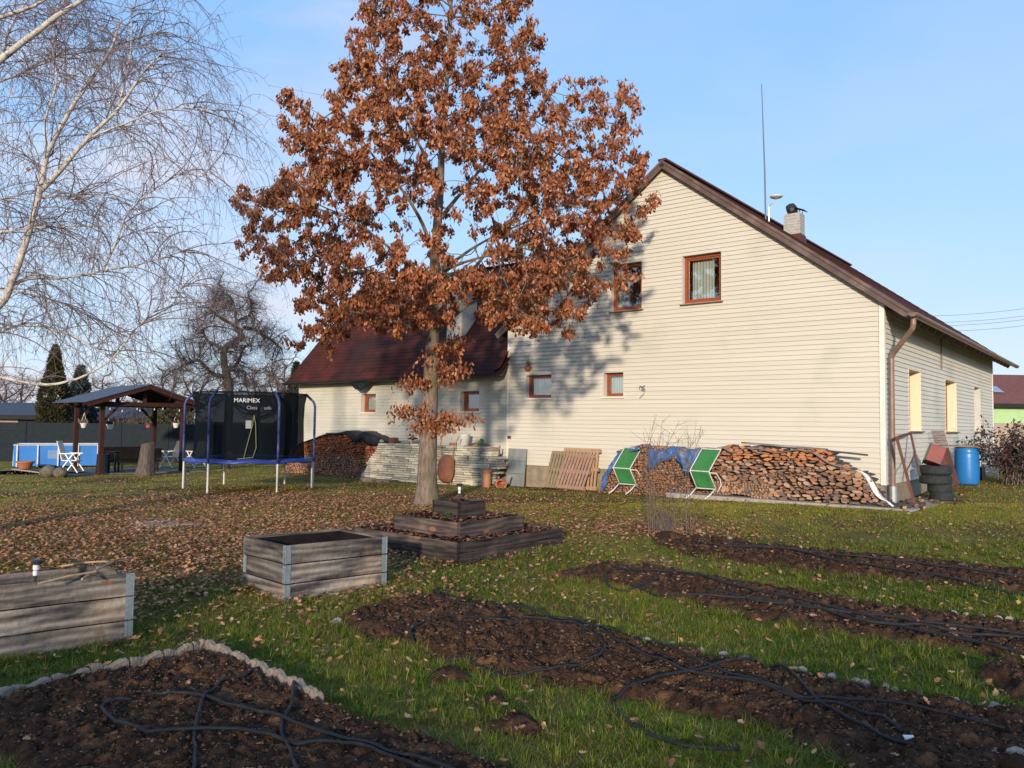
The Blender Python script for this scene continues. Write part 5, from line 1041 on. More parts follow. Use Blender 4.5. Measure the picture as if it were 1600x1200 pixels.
# patio under it
pt=[G(20,735)[:2],G(96,745)[:2],G(165,741)[:2],F2+gdir*.8-gp*.2,F2+gp*3.2,F1+gp*3.4-gdir*4.5]
pt=[np.array(p) for p in pt]; n=len(pt); m=MB().add([(p[0],p[1],zg(*p)+.03) for p in pt]+[(p[0],p[1],zg(*p)-.1) for p in pt],[tuple(range(n))]+[(i,i+n,(i+1)%n+n,(i+1)%n) for i in range(n)]); o=m.build('patio',MT['patio'],None); tag(o,'grey paved patio under the gazebo and pool','patio',kind='structure')
a=pt[0];b=pt[1]; o=MB().bar((0,0,.02),(b[0]-a[0],b[1]-a[1],zg(*b)-zg(*a)+.02),.08,.09).build('kerb',MT['concrete'],None,loc=(a[0],a[1],zg(*a))); tag(o,'pale kerb on the near edge of the patio','kerb',kind='structure')
# stump
q=G(227,743); t=thing('tree_stump','tall rough tree stump leaning left in front of the gazebo','stump',q); m=MB(); n=18
for j in range(9):
    f_=j/8; z=f_*1.08; r_=.27-.07*f_+.06*(1-f_)**3
    for k in range(n): a=2*PI*k/n; rr=r_*(1+.05*math.sin(5*a+z)+random.uniform(-.02,.02)); m.v.append((rr*math.cos(a)+.08*f_-.02,rr*math.sin(a),z+(.05*math.cos(a) if j==8 else 0)))
for j in range(8):
    for k in range(n): m.f.append((j*n+k,j*n+(k+1)%n,(j+1)*n+(k+1)%n,(j+1)*n+k)); m.m.append(0)
m.f.append(tuple(8*n+k for k in range(n))); m.m.append(1); m.build('trunk',[MT['stump_bark'],MT['pallet_new']],t,smooth=False)
# ================================================================== POOL, CHAIRS, STONES, BOWL
PA=np.array(G(20,731)[:2]); PB=np.array([(162-800)/F_PX*31.0,31.0]); pd=(PB-PA); PL_=np.linalg.norm(pd); pd/=PL_; pn=np.array([-pd[1],pd[0]]); pang=math.atan2(pd[1],pd[0]); pz=zg(*PA)+.03
t=thing('pool','blue above ground frame pool with white tubes beside the gazebo','pool',(PA[0],PA[1],pz),pang); PW=2.0; ph=.82
m=MB().box(0,PL_,0,.02,.02,ph-.03).box(0,.02,.02,PW,.02,ph-.03).box(PL_-.02,PL_,.02,PW,.02,ph-.03).box(.02,PL_-.02,PW-.02,PW,.02,ph-.03); m.build('wall',MT['pool_blue'],t)
MB().box(.03,PL_-.03,.03,PW-.03,.02,ph-.2).build('water',MT['water'],t)
for a,b in (((0,0),(PL_,0)),((0,0),(0,PW)),((PL_,0),(PL_,PW)),((0,PW),(PL_,PW))): MB().tube([(a[0],a[1],ph),(b[0],b[1],ph)],.022,8).build('top_rail',MT['white_steel'],t)
for k in range(5): x=.12+(PL_-.24)*k/4; MB().tube([(x,-.05,0),(x,-.03,ph)],.028,8).build('pool_post',MT['white_steel'],t)
MB().tube([(-.05,PW*.5,0),(-.03,PW*.5,ph)],.028,8).build('pool_post',MT['white_steel'],t)
MB().box(PL_*.38,PL_*.53,-.006,-.001,.3,.62).build('printed_label',mat('pool_label',(.30,.36,.42),(.10,.25,.55),scale=18),t)
def gchair(px,py,label,rz,sc_=1):
    q=G(px,py); t=thing('garden_chair',label,'chair',q,rz,'white plastic garden chairs'); t.scale=(sc_,)*3
    # local +x forward
    m=MB(); 
    for k in range(7): z=.47+.08*k; x=-.26-.028*k; m.box(x-.012,x+.012,-.22,.22,z,z+.068)
    m.box(-.29,-.27,-.22,-.19,.44,1.05,T=None)
    m=MB(); m.add([(-.24,-.23,.42),(-.24,.23,.42),(-.45,.20,1.10),(-.45,-.20,1.10),(-.27,-.23,.42),(-.27,.23,.42),(-.48,.20,1.10),(-.48,-.20,1.10)],[(0,1,2,3),(7,6,5,4),(0,4,5,1),(3,2,6,7),(1,5,6,2),(0,3,7,4)]); m.build('backrest',MT['white_chair'],t,bevel=.01)
    MB().box(-.26,.22,-.23,.23,.42,.45).build('seat',MT['white_chair'],t,bevel=.008)
    for y in (-.27,.27):
        MB().bar((.30,y,0),(-.14,y,.66),.035,.035).build('leg',MT['white_chair'],t); MB().bar((-.34,y*1.08,0),(.12,y*1.08,.66),.035,.035).build('leg',MT['white_chair'],t)
        MB().box(-.36,.22,y-.03,y+.03,.66,.69).build('armrest',MT['white_chair'],t)
    MB().bar((.28,-.27,.05),(.28,.27,.05),.03,.03).bar((-.32,-.29,.05),(-.32,.29,.05),.03,.03).build('stretcher',MT['white_chair'],t)
gchair(113,739,'white folding garden chair standing alone by the pool',.1,1.0)
gchair(266,730,'white garden chair left of the blue trampoline pole, facing left',PI-.3,.95)
gchair(304,730,'white garden chair seen partly behind the trampoline pole, facing left',PI-.5,.95)
q=G(39,733); t=thing('planter_bowl','terracotta bowl planter on the patio edge by the pool','bowl',q); MB().lathe([(.15,.0),(.20,.02),(.26,.22),(.30,.23),(.30,.29),(.26,.29),(.22,.24),(.02,.22)],20).build('bowl',MT['terracotta'],t,smooth=False)
for i,(px,py,s,lb) in enumerate(((76,745,.27,'larger round boulder on the patio edge'),(94,746,.23,'smaller speckled boulder right of the larger one'))):
    q=G(px,py); m=MB(); n=14; r=random.Random(i)
    for j in range(7):
        f_=j/6; rr=s*math.sin(PI*(.15+.85*f_))**.7 if f_<1 else .01
        for k in range(n): a=2*PI*k/n; m.v.append((rr*math.cos(a)*(1+r.uniform(-.06,.06)),rr*math.sin(a)*.9,s*1.45*f_+r.uniform(-.01,.01)))
    for j in range(6):
        for k in range(n): m.f.append((j*n+k,j*n+(k+1)%n,(j+1)*n+(k+1)%n,(j+1)*n+k)); m.m.append(0)
    o=m.build('boulder',MT['boulder'],None,smooth=True,loc=tuple(q)); tag(o,lb,'boulder')
q=G(258,741); 
# ================================================================== FENCE AND BUILDINGS BEHIND
fa=np.array([-27.0,33.6]); fb=np.array([-9.2,35.2]); fd=fb-fa; fl=np.linalg.norm(fd); fang=math.atan2(fd[1],fd[0]); fz=zg(-18,34)
t=thing('fence','dark anthracite slat fence behind the pool and gazebo','fence',(fa[0],fa[1],fz),fang); np_=9
for k in range(np_+1): x=fl*k/np_; MB().box(x-.05,x+.05,-.03,.05,-.1,1.72).build('post',MT['fence_slat'],t)
for k in range(np_):
    m=MB(); x0=fl*k/np_+.05;x1=fl*(k+1)/np_-.05
    for j in range(11): m.box(x0,x1,0,.025,.14+.14*j,.14+.14*j+.139)
    m.box(x0,x1,-.0,.04,-.1,.13); m.build('slat_panel',MT['fence_slat'],t)
def shed(name,label,px0,px1,ptop,pridge,d,wallmt,roofmt,depth=5,cat='shed',z0=0):
    a=DP(px0,ptop,d); b=DP(px1,ptop,d); r=DP((px0+px1)/2,pridge,d+2); W_=b[0]-a[0]; t=thing(name,label,cat,(a[0],d,0)); h=a[2]
    MB().box(0,W_,0,.2,-.3,h).box(0,.2,.2,depth,-.3,h).box(W_-.2,W_,.2,depth,-.3,h).build('wall',MT[wallmt],t)
    e=.4; m=MB().add([(-e,-e,h-.02),(W_+e,-e,h-.02),(W_+e,depth/2,r[2]),(-e,depth/2,r[2]),(W_+e,depth+e,h-.02),(-e,depth+e,h-.02)],[(0,1,2,3),(3,2,4,5)]); o=m.build('roof',MT[roofmt],t); k_=o.modifiers.new('s','SOLIDIFY'); k_.thickness=.12
    MB().box(-e,W_+e,-e-.03,-e,h-.25,h-.02).build('fascia',MT['dark_in'],t)
    return t,h,W_
s1,h1,W1=shed('outbuilding','low outbuilding with tan block wall and dark roof beyond the fence at the left edge',-120,58,646,628,42,'block_tan','dark_roof',cat='building')
m=MB(); [m.box(W1*.5+1.3*k,W1*.5+1.3*k+.02,-.004,-.001,.5,h1-.5) for k in range(-3,5)]; m.box(0,W1,-.004,-.001,1.38,1.40); m.build('block_joint',MT['stump_bark'],s1)
MB().box(W1-1.0,W1-.05,-.01,-.002,h1-.62,h1-.1).build('window',MT['dark_in'],s1)
shed('garden_shed','dark red shed with blue grey roof seen through the gazebo',150,236,652,632,44,'red_wall','dark_roof',depth=4)
shed('garden_shed','brownish shed with dull roof seen at the right end inside the gazebo',203,262,640,630,50,'block_tan','dark_in',depth=4)
# neighbour house on the right
d=45; a=DP(1535,630,d); r=DP(1550,587,d+2.2); t=thing('neighbour_house','neighbour house with red tiled roof and lime green wall at the right edge','house',(a[0],d,0),.04)
h=a[2]; W_=13; MB().box(0,W_,0,.3,1.9,h).box(0,.3,.3,8,-.5,h).box(W_-.3,W_,.3,8,-.5,h).build('wall',MT['lime_wall'],t); MB().box(-.01,W_+.01,-.02,.3,-.5,2.35).build('base_wall',MT['tan_wall'],t)
m=MB().add([(-.3,-.5,h-.05),(W_+.4,-.5,h-.05),(W_+.4,3.2,r[2]+.15),(-.3,3.2,r[2]+.15),(W_+.4,7,h),(-.3,7,h)],[(0,1,2,3),(3,2,4,5)]); rr_=m.build('roof',MT['red_tile'],t); k_=rr_.modifiers.new('s','SOLIDIFY'); k_.thickness=.15
MB().box(-.3,W_+.4,-.56,-.5,h-.22,h-.02).build('fascia',MT['dark_in'],rr_)
sk=[(1.15,.62),(1.75,.62)]
y1=.7; zf=lambda y:h-.05+(r[2]+.15-h+.05)*(y+.5)/3.7
m=MB().add([(1.2,y1,zf(y1)+.1),(1.8,y1,zf(y1)+.1),(1.8,y1+.75,zf(y1+.75)+.1),(1.2,y1+.75,zf(y1+.75)+.1)],[(0,1,2,3)]); m.build('skylight',MT['zinc'],rr_)
m=MB().tube([(1.3,3.2,r[2]),(1.3,3.2,r[2]+1.2)],.025,5); [m.bar((1.0,3.2,r[2]+z),(1.6,3.2,r[2]+z),.02,.02) for z in (.9,1.1)]; m.build('aerial',MT['galv'],rr_)
# overhead lines far off to the right
for i,(ya,yb) in enumerate(((488,475),(498,487),(503,493),(511,503))):
    a=DP(1380,ya+4,70);b=DP(1680,yb-6,60); P_=[a+(b-a)*u+np.array([0,0,-.5*4*u*(1-u)]) for u in np.linspace(0,1,12)]; o=MB().tube(np.array(P_)-a,.018,4).build('power_line',MT['zinc'],None,loc=tuple(a)); tag(o,['topmost','second','third','lowest'][i]+' of the four thin overhead lines at the right edge','power line')
# ================================================================== TREES
def leaves(name,P,size,par,mt,cols,droop=.7,seed=1,shape='oak',dirs=None,wid=.55,jit=.25):
    r=np.random.default_rng(seed); n=len(P)
    if shape=='oak': T=np.array([(0,0,0),(.30,.34,.03),(.52,.62,-.02),(.45,.80,.03),(0,1,-.05),(-.45,.80,.04),(-.52,.62,0),(-.30,.34,.03)],float); T[:,0]*=wid/.52*.5; F=[[0,1,2,3,4],[0,4,5,6,7]]
    else: T=np.array([(0,0,0),(.5*wid,.5,.05),(0,1,0),(-.5*wid,.5,.05)],float); F=[[0,1,2,3]]
    ax=r.normal(0,1,(n,3)); ax/=np.linalg.norm(ax,axis=1,keepdims=True); ax=ax*(1-droop)+np.array([0,0,-1.])*droop*1.0
    if dirs is not None: ax+=dirs*.5
    ax/=np.linalg.norm(ax,axis=1,keepdims=True); rn=r.normal(0,1,(n,3)); sx_=np.cross(ax,rn); sx_/=np.linalg.norm(sx_,axis=1,keepdims=True); nz_=np.cross(sx_,ax)
    s=size*r.uniform(1-jit*1.4,1+jit,n)
    curl=r.uniform(-.5,.5,n)
    V=P[:,None,:]+s[:,None,None]*(T[None,:,0:1]*sx_[:,None,:]+T[None,:,1:2]*ax[:,None,:]+(T[None,:,2:3]+curl[:,None,None]*T[None,:,1:2]**2)*nz_[:,None,:])
    m=len(T); base=(np.arange(n)*m)[:,None]; Fs=[np.concatenate([base+np.array(f) for f in F])]
    c=np.array(cols)[r.integers(0,len(cols),n)]*r.uniform(.7,1.25,(n,1)); C=np.repeat(c,m,axis=0)
    return npmesh(name,V.reshape(-1,3),Fs,mt,par,col=C)
def skel_to_mesh(name,nodes,parent,rad,mt,par,nside=7,minr=0,smooth=True):
    ch={}
    for i,p in enumerate(parent):
        if p>=0: ch.setdefault(p,[]).append(i)
    Vs=[];Fs=[];off=0; done=set(); start=[(0,None)]; 
    stack=[(0,[0])]
    chains=[]
    while stack:
        i,c=stack.pop()
        while True:
            k=ch.get(i,[])
            if not k: break
            k=sorted(k,key=lambda q:-rad[q]); 
            for q in k[1:]: stack.append((q,[i,q]))
            i=k[0]; c.append(i)
        if len(c)>1: chains.append(c)
    for c in chains:
        P=nodes[c].copy(); R_=rad[c].copy()
        if c[0]!=0 and len(c)>1: R_[0]=min(R_[0],R_[1]*1.25)
        if len(P)>2: P[1:-1]=.25*P[:-2]+.5*P[1:-1]+.25*P[2:]
        if R_.max()<minr: continue
        ns=nside if R_.max()>.03 else 5 if R_.max()>.012 else 3
        V,F=tubes(P[None],R_[None],ns); Vs.append(V);Fs.append(F+off);off+=len(V)
    return npmesh(name,np.concatenate(Vs),[np.concatenate(Fs)],mt,par,smooth=smooth)
def colonize(seeds,sparent,attr,step=.22,infl=1.3,kill=.34,it=120,trop=(0,0,0),wig=.12,seed=0):
    r=np.random.default_rng(seed); nodes=[np.array(s,float) for s in seeds]; par=list(sparent); A=attr.copy(); trop=np.array(trop)
    for _ in range(it):
        if len(A)==0: break
        Nn=np.array(nodes); D_=np.linalg.norm(A[:,None,:]-Nn[None],axis=2); j=D_.argmin(1); dm=D_.min(1); act=dm<infl
        if not act.any(): infl*=1.5; continue
        new=[]
        for k in np.unique(j[act]):
            v=(A[act&(j==k)]-Nn[k]); v/=np.linalg.norm(v,axis=1,keepdims=True)+1e-9; d=v.sum(0); n_=np.linalg.norm(d)
            if n_<1e-6: continue
            d=d/n_+trop+r.normal(0,wig,3); d/=np.linalg.norm(d); q=Nn[k]+d*step
            if np.linalg.norm(Nn-q,axis=1).min()<step*.35: continue
            new.append((q,k))
        for q,k in new: nodes.append(q); par.append(int(k))
        Nn=np.array(nodes); keep=np.ones(len(A),bool)
        if new:
            Q=np.array([q for q,_ in new]); keep=np.linalg.norm(A[:,None,:]-Q[None],axis=2).min(1)>kill
        A=A[keep]
        if not new and not (~keep).any(): break
    return np.array(nodes),np.array(par)
def radii(nodes,par,tip=.006,ex_=2.2,scale=1,trunk=None):
    n=len(nodes); s=np.zeros(n); haschild=np.zeros(n,bool); haschild[par[par>=0]]=True; s[~haschild]=tip**ex_
    for i in range(n-1,0,-1): s[par[i]]+=s[i]
    return s**(1/ex_)*scale
# ---- the oak
OD=16.75; O0=G(667,784); ox,oy=O0[0],O0[1]
oak=thing('oak_tree','tall oak holding its orange brown autumn leaves in front of the house','tree',O0)
def opx(px,py,dy=0): q=DP(px,py,OD+dy); return q-np.array(O0)
trunkpx=[(667,790,0),(667,740,0),(669,690,0),(671,640,0),(673,590,0),(675,540,0),(677,490,0),(678,440,.0),(681,390,.05),(684,340,.05),(688,290,.05),(690,240,.0),(694,190,.0),(698,130,0),(702,70,0),(704,10,0)]
limbs=[ [(677,495,0),(700,462,-.1),(735,425,-.3),(775,375,-.5),(812,320,-.7),(845,275,-.9),(885,225,-1.0),(925,190,-1.1)],
 [(676,520,0),(705,500,.1),(740,470,.2),(790,455,.3),(850,440,.5),(900,430,.6)],
 [(675,535,0),(650,515,-.2),(610,500,-.4),(560,488,-.5),(510,480,-.6)],
 [(677,470,0),(650,430,.3),(610,390,.6),(560,350,.9),(500,320,1.1),(440,300,1.2)],
 [(681,400,0),(660,350,-.4),(630,300,-.8),(590,250,-1.1),(550,200,-1.3),(520,150,-1.4)],
 [(684,345,0),(720,300,.4),(760,250,.8),(800,190,1.1),(830,130,1.2)],
 [(688,300,0),(660,240,.6),(630,180,1.0),(600,110,1.3)],
 [(679,430,0),(720,400,.6),(770,370,1.2),(840,340,1.7),(900,320,2.0),(960,310,2.1)],
 [(678,455,0),(640,440,.8),(590,430,1.6),(530,410,2.2)],[(678,460,0),(640,450,-.9),(570,430,-1.8),(490,400,-2.3)],
 [(679,440,0),(700,420,-1),(760,400,-2),(840,380,-2.8)]]
sd=[];sp=[]
def addchain(pts,startparent=None,st=.22):
    P=np.array([opx(*p) for p in pts]); S=spline(P,6); d=np.r_[0,np.cumsum(np.linalg.norm(np.diff(S,axis=0),axis=1))]; n=max(3,int(d[-1]/st)); Q=np.stack([np.interp(np.linspace(0,d[-1],n),d,S[:,k]) for k in range(3)],1)
    if startparent is None: sd.append(Q[0]); sp.append(-1); last=0; Q=Q[1:]
    else: last=int(np.argmin(np.linalg.norm(np.array(sd[:ntrunk])-Q[0],axis=1))); Q=Q[1:]
    for k,q in enumerate(Q): 
        if startparent is not None: q=q+RNG.normal(0,.02,3)
        sd.append(q); sp.append(last); last=len(sd)-1
addchain(trunkpx); ntrunk=len(sd)
for l in limbs: addchain(l,1)
# attractors inside the crown's envelope; profile from crown outline: (z, left radius, right radius) about x axis centre
prof=np.array([(3.0,2.5,1.0),(3.5,3.0,2.6),(4.1,3.2,3.7),(4.8,3.8,4.3),(5.6,4.2,4.4),(6.5,4.25,4.55),(7.3,3.7,4.5),(8.2,3.0,4.3),(9.0,2.5,3.6),(9.8,2.3,2.9),(10.6,1.9,2.2),(11.4,1.3,1.4),(12.1,.5,.5)])
SIL=[(548,-60),(558,40),(528,80),(522,112),(530,140),(500,190),(480,165),(455,150),(440,118),(428,130),(450,165),(475,200),(440,200),(440,228),(480,245),(430,282),(362,302),(380,335),(420,338),(366,378),(378,394),(430,388),(405,420),(450,442),(490,432),(480,462),(448,476),(470,494),(500,482),(495,510),(452,540),(470,552),(520,538),(560,505),(600,515),(640,520),(690,505),(730,475),(760,505),(800,522),(850,518),(892,530),(898,505),(938,500),(905,480),(900,460),(950,450),(990,436),(940,422),(920,400),(960,408),(1005,382),(990,365),(1024,330),(1020,308),(990,328),(960,345),(975,320),(1014,270),(1008,230),(960,240),(1003,170),(988,155),(984,110),(940,160),(920,110),(866,140),(856,95),(842,40),(822,-60)]
HOLES=[((562,308),24,17),((585,235),14,22),((655,330),20,50),((725,360),34,44),((795,345),34,22),((518,335),20,12),((690,188),14,18),((640,400),26,22),((810,300),20,16),((700,270),16,34),((880,330),18,14),((770,420),36,20),((600,345),22,14),((560,385),26,10),((470,350),22,8),((750,230),12,20),((930,210),14,18),((870,250),16,16),((600,170),14,14),((470,420),18,8),((860,470),30,8),((590,470),20,10),((660,240),16,24)]
def inhole(px,py): return any(((px-c[0])/a_)**2+((py-c[1])/b_)**2<1 for c,a_,b_ in HOLES)
nA=2500; r=np.random.default_rng(9); pts=[]
PX=np.array(SIL)
while len(pts)<nA:
    px=r.uniform(355,1030); py=r.uniform(-60,555)
    if not inpoly(np.array([px]),np.array([py]),SIL)[0]: continue
    if inhole(px,py) and r.random()<.93: continue
    q=DP(px,py,OD)-np.array(O0); L_=np.interp(q[2],prof[:,0],prof[:,1]); R_=np.interp(q[2],prof[:,0],prof[:,2]); Rm=max(R_,L_,abs(q[0])+.3)
    half=math.sqrt(max(.05,Rm*Rm-q[0]**2)); dy=r.uniform(-1,1)*half*.85
    if abs(dy)<.3*half and abs(q[0])<.3*Rm and q[2]<7.5 and r.random()<.7: continue
    q=DP(px,py,OD+dy)-np.array(O0); pts.append(tuple(q))
for _ in range(330):
    px=r.uniform(520,850); py=r.uniform(415,520)
    if inpoly(np.array([px]),np.array([py]),SIL)[0]: pts.append(tuple(DP(px,py,OD+r.uniform(-2.4,1.6))-np.array(O0)))
att=np.array(pts)
# knock out gaps
for _ in range(36):
    c=att[r.integers(len(att))]; att=att[np.linalg.norm((att-c)*np.array([1,1,1.3]),axis=1)>r.uniform(.28,.5)]
nodes,par=colonize(sd,sp,att,step=.2,infl=1.4,kill=.27,trop=(0,0,.04),seed=2)
rad=radii(nodes,par,tip=.0068,ex_=2.25); tz_=nodes[:,2]
target=np.interp(tz_[:ntrunk],[0,.35,.9,2.5,4,5.2,7,9.5],[.31,.225,.20,.165,.14,.115,.08,.04]); rad[:ntrunk]=target
for i in range(1,len(rad)):
    rad[i]=min(rad[i],rad[par[i]]*.92 if i>=ntrunk else rad[i])
trunk=skel_to_mesh('branches',nodes,par,rad,MT['oak_bark'],oak,nside=9)
trunk.name='trunk'
haschild=np.zeros(len(nodes),bool); haschild[par[par>0]]=True
thin=np.where(rad<.018)[0]; thin=thin[nodes[thin,2]>1.6]
# twigs with hanging leaf tufts
K=5; tw=[];tr2=[];lp=[]; ld=[]
r=np.random.default_rng(4)
mid=(nodes[thin][:,2]<6.3)&(nodes[thin][:,2]>5.0)&(np.hypot(nodes[thin][:,0],nodes[thin][:,1])<2.2)
for ii,i in enumerate(thin):
    tip=not haschild[i]
    if not tip and r.random()<.62: continue
    if mid[ii] and r.random()<.6: continue
    if mid[ii] and not tip: continue
    for _ in range(2 if (tip and r.random()<.6) else 1):
        d=nodes[i]-nodes[par[i]]; d/=np.linalg.norm(d)+1e-9; d=d*(.9 if tip else .3)+r.normal(0,.55,3)+np.array([0,0,.15]); d/=np.linalg.norm(d); L_=r.uniform(.1,.36)
        p=np.array([nodes[i]+d*L_*t+np.array([0,0,.05*t*t]) for t in np.linspace(0,1,K)]); tw.append(p); tr2.append(np.linspace(.006,.0028,K))
        if nodes[i][2]>8.3 and r.random()<.15: continue
        n_=int(r.integers(30,54)); t=r.uniform(.1,1.05,n_); q=nodes[i][None]+d[None]*L_*t[:,None]+r.normal(0,.042,(n_,3)); lp.append(q)
for _ in range(46):   # bare sprigs standing out of the crown
    i=r.choice(thin[~haschild[thin]]); d=nodes[i]*np.array([1,1,.3]); d=d/np.linalg.norm(d)+np.array([0,0,1.3]); d/=np.linalg.norm(d); L_=r.uniform(.4,.9)
    if nodes[i][2]<6: continue
    tw.append(np.array([nodes[i]+d*L_*t+r.normal(0,.012,3) for t in np.linspace(0,1,K)])); tr2.append(np.linspace(.006,.002,K))
# low leafy shoots on the trunk
for (px,py,dx,n_) in ((665,655,0,60),(640,640,0,26),(628,645,0,22),(655,668,0,26),(690,655,0,40),(712,655,0,30),(733,652,0,22),(680,665,0,40),(700,665,0,24),(645,592,0,24),(637,600,0,20),(662,598,0,30),(700,590,0,30),(715,580,0,24),(690,545,0,40),(712,545,0,34),(697,570,0,30),(725,573,0,16),(712,530,0,30),(668,560,0,20),(620,643,0,12),(660,640,0,30),(700,650,0,30)):
    n_=int(n_*2.4); q0=opx(px,py,r.uniform(-.35,-.1)); lp.append(q0[None]+r.normal(0,1,(n_,3))*np.array([.11,.12,.085]))
    b=opx(672,py+6,0); tw.append(np.array([b+(q0-b)*t+np.array([0,0,-.04*math.sin(PI*t)]) for t in np.linspace(0,1,K)])); tr2.append(np.linspace(.012,.004,K))
V,F=tubes(np.array(tw),np.array(tr2),3); npmesh('twigs',V,[F],MT['oak_bark'],oak)
lp=np.concatenate(lp)
oc=[(.44,.165,.075),(.36,.125,.055),(.52,.215,.105),(.28,.095,.045),(.58,.28,.155),(.40,.145,.065),(.22,.08,.04)]
leaves('crown',lp,.094,oak,MT['oak_leaf'],oc,droop=.62,seed=3)
print('oak nodes',len(nodes),'leaves',len(lp))
# ---- generic drooping twigs
def droop_twigs(starts,dirs,Ls,K=9,grav=1.0,wob=.03,r=None,side=0):
    n=len(starts); P=np.zeros((n,K,3)); P[:,0]=starts; d=dirs.copy(); seg=(Ls/(K-1))[:,None]
    for k in range(1,K):
        d=d+np.array([0,0,-grav])*.28+r.normal(0,wob,(n,3)); d/=np.linalg.norm(d,axis=1,keepdims=True); P[:,k]=P[:,k-1]+d*seg
    return P
# ---- birch
BD=9.6
def bpt(px,py,dy=0): return DP(px,py,BD+dy)
B0=np.array([-8.5,9.9,zg(-8.5,9.9)]); birch=thing('birch_tree','weeping birch with white bark and bare purple twigs at the left edge','tree',B0)
bl=[([(-180,640,.3),(-90,560,.1),(0,478,0),(20,440,0),(40,380,0),(62,300,0),(75,240,.0),(105,180,.1),(130,140,.2),(165,90,.3),(190,30,.4)],.055,.012),
 ([(62,300,0),(95,265,.0),(140,215,-.1),(180,180,-.1),(205,145,0),(230,110,.1),(270,70,.2)],.034,.007),
 ([(-150,260,0),(-60,150,0),(0,97,0),(50,58,0),(100,22,0),(140,-5,.1),(200,-60,.1)],.05,.02),
 ([(-100,60,.3),(0,27,.3),(50,10,.3),(90,-10,.3)],.035,.012),
 ([(-140,600,.2),(-60,585,.1),(0,590,0),(55,600,0),(85,601,0),(130,588,0),(175,560,0),(210,515,.1),(260,470,.2),(310,430,.3)],.026,.004),
 ([(10,450,0),(45,435,.1),(100,432,.2),(170,420,.2),(240,405,.3),(310,380,.3)],.024,.004),
 ([(60,310,0),(100,305,.2),(150,305,.3),(190,308,.3)],.012,.004),
 ([(160,425,.2),(185,370,.1),(200,330,0),(230,300,-.1),(280,270,-.1),(330,265,0)],.014,.003),
 ([(140,215,-.1),(190,195,-.2),(240,175,-.3),(300,168,-.3),(345,175,-.3)],.014,.003),
 ([(-100,500,.2),(-20,520,.1),(40,505,.1),(110,520,.1),(180,555,.2),(240,545,.3)],.020,.004),
 ([(-80,380,.3),(0,362,.3),(60,355,.3),(130,352,.3),(190,355,.3),(240,365,.3)],.018,.004),
 ([(-80,320,.5),(0,310,.5),(50,300,.6),(110,310,.6),(170,300,.6)],.016,.004),
 ([(75,240,0),(70,190,.2),(90,120,.4),(80,50,.6),(100,-20,.7)],.018,.005),
 ([(180,180,-.1),(200,110,.2),(205,40,.4),(200,-30,.5)],.014,.004),
 ([(-60,150,.6),(20,120,.8),(80,90,1.0),(150,80,1.1),(220,60,1.2),(280,40,1.2)],.018,.004),
 ([(0,97,.3),(20,40,.8),(60,-20,1.2)],.02,.008),
 ([(-60,440,.6),(20,455,.7),(90,470,.8),(150,500,.9),(200,530,1)],.016,.004)]
m=MB(); tpts=[(-.05,0,-.1),(0,0,.8),(-.1,.05,2),(-.3,.1,3.5),(-.35,.1,5.2),(-.3,.0,7),(-.2,0,9.)]
m.tube([tuple(p) for p in spline(tpts,4)],np.linspace(.2,.07,len(spline(tpts,4))),10); mt_=m.build('trunk',MT['birch_bark'],birch,smooth=True)
r=np.random.default_rng(8); st=[];di=[];Ls=[]; segs=[]
for pts_,r0,r1 in bl:
    S=spline([bpt(*p)-B0 for p in pts_],6); d=np.r_[0,np.cumsum(np.linalg.norm(np.diff(S,axis=0),axis=1))]
    S=S+np.cumsum(r.normal(0,.004,S.shape),axis=0)*.6
    mb=MB(); mb.tube(S,np.linspace(r0,r1,len(S)),8); o=mb.build('limb',MT['birch_bark'],birch,smooth=True)
    segs.append((S,d,r0))
# first order side branches
side=[]
for S,d,r0 in segs:
    n_=int(d[-1]*9)
    for k in range(n_):
        s=r.uniform(.12,1)*d[-1]; p=np.array([np.interp(s,d,S[:,j]) for j in range(3)]); j=min(len(S)-2,np.searchsorted(d,s)); tdir=S[min(j+1,len(S)-1)]-S[max(j-1,0)]; tdir/=np.linalg.norm(tdir)+1e-9
        dd=tdir*.6+r.normal(0,.55,3)+np.array([.25,0,.25]); dd/=np.linalg.norm(dd); side.append((p,dd,r.uniform(.5,1.35)))
P1=droop_twigs(np.array([s[0] for s in side]),np.array([s[1] for s in side]),np.array([s[2] for s in side]),K=12,grav=.35,wob=.12,r=r)
P1=P1[P1[:,-1,2]+B0[2]>2.25]
V,F=tubes(P1,np.tile(np.linspace(.0075,.0028,12),(len(P1),1)),4); npmesh('side_branches',V,[F],MT['birch_twig'],birch)
st=[];di=[];LL=[]
for P_ in P1:
    for k in range(6):
        j=r.integers(1,12); q=P_[j]; d=P_[j]-P_[j-1]; d/=np.linalg.norm(d)+1e-9; dd=d*.5+r.normal(0,.6,3); dd/=np.linalg.norm(dd); st.append(q);di.append(dd);LL.append(r.uniform(.22,.95))
P2=droop_twigs(np.array(st),np.array(di),np.array(LL),K=9,grav=.75,wob=.13,r=r); P2=P2[(P2[:,-1,2]+B0[2]>2.35)|(r.random(len(P2))<.03)]
V,F=tubes(P2,np.tile(np.linspace(.0034,.0016,9),(len(P2),1)),3)
st=P2[:,[3,5,7]].reshape(-1,3); dd=r.normal(0,1,st.shape); dd[:,2]-=.4; dd/=np.linalg.norm(dd,axis=1,keepdims=True)
P3=droop_twigs(st,dd,r.uniform(.08,.28,len(st)),K=4,grav=.8,wob=.15,r=r); V3,F3=tubes(P3,np.tile(np.linspace(.0026,.0016,4),(len(P3),1)),3)
npmesh('twigs',np.concatenate([V,V3]),[np.concatenate([F,F3+len(V)])],MT['birch_twig'],birch)
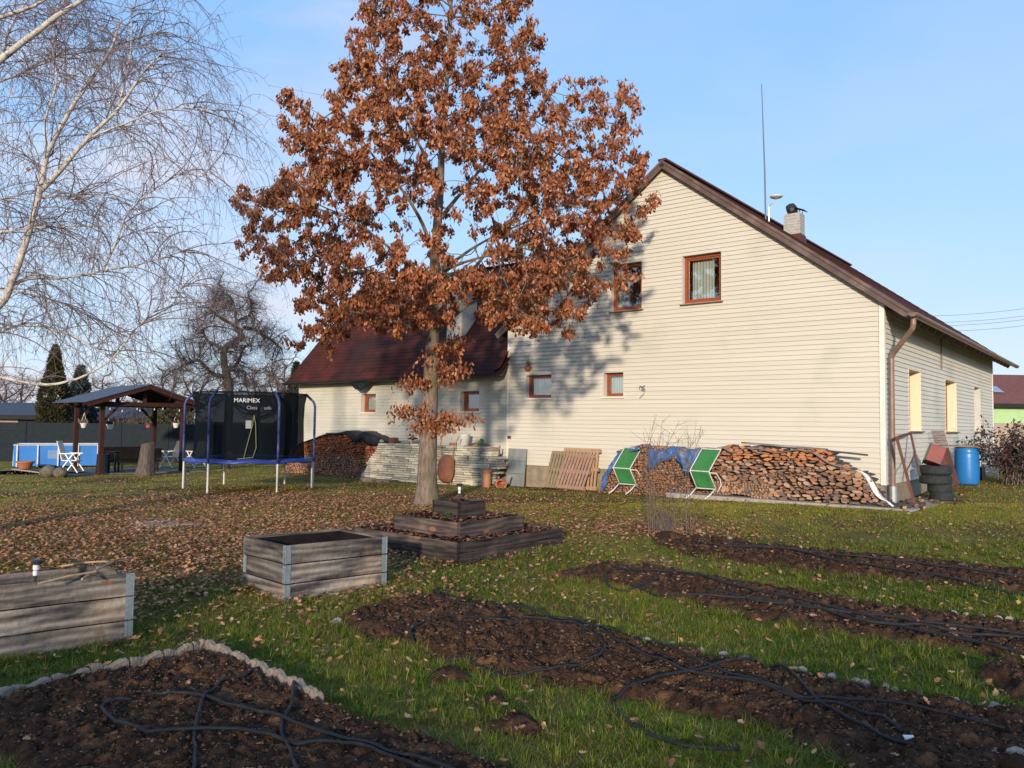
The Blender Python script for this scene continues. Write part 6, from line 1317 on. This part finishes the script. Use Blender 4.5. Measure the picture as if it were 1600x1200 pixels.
cat_=P2[:,-1][r.random(len(P2))<.35]; _ck=leaves('catkins',cat_,.035,birch,MT['foliage'],[(.16,.08,.06),(.12,.06,.05)],droop=.9,seed=5,shape='s',wid=.35); _ck['kind']='stuff'
dl=P2[:,-1][r.random(len(P2))<.006]; leaves('dry_leaves',dl,.06,birch,MT['foliage'],[(.45,.2,.1)],droop=.8,seed=6,shape='s',wid=.8)
print('birch twigs',len(P2),len(P3))
# ---- bare trees: a builder shared by the willow and the trees beyond
def baretree(name,label,base,H_,spread,seed,mt_b,mt_t,wig=.12,tr=.2,weep=0,ntw=1600,zs=.35,group=None,leaf=None,npt=420,mainpts=None,twl=(.4,1.1),twr=.006,kill=.45):
    r=np.random.default_rng(seed); t=thing(name,label,'tree',base,0,group)
    if mainpts is None:
        sd=[np.array([0,0,-.1])]; sp=[-1]; n=int(H_*zs/.3)
        for k in range(1,n+1): sd.append(np.array([.04*math.sin(k),.04*math.cos(k*1.3),.3*k])); sp.append(k-1)
    else:
        sd=[];sp=[];first=True
        for ch in mainpts:
            S=spline(ch,8); S=S+0
            if first: 
                for k,q in enumerate(S): sd.append(q);sp.append(k-1)
                first=False
            else:
                last=int(np.argmin(np.linalg.norm(np.array(sd)-S[0],axis=1)))
                for q in S[1:]: sd.append(q);sp.append(last);last=len(sd)-1
    A=[]
    while len(A)<npt:
        v=r.normal(0,1,3); v/=np.linalg.norm(v); rr=r.uniform(.3,1)**.6; A.append(np.array([0,0,H_*(zs+1)/2])+v*rr*np.array([spread,spread,H_*(1-zs)/2]))
    nodes,par=colonize(sd,sp,np.array(A),step=.3 if H_>4 else .15,infl=2.5,kill=kill,trop=(0,0,-.1*weep),wig=wig,seed=seed)
    rad=radii(nodes,par,tip=.010,ex_=2.3); rad=rad*(tr/rad[0])
    rad=np.clip(rad,.007,None)
    skel_to_mesh('trunk',nodes,par,rad,MT[mt_b],t,nside=7)
    thin=np.where(rad<tr*.3)[0]; idx=r.choice(thin,ntw); d=r.normal(0,1,(ntw,3))+np.array([0,0,.5-.2*weep]); d/=np.linalg.norm(d,axis=1,keepdims=True)
    P=droop_twigs(nodes[idx],d,r.uniform(*twl,ntw),K=8,grav=.1+.75*weep,wob=.12+wig,r=r)
    V,F=tubes(P,np.tile(np.linspace(twr,twr*.45,8),(ntw,1)),3)
    st=P[:,[2,4,6]].reshape(-1,3); dd=r.normal(0,1,st.shape); dd/=np.linalg.norm(dd,axis=1,keepdims=True); P3=droop_twigs(st,dd,r.uniform(.12,.4,len(st)),K=4,grav=.1+.6*weep,wob=.15,r=r); V3,F3=tubes(P3,np.full((len(P3),4),twr*.45),3)
    npmesh('crown',np.concatenate([V,V3]),[np.concatenate([F,F3+len(V)])],MT[mt_t],t)
    return t
# willow behind the trampoline
WD=31.0; wb_=np.array([(356-800)/F_PX*WD,WD,zg(-11,31)])
def wp(px,py,dy=0): return DP(px,py,WD+dy)-wb_
wm=[[(0,0,-.1),wp(357,660),wp(358,610),wp(354,585),wp(350,565),wp(352,545),wp(368,534),wp(378,525),wp(368,510),(wp(374,500))],
 [wp(374,500),wp(390,492,.2),wp(392,475,.3),wp(388,460,.4)],[wp(370,510),wp(350,500,-.3),wp(340,492,-.5),wp(330,484,-.7),wp(338,465,-.8),wp(345,450,-.8)],
 [wp(370,505),wp(366,480,0),wp(360,465,.1),wp(345,455,.2),wp(343,440,.2),wp(350,425,.2)],
 [wp(378,512),wp(400,515,.3),wp(412,525,.6),wp(425,532,.8),wp(440,545,1)],
 [wp(354,588),wp(335,585,-.2),wp(322,575,-.5),wp(310,563,-.7),wp(290,570,-.9),wp(270,580,-1),wp(252,592,-1.1)],
 [wp(351,550),wp(340,540,.3),wp(325,533,.8),wp(318,518,1),wp(325,510,1.1)],[wp(356,580),wp(372,565,-.6),wp(380,545,-1),wp(395,535,-1.4)],
 [wp(388,460,.4),wp(398,445,.5),(wp(410,430,.5))]]
baretree('willow_tree','twisted bare willow with contorted limbs behind the trampoline','' if False else tuple(wb_),7.2,2.35,31,'willow_bark','willow_twig',wig=.30,tr=.17,weep=.75,ntw=2300,zs=.42,mainpts=wm,npt=420,twl=(.4,1.3),twr=.006,kill=.5)
# trees far behind
bt=baretree('bare_tree','bare brown tree beyond the fence, between willow and low wing',(-13.5,47,0),5.8,2.6,41,'willow_bark','bare_twig',tr=.13,ntw=520,twr=.010,npt=190,group='bare trees beyond the fence')
for i,(px,d,s,lb) in enumerate(((30,60,1.0,'bare reddish tree above the outbuilding roof at the left edge'),(-10,52,.9,'bare tree cut off by the left edge behind the birch'),(175,56,.95,'bare tree rising behind the gazebo roof'),(255,50,.95,'bare tree behind the right gazebo post'),(300,58,1.15,'bare tree between gazebo and willow'),(405,44,.9,'bare tree right of the willow trunk'),(455,56,1.2,'bare pale tree beside the wing roof end'),(745,62,1.75,'bare treetop peeping over the wing ridge behind the oak'),(830,70,2.0,'bare treetop over the wing ridge beside the gable'))):
    c=copy_tree(bt); c.location=((px-800)/F_PX*d,d,0); c.scale=(s*1.1,s*1.1,s); c.rotation_euler=(0,0,i*1.3); c['label']=lb
# conifers
def conifer(name,label,base,H_,R_,seed,cols,shape='thuja',n=9000,sz=.16):
    r=np.random.default_rng(seed); t=thing(name,label,'tree',base)
    MB().tube([(0,0,-.1),(0,0,H_*.9)],[.09,.02],8).build('trunk',MT['willow_bark'],t)
    z=r.uniform(0,1,n)**(.9); z=r.uniform(.03,1,n)
    if shape=='thuja': Rz=R_*np.minimum(1,np.sin(np.clip((1-z)*1.9,0,PI/2))**.8)*(.9+.12*np.sin(z*14))*np.where(z<.1,.85,1)
    else: Rz=R_*(1-z)**.9*(.75+.35*np.abs(np.sin(z*22)))
    a=r.uniform(0,2*PI,n); Rz=Rz*(1+.10*np.sin(a*5+z*9)); rr=Rz*r.uniform(.55,1.03,n)**.5
    P=np.stack([rr*np.cos(a),rr*np.sin(a),z*H_],1); dirs=np.stack([np.cos(a)*.6,np.sin(a)*.6,np.full(n,1.2 if shape=='thuja' else -.3)],1)
    leaves('crown',P,sz,t,MT['foliage'],cols,droop=.0,seed=seed,shape='s',dirs=dirs*3,wid=.35)
    return t
conifer('thuja','tall slim brownish green conifer beyond the fence',((84-800)/F_PX*37,37,0),5.3,.80,51,[(.045,.05,.02),(.065,.055,.02),(.035,.045,.018),(.085,.06,.025)],n=12000)
conifer('spruce','blue green spruce right of the slim conifer',((125-800)/F_PX*40,40,0),4.6,1.3,52,[(.05,.075,.07),(.035,.055,.055),(.07,.09,.085)],shape='spruce',n=9000,sz=.2)
conifer('spruce','dark conifer top beside the left end of the wing roof',((462-800)/F_PX*46,46,0),5.4,1.3,53,[(.035,.045,.02),(.06,.055,.025)],shape='spruce',n=6000,sz=.2)
# unseen conifer row added behind the camera, its height set to shade the beds
r=np.random.default_rng(90); hd=thing('shade_hedge','unseen clipped conifer row added behind the camera to shade the nearest beds','shade_hedge',(0,-6.5,0))
hx=np.linspace(-16,16,65); hh=2.0+.22*np.sin(hx*.9)+.15*np.sin(hx*2.3+1)+r.normal(0,.06,65)
mb=MB(); mb.v=[(x,y,z) for x,h_ in zip(hx,hh) for y,z in ((-.55,-.2),(-.5,h_*.96),(.5,h_*.96),(.55,-.2))]; mb.f=[(4*i+j,4*i+4+j,4*i+4+(j+1)%4,4*i+(j+1)%4) for i in range(64) for j in range(4)]+[(0,1,2,3),(259,258,257,256)]; mb.m=[0]*len(mb.f); mb.build('body',MT['gaz_dark'],hd)
n=26000; x=r.uniform(-16,16,n); h_=np.interp(x,hx,hh); top=r.random(n)<.35; y=np.where(top,r.uniform(-.6,.6,n),np.where(r.random(n)<.5,-.6,.6)+r.normal(0,.08,n)); z=np.where(top,h_+r.uniform(-.2,.35,n)*r.random(n),h_*r.random(n))
leaves('leaves',np.stack([x,y,z],1),.22,hd,MT['foliage'],[(.045,.055,.02),(.06,.06,.025)],droop=.0,seed=91,shape='s',dirs=np.tile([0,0,2.],(n,1)),wid=.35)
def shrubmass(name,label,base,rx,ry,H_,seed,cols,n=7000,sz=.09,stems=30,mt='bare_twig',cat='shrub'):
    r=np.random.default_rng(seed); t=thing(name,label,cat,base); P=[];R2=[]
    ang=r.uniform(0,2*PI,stems); st=np.stack([r.uniform(-.3,.3,stems)*rx,r.uniform(-.3,.3,stems)*ry,np.zeros(stems)],1); d=np.stack([np.cos(ang)*.5,np.sin(ang)*.5,np.full(stems,1.1)],1)
    Pp=droop_twigs(st,d,r.uniform(.7,1.15,stems)*H_,K=9,grav=.12,wob=.12,r=r); V,F=tubes(Pp,np.tile(np.linspace(.016,.005,9),(stems,1)),5)
    st=Pp[:,3:].reshape(-1,3); st=np.repeat(st,5,0); dd=r.normal(0,1,st.shape)+[0,0,.4]; dd/=np.linalg.norm(dd,axis=1,keepdims=True); P3=droop_twigs(st,dd,r.uniform(.15,.5,len(st)),K=5,grav=.1,wob=.15,r=r); V3,F3=tubes(P3,np.tile(np.linspace(.005,.003,5),(len(P3),1)),3)
    npmesh('stems',np.concatenate([V,V3]),[np.concatenate([F,F3+len(V)])],MT[mt],t)
    if n: q=P3[r.integers(0,len(P3),n),r.integers(1,5,n)]+r.normal(0,.03,(n,3)); leaves('leaves',q,sz,t,MT['foliage'],cols,droop=.25,seed=seed,shape='s',wid=.5)
    return t
q=G(1590,757); shrubmass('shrub','dark purplish leafy bush at the right edge by the side wall',tuple(q),1.2,.9,1.55,61,[(.05,.03,.035),(.035,.03,.03),(.07,.06,.04),(.10,.04,.04)],n=3600,sz=.10,stems=26)
shrubmass('hedge_shrub','yellow green bush behind the gazebo near the trampoline',((262-800)/F_PX*37,37.5,0),1.2,1,2.6,62,[(.09,.09,.03),(.12,.10,.04),(.06,.07,.03)],n=6000,sz=.13,stems=30)
shrubmass('hedge_shrub','brown twiggy bush behind the gazebo left of the yellow green one',((215-800)/F_PX*40,40,0),2,1,2.3,63,[(.09,.06,.04)],n=1500,sz=.1,stems=60)
# hazel like bare shrub on the lawn with pruned stump
q=np.array(G(1046,832)); t=thing('young_shrub','thin bare shrub with straight tan stems growing on the lawn before the loungers','shrub',q); r=np.random.default_rng(12); V=[];F=[];off=0
tops=[(1018,675,1010,800),(1035,658,1022,815),(1058,665,1025,800),(1060,690,1050,800),(1098,672,1075,800),(1085,690,1072,780),(1008,690,1015,790),(1042,700,1030,800),(1072,720,1076,800),(1025,700,1018,810),(1062,740,1070,820),(1012,730,1014,800)]
Pp=[]
for tx_,ty_,mx_,my_ in tops:
    dy=r.uniform(-.25,.25); a=DP(mx_+r.uniform(-4,4),828,q[1]+dy); a[2]=q[2]; b=DP(mx_,my_-60,q[1]+dy); c=DP(tx_,ty_,q[1]+dy); Pp.append(spline([a-q,b-q,c-q],5)[:11])
V,F=tubes(np.array(Pp),np.tile(np.linspace(.006,.0025,11),(len(Pp),1)),5); npmesh('stems',V,[F],MT['hazel_stem'],t)
Pq=np.array(Pp); st=np.repeat(Pq[:,5:].reshape(-1,3),2,0); dd=r.normal(0,.5,st.shape)+[0,0,.7]; dd/=np.linalg.norm(dd,axis=1,keepdims=True); P3=droop_twigs(st,dd,r.uniform(.12,.4,len(st)),K=5,grav=-.05,wob=.06,r=r); V,F=tubes(P3,np.tile(np.linspace(.0035,.002,5),(len(P3),1)),3)
n_=70; st=np.stack([r.uniform(-.35,.35,n_),r.uniform(-.2,.2,n_),np.zeros(n_)],1); dd=r.normal(0,.3,(n_,3))+[0,0,1]; dd/=np.linalg.norm(dd,axis=1,keepdims=True); P4=droop_twigs(st,dd,r.uniform(.2,.8,n_),K=7,grav=.02,wob=.05,r=r); V4,F4=tubes(P4,np.tile(np.linspace(.004,.002,7),(n_,1)),3)
npmesh('twigs',np.concatenate([V,V4]),[np.concatenate([F,F4+len(V)])],MT['hazel_stem'],t)
q=G(1036,830); m=MB(); n=12
for j,(rr,z) in enumerate(((.15,-.02),(.15,.1),(.13,.22),(.08,.27),(.01,.26))):
    for k in range(n): a=2*PI*k/n; m.v.append((rr*math.cos(a)*random.uniform(.85,1.1),rr*math.sin(a),z+random.uniform(-.02,.02)))
for j in range(4):
    for k in range(n): m.f.append((j*n+k,j*n+(k+1)%n,(j+1)*n+(k+1)%n,(j+1)*n+k)); m.m.append(0)
o=m.build('stump',MT['stump_bark'],None,loc=tuple(q)); tag(o,'small grey stump at the foot of the bare tan shrub','stump')
# ================================================================== FALLEN LEAVES AND GRASS
def visible_pts(n,y0,y1,r,pad=.06,power=1.0):
    y=(y0**2+(y1**2-y0**2)*r.random(n))**.5; x=(r.random(n)*2-1)*(.652+pad)*y; return x,y
HB=[tuple(HW(x,y)[:2]) for x,y in ((-20.4,-.6),(-10.2,-.75),(-10.2,-.25),(-6.8,-.35),(-6.6,-.75),(-4.6,-1.0),(.8,-1.02),(.8,2.3),(.1,2.4),(.1,15.4),(-20.4,15.4))]
PATIO=[tuple(p) for p in pt]
def boxpoly(b): t_,C,R_,L_,Dd,h=b; o=np.array(t_.location)[:2]; return [tuple(o+p) for p in (C,R_,Dd,L_)]
PL3=[tuple(A0),tuple(A0+e1*S1),tuple(A0+e1*S1+e2*S1),tuple(A0+e2*S1)]
def blocked(x,y):
    m=np.zeros(x.shape,bool)
    for P in (HB,PATIO,boxpoly(b2),boxpoly(b1),PL3): m|=inpoly(x,y,P)
    return m|(np.hypot(x-O0[0],y-O0[1])<.26)
def distsoft(x,y):  # leafiness of the lawn
    d=np.zeros(x.shape)
    def g(px,py,sx_,sy_,a): q=G(px,py); return a*np.exp(-(((x-q[0])/sx_)**2+((y-q[1])/sy_)**2))
    d+=g(120,830,3.6,3.2,1.0)+g(380,800,3.6,3.4,1.0)+g(560,790,2.2,2.6,.8)+g(-50,860,4.5,4.0,1.)+g(250,860,2.6,1.5,.85)+g(60,880,2.5,1.4,.8)+g(640,930,.9,.6,.25)+g(820,800,3,2.5,.3)+g(1040,830,1.1,.6,.8)+g(1000,820,1.6,.8,.35)+g(620,900,.6,.45,.5)+g(990,885,.7,.3,.4)+.07
    return np.clip(d,0,1)
r=np.random.default_rng(77)
def leafset(n,y0,y1,size,shape):
    x,y=visible_pts(n,y0,y1,r); w=distsoft(x,y)*(.55+.9*vnoise(x+60,y+60,.7,5))*(.6+.8*vnoise(x+60,y+60,.22,6)); k=r.random(n)<w; x,y=x[k],y[k]; k=~blocked(x,y); x,y=x[k],y[k]
    onbed=bedmask(x,y); k=~onbed|(r.random(len(x))<.25); x,y=x[k],y[k]; onbed=onbed[k]
    z=zgv(x,y)+np.where(onbed,.075,.03+r.uniform(0,.03,len(x))*(y<12)); P=np.stack([x,y,z],1); n=len(P)
    if shape=='oak':
        T=np.array([(0,0,0),(.12,.12,0),(.08,.22,.02),(.28,.34,.03),(.16,.46,0),(.36,.60,.04),(.20,.70,0),(.22,.86,.03),(0,1,0),(-.22,.86,.03),(-.20,.70,0),(-.36,.60,.04),(-.16,.46,0),(-.28,.34,.03),(-.08,.22,.02),(-.12,.12,0)],float); Fp=[[0,1,2,14,15],[2,3,4,12,13,14][:6],[4,5,6,10,11,12],[6,7,8,9,10]]
    else: T=np.array([(0,0,0),(.34,.45,.06),(.12,.8,.0),(0,1,.03),(-.12,.8,.0),(-.34,.45,.06)],float); Fp=[[0,1,2,3,4,5]]
    a=r.uniform(0,2*PI,n); tilt=r.normal(0,.28,n); roll=r.normal(0,.28,n)
    ax=np.stack([np.cos(a)*np.cos(tilt),np.sin(a)*np.cos(tilt),np.sin(tilt)],1); sx_=np.stack([-np.sin(a)*np.cos(roll),np.cos(a)*np.cos(roll),np.sin(roll)],1); nz_=np.cross(sx_,ax); s=size*r.uniform(.4,1.35,n); curl=r.uniform(.0,.5,n)
    V=P[:,None,:]+s[:,None,None]*(T[None,:,0:1]*sx_[:,None]+(T[None,:,1:2]-.5)*ax[:,None]+(T[None,:,2:3]*2+curl[:,None,None]*((T[None,:,1:2]-.5)**2+T[None,:,0:1]**2)*1.3)*-np.sign(nz_[:,2])[:,None,None]*-1*nz_[:,None])
    m=len(T); base=(np.arange(n)*m)[:,None]; cols=np.array([(.50,.23,.10),(.43,.19,.085),(.55,.28,.14),(.33,.145,.07),(.56,.33,.19),(.45,.215,.105),(.24,.11,.06)]); c=cols[r.integers(0,len(cols),n)]*r.uniform(.7,1.15,(n,1))
    groups={}
    for f in Fp: groups.setdefault(len(f),[]).append(base+np.array(f))
    return V.reshape(-1,3),{k:np.concatenate(v) for k,v in groups.items()},np.repeat(c,m,axis=0)
Vs=[];Fs={};Cs=[];off=0
for n,y0_,y1_,s,sh in ((15000,3.6,9.5,.058,'oak'),(36000,7.5,14,.056,'s'),(190000,10,27,.055,'s'),(12000,9,32,.075,'s')):
    V,F,C=leafset(n,y0_,y1_,s,sh); Vs.append(V);Cs.append(C)
    for k,f in F.items(): Fs.setdefault(k,[]).append(f+off)
    off+=len(V)
# leaves caught on the planter's steps
def steplv(S_out,S_in,z,n):
    global off
    u=r.uniform(-.5,.5,n)*S_out; v=r.uniform(-.5,.5,n)*S_out; k=np.maximum(abs(u),abs(v))>S_in/2+.02; u,v=u[k],v[k]; p=ctr[None]+u[:,None]*e1+v[:,None]*e2; n=len(p); a=r.uniform(0,6.28,n); s=.10*r.uniform(.6,1.1,n)
    T=np.array([(0,-.5,0),(.34,0,.1),(0,.5,.05),(-.34,0,.12)]); ca_,sa_=np.cos(a)[:,None],np.sin(a)[:,None]; X=s[:,None]*(T[None,:,0]*ca_-T[None,:,1]*sa_); Y=s[:,None]*(T[None,:,0]*sa_+T[None,:,1]*ca_); Z=s[:,None]*T[None,:,2]*r.uniform(0,4,(n,1))+z+r.uniform(0,.04,(n,1))
    V=np.stack([p[:,0:1]+X,p[:,1:2]+Y,Z],-1).reshape(-1,3); Vs.append(V); Fs.setdefault(4,[]).append((np.arange(n)*4)[:,None]+np.arange(4)+off); off+=len(V)
    c=np.array([(.34,.13,.06),(.42,.2,.1),(.24,.09,.045)])[r.integers(0,3,n)]*r.uniform(.7,1.2,(n,1)); Cs.append(np.repeat(c,4,axis=0))
steplv(2.06,1.42,A0z+.235,1500); steplv(1.26,.64,A0z+.435,650); steplv(.46,.0,A0z+.66,14)
# crumbs of straw, root and stone on the dug soil
nb_=26000; x,y=visible_pts(nb_,3.8,12,r); k=bedmask(x,y); x,y=x[k],y[k]; nb_=len(x); z=np.array([soilz(a_,b_,.012) for a_,b_ in zip(x,y)])+.002
a=r.uniform(0,6.28,nb_); L_=r.uniform(.003,.010,nb_)*(1+(r.random(nb_)<.05)*1.3)*np.clip(y/5,.8,2); W_=L_*r.uniform(.25,.8,nb_); T=np.array([(-1,-.7,0),(.8,-1,.1),(1,.8,.5),(-.7,1,.3)]); X=x[:,None]+L_[:,None]*T[None,:,0]*np.cos(a)[:,None]-W_[:,None]*T[None,:,1]*np.sin(a)[:,None]; Y=y[:,None]+L_[:,None]*T[None,:,0]*np.sin(a)[:,None]+W_[:,None]*T[None,:,1]*np.cos(a)[:,None]; Z=z[:,None]+L_[:,None]*T[None,:,2]*r.uniform(0,1,(nb_,1))
Vs.append(np.stack([X,Y,Z],-1).reshape(-1,3)); Fs.setdefault(4,[]).append((np.arange(nb_)*4)[:,None]+np.arange(4)+off); off+=4*nb_
c=np.array([(.26,.15,.09),(.17,.08,.045),(.32,.23,.15),(.12,.06,.035),(.22,.105,.055)])[r.integers(0,5,nb_)]*r.uniform(.6,1.1,(nb_,1)); Cs.append(np.repeat(c,4,axis=0))
# loose crumbs of earth
def crumbs(n,y0_,y1_,s0,s1,seed):
    r=np.random.default_rng(seed); x,y=visible_pts(n,y0_,y1_,r); k=bedmask(x,y)&bedmask(x+.05,y)&bedmask(x-.05,y); x,y=x[k],y[k]; n=len(x); z=np.array([soilz(a_,b_,.012) for a_,b_ in zip(x,y)]); s=s0+(s1-s0)*r.random(n)**5
    T=np.array([(1,0,0),(0,1,0),(-1,0,0),(0,-1,0),(0,0,1),(0,0,-1)],float); V=T[None]*s[:,None,None]*r.uniform(.55,1.25,(n,6,1))+r.normal(0,.12,(n,6,3))*s[:,None,None]; a=r.uniform(0,6.28,n)[:,None]; X=V[:,:,0]*np.cos(a)-V[:,:,1]*np.sin(a);Y=V[:,:,0]*np.sin(a)+V[:,:,1]*np.cos(a)
    V=np.stack([X+x[:,None],Y+y[:,None],V[:,:,2]*.8+z[:,None]+.3*s[:,None]],-1).reshape(-1,3); F=np.array([(0,1,4),(1,2,4),(2,3,4),(3,0,4),(1,0,5),(2,1,5),(3,2,5),(0,3,5)]); c=np.array([(.082,.043,.026),(.052,.029,.019),(.12,.064,.036),(.16,.088,.048),(.036,.022,.015)])[r.integers(0,5,n)]*r.uniform(.7,1.25,(n,1))
    return V,((np.arange(n)*6)[:,None,None]+F).reshape(-1,3),np.repeat(c,6,axis=0)
A_=crumbs(34000,3.8,7,.0035,.021,301); B_=crumbs(26000,6.5,13,.006,.026,302)
o2=npmesh('soil_crumbs',np.concatenate([A_[0],B_[0]]),[np.concatenate([A_[1],B_[1]+len(A_[0])])],MT['soil_crumb'],col=np.concatenate([A_[2],B_[2]])); tag(o2,'loose crumbs and small clods of brown earth on the dug beds','earth',kind='stuff')
o=npmesh('fallen_leaves',np.concatenate(Vs),[np.concatenate(v) for v in Fs.values()],MT['fallen_leaf'],col=np.concatenate(Cs)); tag(o,'fallen brown oak leaves scattered over lawn, beds and planter','leaves',kind='stuff')
print('fallen',off)
def grass(n,y0,y1,h,w,seed,thin=1.0):
    r=np.random.default_rng(seed); x,y=visible_pts(n,y0,y1,r); cl_=vnoise(x+70,y+70,.35,8)*.6+vnoise(x+70,y+70,.12,9)*.4; lf=distsoft(x,y); k=r.random(n)<(.25+1.1*cl_)*(1-.62*lf); x,y,cl_,lf=x[k],y[k],cl_[k],lf[k]
    bm=bedmask(x,y); bm&=~((vnoise(x+11,y+3,.5,44)>.62)&(r.random(len(x))<.10)); bm2=bedmask(x+.09*(vnoise(x,y,.2,41)-.35),y+.09*(vnoise(x,y,.2,42)-.35))&bm; k=~(blocked(x,y)|bm2); x,y,cl_,lf=x[k],y[k],cl_[k],lf[k]; n=len(x)
    # tufts grow longer along beds and box feet
    nb=np.zeros(n)
    for b in BEDS[:4]:
        P=np.array(b); d=np.full(n,9.)
        for i in range(len(P)): a=P[i];c=P[(i+1)%len(P)];ac=c-a;t=np.clip(((x-a[0])*ac[0]+(y-a[1])*ac[1])/(ac@ac+1e-9),0,1); d=np.minimum(d,np.hypot(x-a[0]-t*ac[0],y-a[1]-t*ac[1]))
        nb=np.maximum(nb,np.exp(-(d/.22)**2))
    H_=h*(.35+.9*r.random(n))*(.35+1.0*cl_**1.6+.6*nb*(vnoise(x+7,y+7,.25,3)>.5)); z=zgv(x,y)-.015
    if y0>13: H_*=.8
    a=r.uniform(0,2*PI,n); lean=r.uniform(.2,1.7,n); dx=np.cos(a);dy=np.sin(a); sxx=-dy;syy=dx; W=w*r.uniform(.7,1.3,n)
    def pt_(t,wd):
        X=x+dx*lean*H_*t*t+0; Y=y+dy*lean*H_*t*t; Z=z+H_*(t-.25*lean*t*t); return np.stack([X+sxx*W*wd,Y+syy*W*wd,Z],1)
    V=np.stack([pt_(0,-.5),pt_(0,.5),pt_(.55,.38),pt_(.55,-.38),pt_(1,0)],1).reshape(-1,3); b=(np.arange(n)*5)[:,None]
    big=vnoise(x+90,y+90,1.6,12)*.6+vnoise(x+90,y+90,.5,13)*.4
    g1=np.array([.085,.145,.016]);g2=np.array([.25,.245,.034]);g3=np.array([.36,.26,.10]); g4=np.array([.24,.20,.11])
    t=np.clip((big-.3)*1.9+r.normal(0,.18,n),0,1)[:,None]; c=g1*(1-t)+g2*t; dry=(r.random(n)<(.10+.14*t[:,0]+.25*lf))[:,None]; c=np.where(dry,g3*(.7+.6*r.random((n,1))),c*(.7+.6*r.random((n,1)))); 
    farw=np.clip((y-11)/6,0,1)[:,None]*.5; c=c*(1-farw)+farw*np.array([.58,.49,.07])*(.7+.6*r.random((n,1)))  # far blades tinted brighter and yellower, a sunlit look put into their colour
    return V,b+np.array([0,1,2,3]),b+np.array([3,2,4]),np.repeat(c,5,axis=0)
def tufts(nt,nb,seed):
    r=np.random.default_rng(seed); x,y=visible_pts(nt,3.6,12,r); lf=distsoft(x,y); k=(r.random(nt)<1-.75*lf)&~blocked(x,y)&~(bedmask(x,y)&(r.random(nt)<.93)); x,y=x[k],y[k]; n0=len(x); sz=r.uniform(.5,1.25,n0); x=np.repeat(x,nb);y=np.repeat(y,nb);sz=np.repeat(sz,nb); n=len(x); tone=np.repeat(r.uniform(0,1,n0),nb)
    x0=x.copy();y0=y.copy(); x=x+r.normal(0,.022,n)*sz; y=y+r.normal(0,.022,n)*sz; H_=.095*sz*r.uniform(.4,1.2,n); a=np.arctan2(y-y0,x-x0)+r.normal(0,.5,n); lean=r.uniform(.3,1.6,n); dx=np.cos(a);dy=np.sin(a); W=.0045*r.uniform(.7,1.4,n); z=zgv(x,y)-.01
    P=lambda t,wd:np.stack([x+dx*lean*H_*t*t-dy*W*wd,y+dy*lean*H_*t*t+dx*W*wd,z+H_*(t-.3*lean*t*t)],1)
    V=np.stack([P(0,-.5),P(0,.5),P(.55,.38),P(.55,-.38),P(1,0)],1).reshape(-1,3); b=(np.arange(n)*5)[:,None]; t=tone[:,None]; c=np.array([.075,.15,.012])*(1-t)+np.array([.27,.28,.03])*t; c=np.where((r.random(n)<.16)[:,None],np.array([.38,.29,.13]),c)*r.uniform(.6,1.3,(n,1))
    return V,b+np.array([0,1,2,3]),b+np.array([3,2,4]),np.repeat(c,5,axis=0)
Vs=[];Q=[];T_=[];Cs=[];off=0
V,q,t_,c=tufts(5200,34,66); Vs.append(V);Q.append(q);T_.append(t_);Cs.append(c);off+=len(V)
for a in ((420000,3.6,9.5,.078,.0042,1),(380000,8.5,17,.055,.0070,2),(260000,15,36,.05,.012,3)):
    V,q,t_,c=grass(*a); Vs.append(V);Q.append(q+off);T_.append(t_+off);Cs.append(c);off+=len(V)
o=npmesh('grass',np.concatenate(Vs),[np.concatenate(Q),np.concatenate(T_)],MT['grass_blade'],col=np.concatenate(Cs)); tag(o,'short patchy autumn grass covering the lawn','grass',kind='stuff')
print('grass verts',off)
# remove nothing; all parts stay in the scene
